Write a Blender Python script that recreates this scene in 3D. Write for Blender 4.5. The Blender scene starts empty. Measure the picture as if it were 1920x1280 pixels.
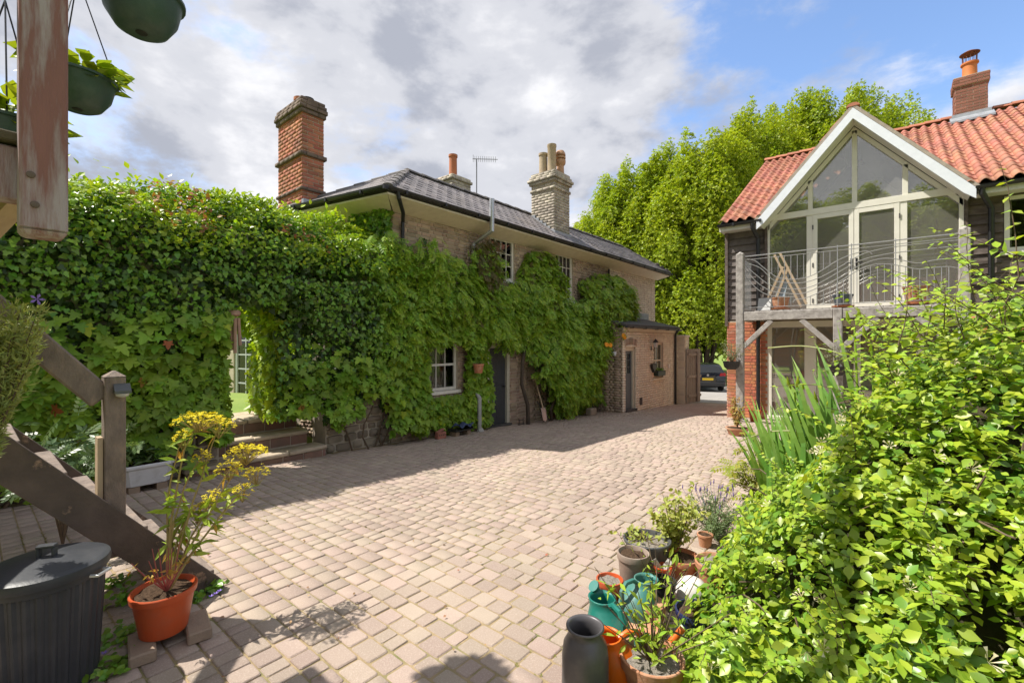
import bpy, math, random
import numpy as np
from mathutils import Vector, Matrix
R = math.radians
rng = np.random.default_rng(7)
random.seed(7)
scene = bpy.context.scene
col = scene.collection

# ---------------------------------------------------------------- camera, sky, sun, exposure
YAW = R(39.8)
cam_data = bpy.data.cameras.new('camera')
cam = bpy.data.objects.new('camera', cam_data)
col.objects.link(cam)
cam.location = (0, 0, 0)
cam.rotation_euler = (R(90), 0, YAW)
cam_data.sensor_width = 36.0
cam_data.lens = 16.0
cam_data.clip_start = 0.05
cam_data.clip_end = 1500
scene.camera = cam

SUN = Vector((0.56, 0.38, -1.0)).normalized()      # the way the light travels
SUN_EL = math.asin(-SUN.z)
world = bpy.data.worlds.new('World')
scene.world = world
world.use_nodes = True
wn, wl = world.node_tree.nodes, world.node_tree.links
wn.clear()
w_out = wn.new('ShaderNodeOutputWorld')
w_bg = wn.new('ShaderNodeBackground')
w_bg.inputs['Strength'].default_value = 0.15
sky = wn.new('ShaderNodeTexSky')
sky.sky_type = 'NISHITA'
sky.sun_disc = False
sky.sun_elevation = SUN_EL
sky.sun_rotation = math.atan2(-SUN.x, -SUN.y)
sky.altitude = 50
sky.air_density = 1.0
sky.dust_density = 1.0
sky.ozone_density = 1.6
tc = wn.new('ShaderNodeTexCoord')
sep = wn.new('ShaderNodeSeparateXYZ')
wl.new(tc.outputs['Generated'], sep.inputs[0])
def wmath(op, a, b=None, clamp=False):
    n = wn.new('ShaderNodeMath'); n.operation = op; n.use_clamp = clamp
    for i, v in enumerate((a, b)):
        if v is None: continue
        if isinstance(v, (int, float)): n.inputs[i].default_value = v
        else: wl.new(v, n.inputs[i])
    return n.outputs[0]
def wnoise(vec, scale, detail, rough, dist=0.0):
    n = wn.new('ShaderNodeTexNoise')
    n.inputs['Scale'].default_value = scale; n.inputs['Detail'].default_value = detail
    n.inputs['Roughness'].default_value = rough; n.inputs['Distortion'].default_value = dist
    wl.new(vec, n.inputs['Vector']); return n.outputs['Fac']
def wramp(fac, stops):
    n = wn.new('ShaderNodeValToRGB'); wl.new(fac, n.inputs[0])
    e = n.color_ramp.elements
    while len(e) < len(stops): e.new(0.5)
    for k, (p, c) in enumerate(stops):
        e[k].position = p; e[k].color = (c[0], c[1], c[2], 1)
    n.color_ramp.interpolation = 'EASE'
    return n.outputs[0]
# clouds: noise over the view direction, flattened towards the horizon
vs3 = wn.new('ShaderNodeVectorMath'); vs3.operation = 'MULTIPLY'
wl.new(tc.outputs['Generated'], vs3.inputs[0]); vs3.inputs[1].default_value = (1.0, 1.0, 1.9)
def wshift(v, off):
    n = wn.new('ShaderNodeVectorMath'); n.operation = 'ADD'
    wl.new(v, n.inputs[0]); n.inputs[1].default_value = off; return n.outputs[0]
CO = (0.0, 0.0, 0.0)
cv = wshift(vs3.outputs[0], CO)
big = wnoise(cv, 1.5, 2, 0.5)
cover_n = wnoise(cv, 2.6, 10, 0.60, 0.1)
# the sky clears towards the north-east of the yard
vm = wn.new('ShaderNodeVectorMath'); vm.operation = 'DOT_PRODUCT'
wl.new(tc.outputs['Generated'], vm.inputs[0]); vm.inputs[1].default_value = Vector((0.05, 0.90, 0.40)).normalized()
clear = wmath('MULTIPLY', wmath('SUBTRACT', vm.outputs['Value'], 0.84, True), 1.15, True)
cover = wmath('SUBTRACT', wmath('ADD', wmath('ADD', wmath('MULTIPLY', cover_n, 0.62), wmath('MULTIPLY', big, 0.38)), 0.11), clear)
cmask = wramp(cover, [(0.46, (0, 0, 0)), (0.565, (1, 1, 1))])
# thick parts are grey underneath, thin rims and tops are white
lump_n = wnoise(wshift(cv, (3.1, 7.7, 0.12)), 3.4, 9, 0.56, 0.1)
dens = wmath('SUBTRACT', wmath('MULTIPLY', lump_n, 1.25), wmath('MULTIPLY', wmath('SUBTRACT', cover, 0.52), 0.45))
cloud_col = wramp(dens, [(0.47, (1.6, 1.69, 1.97)), (0.63, (2.45, 2.5, 2.7)), (0.82, (3.45, 3.45, 3.55))])
mix = wn.new('ShaderNodeMix'); mix.data_type = 'RGBA'
wl.new(cmask, mix.inputs['Factor'])
skyb = wn.new('ShaderNodeMix'); skyb.data_type = 'RGBA'; skyb.blend_type = 'MULTIPLY'; skyb.inputs['Factor'].default_value = 1
wl.new(sky.outputs[0], skyb.inputs['A']); skyb.inputs['B'].default_value = (0.80, 0.85, 0.92, 1)
wl.new(skyb.outputs['Result'], mix.inputs['A']); wl.new(cloud_col, mix.inputs['B'])
wl.new(mix.outputs['Result'], w_bg.inputs['Color'])
wl.new(w_bg.outputs[0], w_out.inputs['Surface'])

sun_data = bpy.data.lights.new('sun', 'SUN')
sun_data.energy = 3.55
sun_data.angle = R(0.55)
sun_data.color = (1.0, 0.95, 0.86)
sun = bpy.data.objects.new('sun', sun_data)
col.objects.link(sun)
sun.location = (-20, -14, 36)
sun.rotation_euler = SUN.to_track_quat('-Z', 'Y').to_euler()

scene.view_settings.view_transform = 'Standard'
scene.view_settings.look = 'None'
scene.view_settings.exposure = 1.0
scene.view_settings.gamma = 1.0
scene.view_settings.use_curve_mapping = False
scene.cycles.max_bounces = 7
scene.cycles.transparent_max_bounces = 12
scene.cycles.diffuse_bounces = 4
scene.cycles.glossy_bounces = 3
scene.cycles.caustics_reflective = False
scene.cycles.caustics_refractive = False

# ---------------------------------------------------------------- geometry of the site
F = 853.0                       # focal length in pixels of the 1920-wide photograph
def ray(px, py):
    t = (px - 960) / F
    return Vector((-math.sin(YAW) + math.cos(YAW) * t, math.cos(YAW) + math.sin(YAW) * t, (640 - py) / F))
def at_d(px, py, d): return ray(px, py) * d
def on_x(px, py, X): r = ray(px, py); return r * (X / r.x)
def on_y(px, py, Y): r = ray(px, py); return r * (Y / r.y)
def ground(X, Y):
    """height of the yard: it falls away from the camera and a little towards the old house"""
    c = np.interp(Y, [0, 11, 17, 26], [0.0157, 0.068, 0.034, 0.0])
    x = np.clip(X, -7.6, -2.6)
    return -1.66 - 0.038 * np.asarray(Y, float) + c * (x + 7.0)
def on_g(px, py, dz=0.0):
    r = ray(px, py); d = 3.0
    for _ in range(40):
        p = r * d
        d = 0.5 * d + 0.5 * (float(ground(p.x, p.y)) + dz) / r.z
    return r * d
def gz(x, y): return float(ground(x, y))

def vnoise(p, seed=0):
    """smooth value noise on an (N,k) array"""
    p = np.asarray(p, float)
    if p.shape[1] == 2: p = np.concatenate([p, np.zeros((len(p), 1))], 1)
    i = np.floor(p).astype(np.int64); f = p - i; f = f * f * (3 - 2 * f)
    out = np.zeros(len(p))
    for dx in (0, 1):
        for dy in (0, 1):
            for dz in (0, 1):
                h = ((i[:, 0] + dx) * 374761393 + (i[:, 1] + dy) * 668265263 + (i[:, 2] + dz) * 2147483647 + seed * 9973) & 0x7fffffff
                h = ((h ^ (h >> 13)) * 1274126177) & 0x7fffffff
                w = (f[:, 0] if dx else 1 - f[:, 0]) * (f[:, 1] if dy else 1 - f[:, 1]) * (f[:, 2] if dz else 1 - f[:, 2])
                out += w * (h / 0x7fffffff)
    return out * 2 - 1

# ---------------------------------------------------------------- materials
MATS = {}
def mat(name, c1, c2=None, sc=5.0, rough=0.75, bump=0.0, bsc=60.0, isl=0.0, dirt=None, dsc=2.0, damt=0.6,
        metal=0.0, stretch=(1, 1, 1), trans=0.0, spec=0.4, tcol=None, hue=0.0, dlo=0.5, dhi=0.68, coat=0.0):
    m = bpy.data.materials.new(name); m.use_nodes = True
    nt = m.node_tree; N, L = nt.nodes, nt.links
    b = N['Principled BSDF']; out = N['Material Output']
    b.inputs['Roughness'].default_value = rough
    b.inputs['Metallic'].default_value = metal
    b.inputs['Specular IOR Level'].default_value = spec
    b.inputs['Coat Weight'].default_value = coat
    geo = N.new('ShaderNodeNewGeometry')
    mp = N.new('ShaderNodeVectorMath'); mp.operation = 'MULTIPLY'
    L.new(geo.outputs['Position'], mp.inputs[0]); mp.inputs[1].default_value = stretch
    def noise(scale, detail=5, rgh=0.6):
        n = N.new('ShaderNodeTexNoise'); n.inputs['Scale'].default_value = scale
        n.inputs['Detail'].default_value = detail; n.inputs['Roughness'].default_value = rgh
        L.new(mp.outputs[0], n.inputs['Vector']); return n.outputs['Fac']
    def mixc(fac, a, bb, blend='MIX'):
        n = N.new('ShaderNodeMix'); n.data_type = 'RGBA'; n.blend_type = blend
        if isinstance(fac, float): n.inputs['Factor'].default_value = fac
        else: L.new(fac, n.inputs['Factor'])
        for k, v in (('A', a), ('B', bb)):
            if isinstance(v, tuple): n.inputs[k].default_value = (v[0], v[1], v[2], 1)
            else: L.new(v, n.inputs[k])
        return n.outputs['Result']
    def mapr(v, a, bq):
        n = N.new('ShaderNodeMapRange'); n.inputs['From Min'].default_value = a; n.inputs['From Max'].default_value = bq
        L.new(v, n.inputs['Value']); return n.outputs['Result']
    c = c1
    if c2 is not None:
        c = mixc(mapr(noise(sc), 0.35, 0.65), c1, c2)
    if isl > 0 or hue > 0:
        oi = N.new('ShaderNodeObjectInfo')
        ad = N.new('ShaderNodeMath'); ad.operation = 'ADD'
        L.new(oi.outputs['Random'], ad.inputs[0]); L.new(geo.outputs['Random Per Island'], ad.inputs[1])
        fr = N.new('ShaderNodeMath'); fr.operation = 'FRACT'; L.new(ad.outputs[0], fr.inputs[0])
        hs = N.new('ShaderNodeHueSaturation')
        v = N.new('ShaderNodeMapRange'); L.new(fr.outputs[0], v.inputs['Value'])
        v.inputs['To Min'].default_value = 1 - isl; v.inputs['To Max'].default_value = 1 + isl
        L.new(v.outputs[0], hs.inputs['Value'])
        fr2 = N.new('ShaderNodeMath'); fr2.operation = 'MULTIPLY'; L.new(fr.outputs[0], fr2.inputs[0]); fr2.inputs[1].default_value = 7.31
        fr3 = N.new('ShaderNodeMath'); fr3.operation = 'FRACT'; L.new(fr2.outputs[0], fr3.inputs[0])
        h = N.new('ShaderNodeMapRange'); L.new(fr3.outputs[0], h.inputs['Value'])
        h.inputs['To Min'].default_value = 0.5 - hue; h.inputs['To Max'].default_value = 0.5 + hue
        L.new(h.outputs[0], hs.inputs['Hue'])
        if isinstance(c, tuple): hs.inputs['Color'].default_value = (c[0], c[1], c[2], 1)
        else: L.new(c, hs.inputs['Color'])
        c = hs.outputs[0]
    if dirt is not None:
        d = mapr(noise(dsc, 6, 0.65), dlo, dhi)
        mm = N.new('ShaderNodeMath'); mm.operation = 'MULTIPLY'; L.new(d, mm.inputs[0]); mm.inputs[1].default_value = damt
        c = mixc(mm.outputs[0], c, dirt)
    if isinstance(c, tuple): b.inputs['Base Color'].default_value = (c[0], c[1], c[2], 1)
    else: L.new(c, b.inputs['Base Color'])
    if bump > 0:
        bn = N.new('ShaderNodeBump'); bn.inputs['Strength'].default_value = bump; bn.inputs['Distance'].default_value = 0.01
        L.new(noise(bsc, 6, 0.65), bn.inputs['Height']); L.new(bn.outputs[0], b.inputs['Normal'])
    if trans > 0:
        tl = N.new('ShaderNodeBsdfTranslucent')
        if isinstance(c, tuple):
            tl.inputs['Color'].default_value = (c[0], c[1], c[2], 1)
        else:
            t2 = mixc(1.0, c, tcol or (1.25, 1.2, 0.7), 'MULTIPLY'); L.new(t2, tl.inputs['Color'])
        ms = N.new('ShaderNodeMixShader'); ms.inputs[0].default_value = trans
        L.new(b.outputs[0], ms.inputs[1]); L.new(tl.outputs[0], ms.inputs[2]); L.new(ms.outputs[0], out.inputs['Surface'])
    MATS[name] = m
    return m
def glass_mat(name, tint=(0.9, 0.92, 0.9), refl=1.0, dust=0.0):
    m = bpy.data.materials.new(name); m.use_nodes = True
    nt = m.node_tree; N, L = nt.nodes, nt.links; N.clear()
    out = N.new('ShaderNodeOutputMaterial'); ms = N.new('ShaderNodeMixShader')
    tr = N.new('ShaderNodeBsdfTransparent'); tr.inputs['Color'].default_value = (*tint, 1)
    gl = N.new('ShaderNodeBsdfGlossy'); gl.inputs['Roughness'].default_value = 0.015; gl.inputs['Color'].default_value = (0.95, 0.95, 0.93, 1)
    fr = N.new('ShaderNodeFresnel'); fr.inputs['IOR'].default_value = 1.5
    mu = N.new('ShaderNodeMath'); mu.operation = 'MULTIPLY_ADD'; L.new(fr.outputs[0], mu.inputs[0]); mu.inputs[1].default_value = 1.0; mu.inputs[2].default_value = refl
    mu.use_clamp = True
    L.new(mu.outputs[0], ms.inputs[0]); L.new(tr.outputs[0], ms.inputs[1]); L.new(gl.outputs[0], ms.inputs[2])
    if dust > 0:  # diffuse share puts a pale haze into the glass
        df = N.new('ShaderNodeBsdfDiffuse'); df.inputs['Color'].default_value = (0.78, 0.75, 0.68, 1)
        m2 = N.new('ShaderNodeMixShader'); m2.inputs[0].default_value = dust
        L.new(ms.outputs[0], m2.inputs[1]); L.new(df.outputs[0], m2.inputs[2]); ms = m2
    L.new(ms.outputs[0], out.inputs['Surface']); MATS[name] = m; return m

# ---------------------------------------------------------------- object helpers
def tag(o, label=None, cat=None, group=None, kind=None):
    if label: o['label'] = label
    if cat: o['category'] = cat
    if group: o['group'] = group
    if kind: o['kind'] = kind
    return o
def thing(name, label, cat, loc=(0, 0, 0), group=None, kind=None):
    o = bpy.data.objects.new(name, None); col.objects.link(o); o.location = loc
    o.empty_display_size = 0.2
    return tag(o, label, cat, group, kind)
def attach(o, parent):
    o.parent = parent
    if parent.parent is None:
        o.matrix_parent_inverse = Matrix.Translation(-Vector(parent.location))
def copy_tree(o, parent=None):
    c = o.copy(); col.objects.link(c)
    if parent is not None: c.parent = parent
    for ch in o.children: copy_tree(ch, c)
    return c
def set_origin(o, loc):
    loc = Vector(loc); o.data.transform(Matrix.Translation(-loc)); o.location = loc

class MB:
    def __init__(s): s.v = []; s.f = []
    def add(s, vs, fs):
        k = len(s.v); s.v += [tuple(v) for v in vs]; s.f += [tuple(i + k for i in f) for f in fs]; return s
    def box(s, x0, y0, z0, x1, y1, z1):
        x0, x1 = min(x0, x1), max(x0, x1); y0, y1 = min(y0, y1), max(y0, y1); z0, z1 = min(z0, z1), max(z0, z1)
        return s.add([(x0, y0, z0), (x1, y0, z0), (x1, y1, z0), (x0, y1, z0), (x0, y0, z1), (x1, y0, z1), (x1, y1, z1), (x0, y1, z1)],
              [(3, 2, 1, 0), (4, 5, 6, 7), (0, 1, 5, 4), (1, 2, 6, 5), (2, 3, 7, 6), (3, 0, 4, 7)])
    def beam(s, p, q, w, h, up=(0, 0, 1)):
        p, q = Vector(p), Vector(q); d = (q - p).normalized(); up = Vector(up)
        sd = d.cross(up)
        if sd.length < 1e-4: sd = d.cross(Vector((0, 1, 0)))
        sd.normalize(); u = sd.cross(d).normalized(); a = sd * w / 2; b = u * h / 2
        return s.add([p - a - b, p + a - b, p + a + b, p - a + b, q - a - b, q + a - b, q + a + b, q - a + b],
              [(0, 1, 2, 3), (7, 6, 5, 4), (4, 5, 1, 0), (5, 6, 2, 1), (6, 7, 3, 2), (7, 4, 0, 3)])
    def tube(s, pts, r, n=6, caps=True):
        pts = [Vector(p) for p in pts]; m = len(pts)
        rr = r if isinstance(r, (list, tuple)) else [r] * m
        vs = []; ref = None
        for i, p in enumerate(pts):
            d = (pts[min(i + 1, m - 1)] - pts[max(i - 1, 0)]).normalized()
            if ref is None: ref = Vector((0, 0, 1)) if abs(d.z) < 0.9 else Vector((1, 0, 0))
            a = (ref - d * ref.dot(d))
            if a.length < 1e-4: a = d.orthogonal()
            a.normalize(); ref = a; b = d.cross(a)
            for k in range(n):
                an = 2 * math.pi * k / n
                vs.append(p + (a * math.cos(an) + b * math.sin(an)) * rr[i])
        fs = [(i * n + k, i * n + (k + 1) % n, (i + 1) * n + (k + 1) % n, (i + 1) * n + k) for i in range(m - 1) for k in range(n)]
        if caps: fs += [tuple(range(n - 1, -1, -1)), tuple((m - 1) * n + k for k in range(n))]
        return s.add(vs, fs)
    def lathe(s, prof, c=(0, 0, 0), n=24, axis=None, caps=True):
        vs = []; fs = []; m = len(prof)
        for r, z in prof:
            for k in range(n):
                a = 2 * math.pi * k / n
                vs.append(Vector((r * math.cos(a), r * math.sin(a), z)))
        for i in range(m - 1):
            for k in range(n):
                fs.append((i * n + k, i * n + (k + 1) % n, (i + 1) * n + (k + 1) % n, (i + 1) * n + k))
        if caps: fs.append(tuple(range(n - 1, -1, -1))); fs.append(tuple((m - 1) * n + k for k in range(n)))
        if axis is not None:
            q = Vector((0, 0, 1)).rotation_difference(Vector(axis)); vs = [q @ v for v in vs]
        return s.add([v + Vector(c) for v in vs], fs)
    def prism(s, poly, dv):
        n = len(poly); dv = Vector(dv); a = [Vector(p) for p in poly]
        nn = Vector((0, 0, 0))
        for i in range(n): nn += a[i].cross(a[(i + 1) % n])
        if nn.dot(dv) > 0: a = a[::-1]
        return s.add(a + [p + dv for p in a],
              [tuple(range(n)), tuple(range(2 * n - 1, n - 1, -1))] + [(i, i + n, (i + 1) % n + n, (i + 1) % n) for i in range(n)])
    def quad(s, a, b, c, d): return s.add([a, b, c, d], [(0, 1, 2, 3)])
    def build(s, name, m, parent=None, smooth=False, bevel=0.0, origin=None, kind=None, recalc=False):
        me = bpy.data.meshes.new(name); me.from_pydata(s.v, [], s.f)
        if recalc:
            import bmesh
            bm = bmesh.new(); bm.from_mesh(me); bmesh.ops.recalc_face_normals(bm, faces=bm.faces); bm.to_mesh(me); bm.free()
        me.materials.append(m)
        if smooth:
            for p in me.polygons: p.use_smooth = True
        o = bpy.data.objects.new(name, me); col.objects.link(o)
        if smooth and smooth != 'all':
            try: me.set_sharp_from_angle(angle=R(38))
            except Exception: pass
        if bevel > 0:
            b = o.modifiers.new('edge', 'BEVEL'); b.width = bevel; b.segments = 1; b.limit_method = 'ANGLE'; b.angle_limit = R(50)
        if parent is not None: attach(o, parent)
        elif origin is not None: set_origin(o, origin)
        if kind: o['kind'] = kind
        return o

def project(P):
    """(N,3) world points -> pixel x, y, depth"""
    P = np.asarray(P, float)
    fx, fy = -math.sin(YAW), math.cos(YAW); rx, ry = math.cos(YAW), math.sin(YAW)
    d = P[:, 0] * fx + P[:, 1] * fy; r = P[:, 0] * rx + P[:, 1] * ry
    dd = np.maximum(d, 0.05)
    return 960 + F * r / dd, 640 - F * P[:, 2] / dd, d

class Pieces:
    """many alike pieces: the largest ones in view become objects of their own that share a mesh, the rest one joined mesh"""
    def __init__(s, name, rest, verts, faces, limit=300, smooth=False):
        s.name, s.rest, s.limit, s.smooth = name, rest, limit, smooth
        s.V = np.asarray(verts, float); s.Fc = faces; s.M = []; s.key = []; s.keys = []; s.boost = []
    def add(s, M, parent, m, boost=1.0):
        M = np.asarray(M, float)
        if M.ndim == 2: M = M[None]
        if not len(M): return
        k = (parent, m)
        if k not in s.keys: s.keys.append(k)
        s.M.append(M); s.key.append(np.full(len(M), s.keys.index(k)))
        s.boost.append(np.full(len(M), boost) if np.isscalar(boost) else np.asarray(boost, float))
    def finish(s):
        if not s.M: return
        M = np.concatenate(s.M); key = np.concatenate(s.key); boost = np.concatenate(s.boost)
        ext = s.V.max(0) - s.V.min(0); ctr = (s.V.max(0) + s.V.min(0)) / 2
        C = M[:, :3, :3] @ ctr + M[:, :3, 3]
        e = [np.linalg.norm(M[:, :3, i], axis=1) * ext[i] for i in range(3)]
        n = [M[:, :3, i] / np.maximum(np.linalg.norm(M[:, :3, i], axis=1, keepdims=True), 1e-9) for i in range(3)]
        dist = np.linalg.norm(C, axis=1); vd = C / dist[:, None]
        face = sum(np.abs((n[i] * vd).sum(1)) * e[(i + 1) % 3] * e[(i + 2) % 3] for i in range(3))
        px, py, d = project(C)
        inside = (px > 0) & (px < 1920) & (py > 0) & (py < 1280) & (d > 0.1)
        pr = face / dist ** 2 * boost * inside
        order = np.argsort(-pr); single = np.zeros(len(M), bool)
        top = order[:s.limit]; single[top[pr[top] > 0]] = True
        for ki, (parent, m) in enumerate(s.keys):
            me = bpy.data.meshes.new(s.name); me.from_pydata([tuple(v) for v in s.V], [], s.Fc); me.materials.append(m)
            if s.smooth:
                for p in me.polygons: p.use_smooth = True
            for i in np.nonzero(single & (key == ki))[0]:
                o = bpy.data.objects.new(s.name, me); col.objects.link(o); attach(o, parent)
                o.matrix_basis = Matrix([list(r) for r in M[i]])
            rest = np.nonzero(~single & (key == ki))[0]
            if len(rest):
                o = joined(s.rest, s.V, s.Fc, M[rest], m, parent, s.smooth); o['kind'] = 'stuff'

def joined(name, V, Fc, M, m, parent=None, smooth=False):
    V = np.asarray(V, float); n, k = len(M), len(V)
    co = (np.einsum('nij,kj->nki', M[:, :3, :3], V) + M[:, None, :3, 3]).reshape(-1, 3)
    li = np.concatenate([np.asarray(f) for f in Fc]); tot = np.array([len(f) for f in Fc])
    loops = (li[None] + (np.arange(n) * k)[:, None]).ravel()
    tots = np.tile(tot, n); starts = np.concatenate([[0], np.cumsum(tots)[:-1]])
    me = bpy.data.meshes.new(name)
    me.vertices.add(len(co)); me.vertices.foreach_set('co', co.astype(np.float32).ravel())
    me.loops.add(len(loops)); me.loops.foreach_set('vertex_index', loops.astype(np.int32))
    me.polygons.add(len(tots)); me.polygons.foreach_set('loop_start', starts.astype(np.int32))
    me.polygons.foreach_set('loop_total', tots.astype(np.int32))
    if smooth: me.polygons.foreach_set('use_smooth', np.ones(len(tots), bool))
    me.update(calc_edges=True); me.validate(); me.materials.append(m)
    o = bpy.data.objects.new(name, me); col.objects.link(o)
    if parent is not None: attach(o, parent)
    return o
def nrm(a): return a / np.maximum(np.linalg.norm(a, axis=-1, keepdims=True), 1e-9)
def frames(P, n, t, s, sx=None):
    """matrices for pieces at P, face normal n, long axis t (Y), size s"""
    n = nrm(np.asarray(n, float)); t = np.asarray(t, float)
    y = nrm(t - (t * n).sum(1, keepdims=True) * n); x = np.cross(y, n)
    N = len(P); M = np.zeros((N, 4, 4)); s = np.broadcast_to(np.asarray(s, float), (N,))
    sx = s if sx is None else np.broadcast_to(np.asarray(sx, float), (N,))
    M[:, :3, 0] = x * sx[:, None]; M[:, :3, 1] = y * s[:, None]; M[:, :3, 2] = n * s[:, None]
    M[:, :3, 3] = P; M[:, 3, 3] = 1
    return M
def boxmat(o, u, v, n, a, b, c):
    """matrix that sends the unit box (0..1)^3 to a box at o with edges u*a, v*b, n*c"""
    M = np.eye(4); M[:3, 0] = np.array(u) * a; M[:3, 1] = np.array(v) * b; M[:3, 2] = np.array(n) * c; M[:3, 3] = o
    return M
# ---------------------------------------------------------------- materials used in many places
WHITE = mat('white_paint', (0.78, 0.76, 0.71), (0.70, 0.68, 0.62), 9, 0.5, 0.1, 80, dirt=(0.42, 0.40, 0.36), dsc=14, damt=0.3)
CREAM = mat('cream_paint', (0.70, 0.64, 0.50), (0.62, 0.56, 0.43), 8, 0.5, 0.08, 70)
SAGE = mat('stone_paint', (0.62, 0.58, 0.47), (0.55, 0.52, 0.42), 8, 0.45, 0.06, 60)
BLACKIRON = mat('black_iron', (0.018, 0.018, 0.02), (0.03, 0.03, 0.032), 20, 0.4, 0.1, 120)
LEAD = mat('lead', (0.30, 0.32, 0.35), (0.42, 0.44, 0.47), 7, 0.45, 0.15, 40, metal=0.3)
GALV = mat('galvanised', (0.42, 0.44, 0.46), (0.55, 0.57, 0.60), 25, 0.38, 0.1, 60, metal=0.7)
MORTAR = mat('mortar', (0.56, 0.48, 0.38), (0.44, 0.38, 0.30), 6, 0.95, 0.5, 90)
PAINTED_DARK = mat('painted_dark', (0.05, 0.045, 0.04), None, rough=0.9)  # dark colour stands for unlit depth behind windows and in holes
TERRA = mat('terracotta', (0.48, 0.17, 0.075), (0.40, 0.15, 0.07), 12, 0.75, 0.2, 80, dirt=(0.55, 0.42, 0.32), dsc=9, damt=0.4)
SOIL = mat('soil', (0.05, 0.032, 0.02), (0.11, 0.07, 0.045), 60, 0.95, 1.0, 110, spec=0.1)
OAK = mat('silvered_oak', (0.44, 0.41, 0.38), (0.27, 0.245, 0.225), 11, 0.8, 0.55, 40, stretch=(1, 1, 1), dirt=(0.09, 0.08, 0.075), dsc=7, damt=0.55, dlo=0.55, dhi=0.72)
GLASS = glass_mat('window_glass', (0.82, 0.84, 0.80), 0.02)
GLASSR = glass_mat('hazed_gable_glass', (0.90, 0.89, 0.86), 0.16, 0.13)  # pale veil mixed in, painting haze over the panes

# ---------------------------------------------------------------- ground sheets
def sheet(name, xs, ys, hf, m, kind='structure'):
    X, Y = np.meshgrid(xs, ys); Z = hf(X, Y)
    nx, ny = len(xs), len(ys)
    vs = np.stack([X, Y, Z], -1).reshape(-1, 3)
    fs = [(j * nx + i, j * nx + i + 1, (j + 1) * nx + i + 1, (j + 1) * nx + i) for j in range(ny - 1) for i in range(nx - 1)]
    b = MB(); b.v = [tuple(v) for v in vs]; b.f = fs
    return b.build(name, m, smooth='all', kind=kind)
def lawn_h(X, Y):
    base = np.where(Y < 31, ground(np.clip(X, -30, 30), np.clip(Y, -6, 31)) - 0.12, -2.96)
    rise = np.clip(Y - 31.5, 0, None) * 0.075
    rise = np.where(rise > 2.6, 2.6 + (rise - 2.6) * 0.12, rise)
    far = np.clip((np.abs(X) + np.abs(Y - 20) - 120) / 500, 0, 1)
    return base + rise - far * 1.0
GRASS = mat('lawn_grass', (0.16, 0.25, 0.045), (0.22, 0.30, 0.06), 0.6, 0.9, 0.6, 30, dirt=(0.28, 0.30, 0.09), dsc=0.25)
xs = np.unique(np.concatenate([np.linspace(-40, 40, 41), np.linspace(-600, 600, 41)]))
ys = np.unique(np.concatenate([np.linspace(-20, 80, 61), np.linspace(-600, 700, 45)]))
sheet('lawn', xs, ys, lawn_h, GRASS)
EARTH = mat('joint_sand', (0.38, 0.28, 0.165), (0.28, 0.22, 0.115), 14, 0.95, 0.7, 90, dirt=(0.12, 0.15, 0.04), dsc=3.0, damt=0.8)
paving = sheet('courtyard_paving', np.linspace(-7.3, 3.2, 43), np.linspace(-1.6, 17.6, 78), lambda X, Y: ground(X, Y) - 0.0068, EARTH)
ASPHALT = mat('asphalt', (0.30, 0.285, 0.27), (0.36, 0.34, 0.32), 1.5, 0.9, 0.4, 120)
sheet('road', np.linspace(-40, 30, 71), np.linspace(17.6, 31.0, 27), lambda X, Y: ground(X, Y) + 0.0 * X, ASPHALT)

# ---------------------------------------------------------------- tumbled block paving, each block its own piece
PAVE = mat('paving_block', (0.415, 0.325, 0.262), (0.345, 0.268, 0.22), 0.9, 0.88, 0.6, 140, isl=0.12, hue=0.014, dirt=(0.58, 0.49, 0.41), dsc=130, damt=0.45)
def paver_template():
    c, top, ch = 0.075, 1.0, 0.04
    def octo(i, z): return [(i + c, i, z), (1 - i - c, i, z), (1 - i, i + c, z), (1 - i, 1 - i - c, z), (1 - i - c, 1 - i, z), (i + c, 1 - i, z), (i, 1 - i - c, z), (i, i + c, z)]
    V = octo(0.0, 0.0) + octo(0.0, 0.90) + octo(ch, 1.0)
    Fc = [tuple(range(16, 24))]
    for a in (0, 8):
        Fc += [(a + k, a + (k + 1) % 8, a + 8 + (k + 1) % 8, a + 8 + k) for k in range(8)]
    return V, Fc
pv, pf = paver_template()
pavers = Pieces('paving_block', 'paving_blocks', pv, pf, 300)
Ms = []
y = -1.2
while y < 17.4:
    dy = random.choice((0.118, 0.124, 0.130))
    x = -7.05 + random.uniform(-0.1, 0.0)
    while x < 3.1:
        L = random.choice((0.092, 0.125, 0.135, 0.165, 0.18))
        j = 0.007 + random.uniform(0, 0.005)
        cx, cy = x + L / 2, y + dy / 2
        xl = -6.0 if cy > 12.1 else -6.98
        if cx - L / 2 > xl:
            z = gz(cx, cy) + random.uniform(-0.0025, 0.0025) + 0.002 * math.sin(cx * 2.1 + cy * 1.3)
            gx = (gz(cx + .05, cy) - gz(cx - .05, cy)) / .1 + random.uniform(-0.010, 0.010)
            gy = (gz(cx, cy + .05) - gz(cx, cy - .05)) / .1 + random.uniform(-0.010, 0.010)
            a = random.uniform(-0.03, 0.03)
            u = Vector((math.cos(a), math.sin(a), gx)); v = Vector((-math.sin(a), math.cos(a), gy))
            w, h = L - j, dy - j
            o = Vector((cx, cy, z - 0.05)) - u * w / 2 - v * h / 2
            Ms.append(boxmat(o, u, v, (0, 0, 1), w, h, 0.05))
        x += L
    y += dy
Ms = np.array(Ms); Ms_pave = Ms
bx, by = Ms[:, 0, 3], Ms[:, 1, 3]
pavers.add(Ms, paving, PAVE, boost=np.where((bx > -2.9 + 0.1 * by) & (bx < -0.9), 1.0, 0.25))

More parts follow.
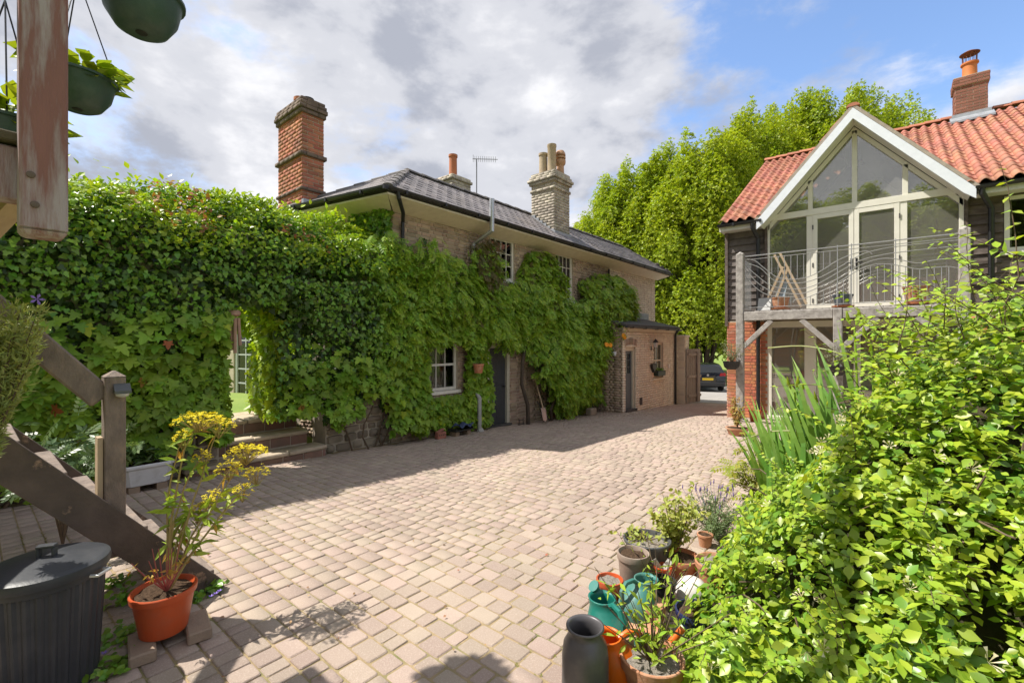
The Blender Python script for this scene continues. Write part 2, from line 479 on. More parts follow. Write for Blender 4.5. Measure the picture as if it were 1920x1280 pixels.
# ---------------------------------------------------------------- brick helper
BV = [(0, 0, 0), (1, 0, 0), (1, 1, 0), (0, 1, 0), (.012, .05, 1), (.988, .05, 1), (.988, .95, 1), (.012, .95, 1)]
BF = [(4, 5, 6, 7), (0, 1, 5, 4), (1, 2, 6, 5), (2, 3, 7, 6), (3, 0, 4, 7)]
def brick_face(pc, part, m, o, u, v, n, W, H, holes=(), bl=0.215, bh=0.065, j=0.010, dep=0.011, flem=False, boost=1.0, clip=None, phase=0):
    o, u, v, n = (np.array(q, float) for q in (o, u, v, n)); out = []
    rows = int((H + 1e-6) / (bh + j))
    for r in range(rows):
        v0 = r * (bh + j) + j / 2; vm = v0 + bh / 2
        spans = [(0.0, W)]
        for (a0, b0, a1, b1) in holes:
            if b0 < vm < b1:
                ns = []
                for (s0, s1) in spans:
                    if a0 > s0: ns.append((s0, min(s1, a0)))
                    if a1 < s1: ns.append((max(s0, a1), s1))
                spans = [q for q in ns if q[1] - q[0] > 0.02]
        pos = -((r + phase) % 2) * (bl + j) / 2 if not flem else -((r + phase) % 2) * (bl * 0.72)
        k = r % 2
        while pos < W:
            L = bl if not flem or k % 2 == 0 else (bl - j) / 2
            for (s0, s1) in spans:
                a, b = max(pos + j / 2, s0), min(pos + L + j / 2, s1)
                if b - a > 0.03 and (clip is None or clip((a + b) / 2, vm)):
                    jit = random.uniform(-0.003, 0.003)
                    out.append(boxmat(o + u * a + v * (v0 + random.uniform(-.002, .002)) + n * (-0.004), u, v, n, b - a, bh, dep + 0.004 + jit))
            pos += L + j; k += 1
    if out: pc.add(np.array(out), part, m, boost)
def panel_wall(mb, o, u, v, n, W, H, holes, th):
    """a wall slab with real openings"""
    o, u, v, n = (Vector(q) for q in (o, u, v, n))
    us = sorted({0, W, *[h[0] for h in holes], *[h[2] for h in holes]}); vs = sorted({0, H, *[h[1] for h in holes], *[h[3] for h in holes]})
    for a, b in zip(us, us[1:]):
        c = 0
        run = None
        for c0, c1 in zip(vs, vs[1:]):
            hole = any(h[0] < (a + b) / 2 < h[2] and h[1] < (c0 + c1) / 2 < h[3] for h in holes)
            if not hole: run = (run[0], c1) if run else (c0, c1)
            if hole or c1 == vs[-1]:
                if run:
                    p = [o + u * a + v * run[0], o + u * b + v * run[0], o + u * b + v * run[1], o + u * a + v * run[1]]
                    mb.prism(p, -n * th)
                run = None
def ub(mb, o, u, v, n, u0, u1, v0, v1, n0, n1):
    o, u, v, n = (Vector(q) for q in (o, u, v, n))
    mb.prism([o + u * a + v * b + n * n0 for a, b in ((u0, v0), (u1, v0), (u1, v1), (u0, v1))], n * (n1 - n0))
def window(parent, o, u, v, n, W, H, nx, ny, mframe, mglass, fr=0.055, bar=0.018, rec=0.06, rail=None, sill=True, curtain=None, name='window', sillm=None, back=0.5):
    """frame with glazing bars, a pane in each opening, a sill below; o is the lower corner of the opening on the wall face"""
    b = MB()
    ub(b, o, u, v, n, 0, fr, 0, H, -rec - .06, -rec); ub(b, o, u, v, n, W - fr, W, 0, H, -rec - .06, -rec)
    ub(b, o, u, v, n, fr, W - fr, 0, fr, -rec - .06, -rec - .002); ub(b, o, u, v, n, fr, W - fr, H - fr, H, -rec - .06, -rec - .002)
    xs = [fr + (W - 2 * fr) * i / nx for i in range(nx + 1)]; zs = [fr + (H - 2 * fr) * i / ny for i in range(ny + 1)]
    rails = []
    for i in range(1, nx): ub(b, o, u, v, n, xs[i] - bar / 2, xs[i] + bar / 2, fr, H - fr, -rec - .045, -rec - .012)
    for i in range(1, ny):
        w = 0.045 if rail == i else bar
        ub(b, o, u, v, n, fr, W - fr, zs[i] - w / 2, zs[i] + w / 2, -rec - .047, -rec - (.004 if rail == i else .014))
    f = b.build(name, mframe, parent)
    for i in range(nx):
        for k in range(ny):
            p = MB(); ub(p, o, u, v, n, xs[i] + .004, xs[i + 1] - .004, zs[k] + .004, zs[k + 1] - .004, -rec - .034, -rec - .030)
            p.build('pane', mglass, f)
    if sill:
        s = MB(); ub(s, o, u, v, n, -0.06, W + 0.06, -0.07, -0.003, -rec - .06, 0.05); s.build('sill', sillm or mframe, f, bevel=0.006)
    l = MB(); ub(l, o, u, v, n, -.02, W + .02, -.02, H + .02, -back - .02, -back); l.build('dark_backing', PAINTED_DARK, f)  # dark backing plane; the unlit room is put into its colour
    if curtain:
        c = MB(); N = 14
        for side in (0, 1):
            a0, a1 = (fr, W * 0.47) if side == 0 else (W * 0.55, W - fr)
            P = []
            for i in range(N + 1):
                q = a0 + (a1 - a0) * i / N
                P.append((q, -rec - .13 + 0.02 * math.sin(i * 2.1)))
            oo, uu, vv, nn = Vector(o), Vector(u), Vector(v), Vector(n)
            for (a, d), (a2, d2) in zip(P, P[1:]):
                c.quad(oo + uu * a + nn * d + vv * 0.02, oo + uu * a2 + nn * d2 + vv * 0.02, oo + uu * a2 + nn * d2 + vv * (H - .02), oo + uu * a + nn * d + vv * (H - .02))
        c.build('curtain', curtain, f, smooth=True)
    return f
pavers.finish()
# ================================================================ the old brick house on the left
X0 = -7.0
Z3 = (0, 0, 1)
old = thing('brick_house', 'old two storey buff brick house with a slate hipped roof, climbers all over its front', 'house', (-7.0, 11.0, -2.1))
BRICK_OLD = mat('old_brick', (0.47, 0.355, 0.265), (0.36, 0.265, 0.195), 0.8, 0.9, 0.5, 120, isl=0.28, hue=0.018, dirt=(0.17, 0.125, 0.10), dsc=1.3, damt=0.45)
BRICK_BUFF = mat('buff_brick', (0.80, 0.735, 0.60), (0.73, 0.665, 0.54), 1.2, 0.9, 0.4, 120, isl=0.10, hue=0.01, dirt=(0.64, 0.52, 0.40), dsc=1.6, damt=0.35)
BRICK_RED = mat('red_brick', (0.46, 0.165, 0.095), (0.38, 0.15, 0.095), 2.2, 0.9, 0.5, 120, isl=0.20, hue=0.012, dirt=(0.14, 0.085, 0.06), dsc=2.2, damt=0.5)
BRICK_GREY = mat('gault_brick', (0.52, 0.46, 0.37), (0.38, 0.335, 0.28), 1.6, 0.9, 0.5, 120, isl=0.22, hue=0.012, dirt=(0.12, 0.105, 0.085), dsc=2.5, damt=0.6)
SLATE = mat('slate', (0.23, 0.205, 0.21), (0.165, 0.15, 0.155), 3, 0.55, 0.3, 50, isl=0.28, hue=0.012, dirt=(0.24, 0.20, 0.17), dsc=2.2, damt=0.5)
obr = Pieces('brick', 'brickwork', BV, BF, 300)
GREYDOOR = mat('slate_grey_door', (0.055, 0.062, 0.068), (0.045, 0.05, 0.056), 5, 0.45)
CURT = mat('curtain', (0.72, 0.69, 0.64), (0.62, 0.60, 0.56), 12, 0.9)

FZ0, FY0, FW, FH = -2.6, 4.98, 12.02, 5.16
win_gf = (5.78 - FY0, -1.0 - FZ0, 6.62 - FY0, 0.05 - FZ0)
door_h = (7.52 - FY0, 0.0, 8.30 - FY0, -0.08 - FZ0)
win_f1 = (7.62 - FY0, 1.45 - FZ0, 8.50 - FY0, 2.42 - FZ0)
win_f2 = (10.25 - FY0, 1.15 - FZ0, 11.12 - FY0, 2.42 - FZ0)
holes = [win_gf, door_h, win_f1, win_f2]
wb = MB()
panel_wall(wb, (X0, FY0, FZ0), (0, 1, 0), Z3, (1, 0, 0), FW, FH, holes, 0.3)
EU = Vector((-1, -0.185, 0)).normalized(); EN = Vector((0.185, -1, 0)).normalized()
EO = Vector((X0, FY0, FZ0))
panel_wall(wb, EO + EU * 0.0, EU, Z3, EN, 6.2, FH, [(3.55, 1.2, 5.05, 3.05)], 0.3)
wb.box(-12.9, 17.0, FZ0, X0 - .3, 16.7, FZ0 + FH); wb.box(-13.2, 4.2, FZ0, -12.9, 17.0, FZ0 + FH)
wall = wb.build('wall', MORTAR, old)
def open_front(a, b): return 1
vis = lambda a, b: True
# the bricks of the front: those left bare by the climbers first
brick_face(obr, wall, BRICK_OLD, (X0, FY0, FZ0), (0, 1, 0), Z3, (1, 0, 0), 8.3, FH, holes, flem=True, boost=0.15, clip=lambda a, b: not (3.25 < a < 4.3 and b < 2.2) and not (a < 1.6 and b > 4.2) and not (3.5 < a < 6.3 and b > 4.0))
brick_face(obr, wall, BRICK_OLD, (X0, FY0, FZ0), (0, 1, 0), Z3, (1, 0, 0), 8.3, FH, holes, flem=True, boost=2.5, clip=lambda a, b: (3.25 < a < 4.3 and b < 2.2) or (a < 1.6 and b > 4.2) or (3.5 < a < 6.3 and b > 4.0))
brick_face(obr, wall, BRICK_BUFF, (X0, FY0 + 8.3, FZ0), (0, 1, 0), Z3, (1, 0, 0), FW - 8.3, FH, [], flem=True, boost=0.25)
brick_face(obr, wall, BRICK_OLD, EO + EU * 0.01, EU, Z3, EN, 2.6, FH, [(3.55, 1.2, 5.05, 3.05)], flem=True, boost=0.2)

U, N_ = (0, 1, 0), (1, 0, 0)
def opening(h): return (X0, FY0 + h[0], FZ0 + h[1]), h[2] - h[0], h[3] - h[1]
o_, w_, h_ = opening(win_gf); window(old, o_, U, Z3, N_, w_, h_, 3, 2, WHITE, GLASS, rail=1, fr=0.06, rec=0.05)
o_, w_, h_ = opening(win_f1); window(old, o_, U, Z3, N_, w_, h_, 4, 3, WHITE, GLASS, fr=0.06, rec=0.04, curtain=CURT)
o_, w_, h_ = opening(win_f2); window(old, o_, U, Z3, N_, w_, h_, 4, 4, WHITE, GLASS, fr=0.06, rec=0.04, curtain=CURT)
# front door: dark leaf in a painted frame
o_, w_, h_ = opening(door_h)
db = 0.62
fb = MB(); ub(fb, o_, U, Z3, N_, 0, .07, 0, h_, -.16, .012); ub(fb, o_, U, Z3, N_, w_ - .09, w_, 0, h_, -.16, .012); ub(fb, o_, U, Z3, N_, .07, w_ - .09, h_ - .07, h_, -.16, .010)
dfr = fb.build('door_frame', SAGE, old, bevel=0.004)
lf = MB(); ub(lf, o_, U, Z3, N_, .072, w_ - .092, db + .06, h_ - .072, -.10, -.055)
door = lf.build('door', GREYDOOR, old)
for a, b2, c, d in ((.13, .33, db + .16, db + .85), (.37, .60, db + .16, db + .85), (.13, .33, db + .97, h_ - .17), (.37, .60, db + .97, h_ - .17)):
    pb = MB(); ub(pb, o_, U, Z3, N_, a, b2, c, d, -.056, -.046); pb.build('door_panel', GREYDOOR, door, bevel=0.006)
kb = MB(); kb.lathe([(0.012, 0), (0.012, 0.03), (0.028, 0.04), (0.03, 0.055), (0.018, 0.068)], Vector(o_) + Vector((-.046, .60, db + .93)), 12, (1, 0, 0)); kb.build('door_knob', BLACKIRON, door, smooth=True)
tb = MB(); ub(tb, o_, U, Z3, N_, 0.0, w_, db - .12, db + .055, -.3, .10); tb.build('door_step', mat('dark_step', (0.06, 0.055, 0.055), (0.09, 0.085, 0.08), 6, 0.8, 0.3), old, bevel=0.01)
tb = MB(); ub(tb, o_, U, Z3, N_, -.12, w_ + .3, db - .32, db - .125, -.0, .30); tb.build('step_kerb', mat('brick_edge', (0.13, 0.075, 0.06), (0.17, 0.10, 0.08), 9, 0.9, 0.5), old, bevel=0.012)
# french doors on the end wall, seen through the arch
f = window(old, EO + EU * 3.55 + Vector((0, 0, 1.2)), EU, Z3, EN, 1.5, 1.85, 4, 5, mat('pale_grey_paint', (0.50, 0.53, 0.53), None, rough=0.5), GLASS, fr=0.09, bar=0.03, rec=0.03, name='french_door', sill=False)

# ---- roof
A = Vector((-6.52, 4.55, 2.62)); B = Vector((-6.52, 17.25, 2.62)); C = Vector((-9.32, 4.03, 2.62)); D = Vector((-9.32, 17.25, 2.62))
R1 = Vector((-7.9, 5.97, 3.60)); R2 = Vector((-7.9, 15.95, 3.60))
rb = MB()
for p in ([A, B, R2, R1], [C, A, R1], [B, D, R2], [D, C, R1, R2]):
    rb.prism([q - Vector((0, 0, 0.03)) for q in p], (0, 0, -0.06))
rb.prism([Vector((-9.3, 4.0, 2.53)), Vector((-13.2, 3.3, 2.53)), Vector((-13.2, 17.2, 2.53)), Vector((-9.3, 17.2, 2.53))], (0, 0, -.08))
roof = rb.build('roof', mat('roof_felt', (0.05, 0.048, 0.05)), old)
SV = [(0, 0, 0), (1, 0, 0), (1, 1, 0), (0, 1, 0), (0.01, 0.01, 1), (.99, 0.01, 1), (1, 1, 1), (0, 1, 1)]
SFc = [(4, 5, 6, 7), (0, 1, 5, 4), (1, 2, 6, 5), (2, 3, 7, 6), (3, 0, 4, 7), (3, 2, 1, 0)]
slates = Pieces('slate', 'slates', SV, SFc, 300)
def slate_plane(p0, p1, poly, sw, ex, parent, m, boost=1.0):
    """courses of slates from the eave p0-p1 up the plane of poly"""
    e = (p1 - p0).normalized(); nn = (poly[1] - poly[0]).cross(poly[2] - poly[0]).normalized()
    if nn.z < 0: nn = -nn
    up = nn.cross(e).normalized()
    if up.z < 0: up = -up
    q2 = [((p - p0).dot(e), (p - p0).dot(up)) for p in poly]
    W = max(a for a, b in q2); Hh = max(b for a, b in q2); mn = min(a for a, b in q2)
    def inside(a, b):
        c = False
        for (x1, y1), (x2, y2) in zip(q2, q2[1:] + q2[:1]):
            if (y1 > b) != (y2 > b) and a < (x2 - x1) * (b - y1) / (y2 - y1) + x1: c = not c
        return c
    out = []; tilt = 0.018 / ex
    vdir = (up - nn * tilt * 0.6).normalized()
    r = 0
    while r * ex < Hh:
        a = mn - (r % 2) * sw / 2
        while a < W:
            w = sw - 0.006
            if inside(a + w / 2, r * ex + ex * 0.5):
                o = p0 + e * (a + random.uniform(-.003, .003)) + up * (r * ex - 0.02 + random.uniform(-.006, .006)) + nn * (0.016 + random.uniform(0, .004))
                out.append(boxmat(o, e, vdir, nn, w, ex * 1.35, 0.009))
            a += sw
        r += 1
    pieces_target = parent
    slates.add(np.array(out), pieces_target, m, boost)
slate_plane(A, B, [A, B, R2, R1], 0.26, 0.175, roof, SLATE)
slate_plane(C, A, [C, A, R1], 0.26, 0.175, roof, SLATE)
slate_plane(B, D, [B, D, R2], 0.26, 0.175, roof, SLATE, 0.1)
slates.finish()
RIDGE = mat('ridge_tile', (0.13, 0.12, 0.12), (0.19, 0.17, 0.16), 5, 0.7, 0.3, 40, isl=0.15)
def ridge_run(p, q, L, parent, m, r=0.10, name='ridge_tile', lift=0.0):
    d = (q - p); n = max(1, round(d.length / L)); d.normalize(); st = (q - p).length / n
    side = d.cross(Vector((0, 0, 1))).normalized(); up = side.cross(d).normalized()
    for i in range(n):
        b = MB(); a0 = p + d * (i * st); a1 = p + d * ((i + 1) * st + 0.015)
        vs = []
        for e_, rr in ((a0, r), (a1, r * 0.93)):
            for k in range(7):
                an = math.pi * (k / 6)
                vs.append(e_ + side * math.cos(an) * rr * 1.15 + up * (math.sin(an) * rr * 0.75 - 0.02 + lift + (0.012 if rr == r else 0)))
        b.add(vs, [(k, k + 1, k + 8, k + 7) for k in range(6)] + [tuple(range(6, -1, -1)), tuple(range(7, 14)), (0, 7, 13, 6)])
        b.build(name, m, parent)
ridge_run(R1, R2, 0.40, roof, RIDGE); ridge_run(A, R1, 0.38, roof, RIDGE, 0.085); ridge_run(C, R1, 0.38, roof, RIDGE, 0.085); ridge_run(B, R2, 0.4, roof, RIDGE, 0.085)
# soffit, fascia, gutters
sb = MB()
sb.prism([A + Vector((0, 0, -.10)), B + Vector((0, 0, -.10)), Vector((X0 + .012, 17.2, 2.40)), Vector((X0 + .012, 5.0, 2.40))], (0, 0, -.03))
sb.prism([A + Vector((-.002, 0, -.102)), Vector((X0 + .0, 4.97, 2.40)), EO + EU * 3.0 + Vector((0, 0, 5.0)), C + Vector((-.7, -.12, -.10))], (0, 0, -.03))
sb.prism([B + Vector((0, 0, -.10)), B + Vector((-3, 0, -.1)), Vector((-10, 17.0, 2.4)), Vector((X0, 17.0, 2.4))], (0, 0, -.03))
sb.build('soffit', CREAM, old)
def gutter(parent, p, q, r=0.06, m=BLACKIRON, brk=0.9, name='gutter'):
    p, q = Vector(p), Vector(q); d = (q - p).normalized(); s = d.cross(Vector((0, 0, 1))).normalized(); b = MB(); vs = []
    for e_ in (p, q):
        for k in range(7):
            an = math.pi + math.pi * k / 6
            vs.append(e_ + s * math.cos(an) * r + Vector((0, 0, math.sin(an) * r)))
        for k in range(7):
            an = 2 * math.pi - math.pi * k / 6
            vs.append(e_ + s * math.cos(an) * (r - .006) + Vector((0, 0, math.sin(an) * (r - .006))))
    b.add(vs, [(k, (k + 1) % 14, 14 + (k + 1) % 14, 14 + k) for k in range(14)] + [tuple(range(13, -1, -1)), tuple(range(14, 28))])
    g = b.build(name, m, parent)
    n = int((q - p).length / brk); b = MB()
    for i in range(n + 1):
        c = p + d * min((q - p).length, (i + 0.4) * brk)
        b.beam(c - d * .02 + Vector((0, 0, -.03)), c + d * .02 + Vector((0, 0, -.03)), r * 2.2, r * 1.15)
    b.build('gutter_bracket', m, g)
    return g
gutter(old, A + Vector((.05, -.04, -.02)), B + Vector((.05, 0, -.03)))
gutter(old, C + Vector((-.7, -.20, -.01)), A + Vector((.05, -.06, -.02)))
pb = MB(); pb.tube([(-6.47, 4.72, 2.58), (-6.47, 4.74, 2.46), (-6.72, 5.02, 2.30), (-6.92, 5.16, 2.2), (-6.94, 5.17, 1.0)], 0.036, 8); pb.build('downpipe', BLACKIRON, old, smooth=True)
# galvanised flue pipe running up past the eave
pb = MB(); pb.tube([(-6.93, 7.02, -0.4), (-6.93, 7.02, 2.10), (-6.42, 7.05, 2.32), (-6.42, 7.05, 2.98)], 0.055, 12); pb.build('flue_pipe', GALV, old, smooth=True)
pb = MB(); pb.tube([(-6.90, 13.1, 2.3), (-6.90, 13.1, 1.5)], 0.03, 8); pb.tube([(-6.9, 13.1, 1.95), (-6.86, 13.6, 2.15)], 0.02, 6); pb.build('waste_pipe', BLACKIRON, old, smooth=True)

# ---- chimneys
def stack(name, x0, x1, y0, y1, zb, zt, m, bl, bands, cap, pot_specs, boost, parent, flash=None):
    b = MB(); b.box(x0 + .006, y0 + .006, zb, x1 - .006, y1 - .006, zt)
    ch = b.build(name, MORTAR, parent)
    H = zt - zb
    kw = dict(bl=bl, bh=0.066, j=0.010, dep=0.010)
    brick_face(obr, ch, m, (x0, y0 + .006, zb), (1, 0, 0), Z3, (0, -1, 0), x1 - x0, H, boost=boost, **kw)
    brick_face(obr, ch, m, (x1 - .006, y0, zb), (0, 1, 0), Z3, (1, 0, 0), y1 - y0, H, boost=boost, phase=1, **kw)
    brick_face(obr, ch, m, (x1, y1 - .006, zb), (-1, 0, 0), Z3, (0, 1, 0), x1 - x0, H, boost=0, **kw)
    brick_face(obr, ch, m, (x0 + .006, y1, zb), (0, -1, 0), Z3, (-1, 0, 0), y1 - y0, H, boost=0, phase=1, **kw)
    for (z, h, out, mm) in bands + cap:
        c = MB(); c.box(x0 - out, y0 - out, z, x1 + out, y1 + out, z + h); bd = c.build('band_course', mm, ch)
        kw2 = dict(bl=bl, bh=min(.066, h - .008), j=0.008, dep=0.008)
        W, Dp = x1 - x0 + 2 * out, y1 - y0 + 2 * out
        if h > .05:
            brick_face(obr, ch, mm, (x0 - out, y0 - out, z), (1, 0, 0), Z3, (0, -1, 0), W, h + .002, boost=boost, **kw2)
            brick_face(obr, ch, mm, (x1 + out, y0 - out, z), (0, 1, 0), Z3, (1, 0, 0), Dp, h + .002, boost=boost, phase=1, **kw2)
    for (px, py, prof, pm) in pot_specs:
        p = MB(); p.lathe(prof, (px, py, 0), 18); p.build('chimney_pot', pm, ch, smooth=True)
    return ch
SOOT = mat('sooted_brick', (0.125, 0.09, 0.075), (0.20, 0.145, 0.115), 4, 0.95, 0.6, 80, isl=0.2)
POTRED = mat('clay_pot', (0.50, 0.16, 0.06), (0.42, 0.15, 0.07), 9, 0.7, 0.2, 60)
POTBUFF = mat('buff_pot', (0.46, 0.36, 0.23), (0.38, 0.29, 0.19), 9, 0.75, 0.3, 60)
POTPINK = mat('salmon_pot', (0.50, 0.29, 0.18), (0.42, 0.25, 0.15), 9, 0.75, 0.2, 60)
POTBLACK = mat('black_pot', (0.05, 0.05, 0.055), (0.08, 0.08, 0.08), 9, 0.7)
def pot(r, z0, z1, lip=0.02): return [(r * 1.08, z0), (r, z0 + .05), (r * .95, z1 - .08), (r * .95 + lip, z1 - .06), (r * .95 + lip, z1), (r * .72, z1), (r * .7, z0 + .1)]
red_ch = stack("chimney", -9.93, -8.87, 4.22, 4.66, 2.56, 4.66, BRICK_RED, 0.215,
      [(3.66, 0.075, 0.045, SOOT), (2.98, 0.06, 0.03, SOOT)],
      [(4.50, .085, .035, SOOT), (4.585, .075, .06, SOOT), (4.66, .075, .045, SOOT), (4.735, .075, .02, SOOT)],
      [(-9.42, 4.44, pot(.11, 4.78, 5.03), POTRED), (-9.12, 4.46, pot(.10, 4.78, 4.93), POTBLACK)], 1.6, old)
fl = MB(); fl.box(-10.0, 4.10, 2.52, -8.8, 4.212, 2.60); fl.box(-8.858, 4.2, 2.55, -8.77, 4.75, 2.78); fl.build('flashing', LEAD, red_ch)
grey_ch = stack('chimney', -7.72, -6.95, 10.12, 10.86, 2.85, 4.35, BRICK_GREY, 0.215,
      [(4.12, .07, .03, BRICK_GREY)],
      [(4.32, .075, .05, BRICK_GREY), (4.395, .075, .085, BRICK_GREY), (4.47, .075, .045, BRICK_GREY), (4.545, .09, .01, BRICK_GREY)],
      [(-7.45, 10.30, pot(.115, 4.62, 5.22), POTBUFF), (-7.20, 10.36, pot(.125, 4.62, 5.42, .01), POTBUFF),
       (-7.12, 10.66, [(.11, 4.62), (.10, 4.9), (.14, 4.95), (.15, 5.0), (.15, 5.06), (.10, 5.065), (.10, 5.1), (.15, 5.105), (.15, 5.15), (.10, 5.155), (.10, 5.19), (.15, 5.195), (.14, 5.25), (.10, 5.32), (.03, 5.34)], POTPINK)], 1.6, old)
fl = MB(); fl.box(-6.945, 10.08, 2.72, -6.90, 10.9, 2.98)
for i in range(6): fl.box(-7.08 - .125 * i, 10.085, 2.90 + .095 * i, -6.95 - .125 * i, 10.108, 3.03 + .095 * i)
fl.build('flashing', LEAD, grey_ch)
back_ch = stack('chimney', -10.0, -9.2, 8.5, 9.2, 2.9, 4.45, BRICK_GREY, 0.215, [], [(4.45, .07, .04, BRICK_GREY), (4.52, .07, .0, BRICK_GREY)],
      [(-9.55, 8.85, pot(.115, 4.58, 5.28), POTRED)], 0.4, old)
# television aerial
ab = MB(); a0 = Vector((-9.35, 9.6, 3.0)); top = a0 + Vector((0, 0, 2.35))
ab.tube([a0, top], 0.016, 6); ax = Vector((.64, .6, 0)).normalized()
ab.tube([top - ax * .12, top + ax * .62], 0.010, 5); sdv = ax.cross(Vector((0, 0, 1)))
for i in range(12):
    c = top + ax * (-.05 + .055 * i); ab.tube([c - Vector((0, 0, .045)) - sdv * .10, c + Vector((0, 0, .045)) + sdv * .10], 0.005, 4)
ab.tube([top - ax * .10 + Vector((0, 0, -.09)), top - ax * .10 + Vector((0, 0, .12))], 0.008, 4)
ab.build('aerial', mat('aluminium_dull', (0.16, 0.16, 0.17), None, rough=0.5, metal=0.4), old)

# ---- low lean-to extension
EX, EY0, EY1, EZB, EZT = -5.95, 12.12, 16.25, -2.8, 0.40
ext_d = (12.30 - EY0, 0, 12.98 - EY0, -0.18 - EZB); ext_w = (14.35 - EY0, -1.20 - EZB, 15.15 - EY0, -0.06 - EZB)
wb = MB(); panel_wall(wb, (EX, EY0, EZB), U, Z3, N_, EY1 - EY0, EZT - EZB, [ext_d, ext_w], 0.25)
wb.box(X0 + .02, EY0, EZB, EX - .25, EY0 + .25, EZT + .2); wb.box(X0 + .02, EY1 - .25, EZB, EX - .25, EY1, EZT + .2)
ext = wb.build('lean_to', MORTAR, old)
brick_face(obr, ext, BRICK_BUFF, (EX, EY0, EZB), U, Z3, N_, EY1 - EY0, EZT - EZB - .08, [ext_d, ext_w], flem=True, boost=0.8)
brick_face(obr, ext, BRICK_OLD, (X0 + .1, EY0, EZB), (1, 0, 0), Z3, (0, -1, 0), EX - X0 - .1, EZT - EZB, flem=True, boost=0.5)
for pc in (0,):
    b = MB(); b.prism([Vector((X0 + .01, EY0 - .12, .80)), Vector((EX + .16, EY0 - .12, .50)), Vector((EX + .16, EY1 + .1, .50)), Vector((X0 + .01, EY1 + .1, .80))], (0, 0, -.07))
    lt = b.build('lean_to_roof', mat('lean_to_slate', (0.085, 0.08, 0.085), (0.12, 0.11, 0.115), 5, 0.6, 0.3), old)
    b = MB(); b.box(X0 + .012, EY0 + 1.9, .80, X0 + .05, EY1 + .05, 1.02); b.build('flashing', LEAD, lt)
    b = MB(); b.box(EX + .015, EY0 - .03, .30, EX + .06, EY1 + .02, .425); b.build('fascia', CREAM, lt)
gutter(old, (EX + .2, EY0 - .15, .44), (EX + .2, EY1 + .13, .42), 0.05)
pb = MB(); pb.tube([(EX + .16, EY1 - .1, .40), (EX + .06, EY1 - .1, .25), (EX + .06, EY1 - .1, -2.3)], 0.04, 8); pb.build('downpipe', BLACKIRON, old, smooth=True)
o_ = (EX, EY0 + ext_d[0], EZB); w_, h_ = ext_d[2] - ext_d[0], ext_d[3]
db = gz(EX + .1, 12.6) - EZB + .06
fb = MB(); ub(fb, o_, U, Z3, N_, 0, .06, 0, h_, -.18, -.05); ub(fb, o_, U, Z3, N_, w_ - .06, w_, 0, h_, -.18, -.05); ub(fb, o_, U, Z3, N_, .06, w_ - .06, h_ - .10, h_, -.18, -.052)
fb.build('door_frame', CREAM, old)
lf = MB(); ub(lf, o_, U, Z3, N_, .062, w_ - .062, db, db + 1.05, -.15, -.10)
ub(lf, o_, U, Z3, N_, .062, .14, db + 1.05, h_ - .102, -.15, -.10); ub(lf, o_, U, Z3, N_, w_ - .14, w_ - .062, db + 1.05, h_ - .102, -.15, -.10)
ub(lf, o_, U, Z3, N_, .14, w_ - .14, h_ - .18, h_ - .102, -.15, -.10)
for i in (1, 2): ub(lf, o_, U, Z3, N_, .14 + (w_ - .28) * i / 3 - .01, .14 + (w_ - .28) * i / 3 + .01, db + 1.05, h_ - .18, -.14, -.11)
for i in (1, 2): ub(lf, o_, U, Z3, N_, .14, w_ - .14, db + 1.05 + (h_ - .18 - db - 1.05) * i / 3 - .01, db + 1.05 + (h_ - .18 - db - 1.05) * i / 3 + .01, -.141, -.111)
d2 = lf.build('door', mat('blue_grey_door', (0.10, 0.125, 0.14), None, rough=0.5), old)
gp = MB(); ub(gp, o_, U, Z3, N_, .14, w_ - .14, db + 1.05, h_ - .18, -.128, -.124); gp.build('pane', GLASS, d2)
gp = MB(); ub(gp, o_, U, Z3, N_, .05, w_ - .05, db - .2, h_ - .05, -.32, -.30); gp.build('dark_backing', PAINTED_DARK, d2)  # dark plane painting the unlit room behind the door pane
tb = MB(); ub(tb, o_, U, Z3, N_, -.02, w_ + .02, db - .14, db - .005, -.2, .06); tb.build('door_step', MATS['dark_step'], old)
o_ = (EX, EY0 + ext_w[0], EZB + ext_w[1]); window(old, o_, U, Z3, N_, ext_w[2] - ext_w[0], ext_w[3] - ext_w[1], 3, 2, CREAM, GLASS, fr=0.05, rec=0.05, rail=1, curtain=CURT)
# segmental brick arches over the lean-to openings
for (c0, c1, zt) in ((12.30, 12.98, -.18), (14.35, 15.15, -.06)):
    n = 9
    for i in range(n):
        q = (i + .5) / n * 2 - 1; yc = (c0 + c1) / 2 + q * ((c1 - c0) / 2 + .06); zc = zt + .02 + .07 * (1 - q * q); an = -q * .28
        uu = (0, math.cos(an), math.sin(an)); vv = (0, -math.sin(an), math.cos(an))
        obr.add(boxmat(Vector((EX + .004, yc, zc)) - Vector(uu) * .035, uu, vv, (1, 0, 0), .068, .20, .022), ext, BRICK_OLD if c0 < 13 else BRICK_BUFF, 1.0)
vb = MB(); vb.box(EX + .008, 13.25, -1.95, EX + .03, 13.42, -1.73); vb.build('air_vent', MATS['dark_step'], ext)
bl_ = MB(); bl_.box(EX + .014, 15.55, -.92, EX + .05, 15.65, -.78); bl_.build('doorbell_box', WHITE, ext)
obr.finish()
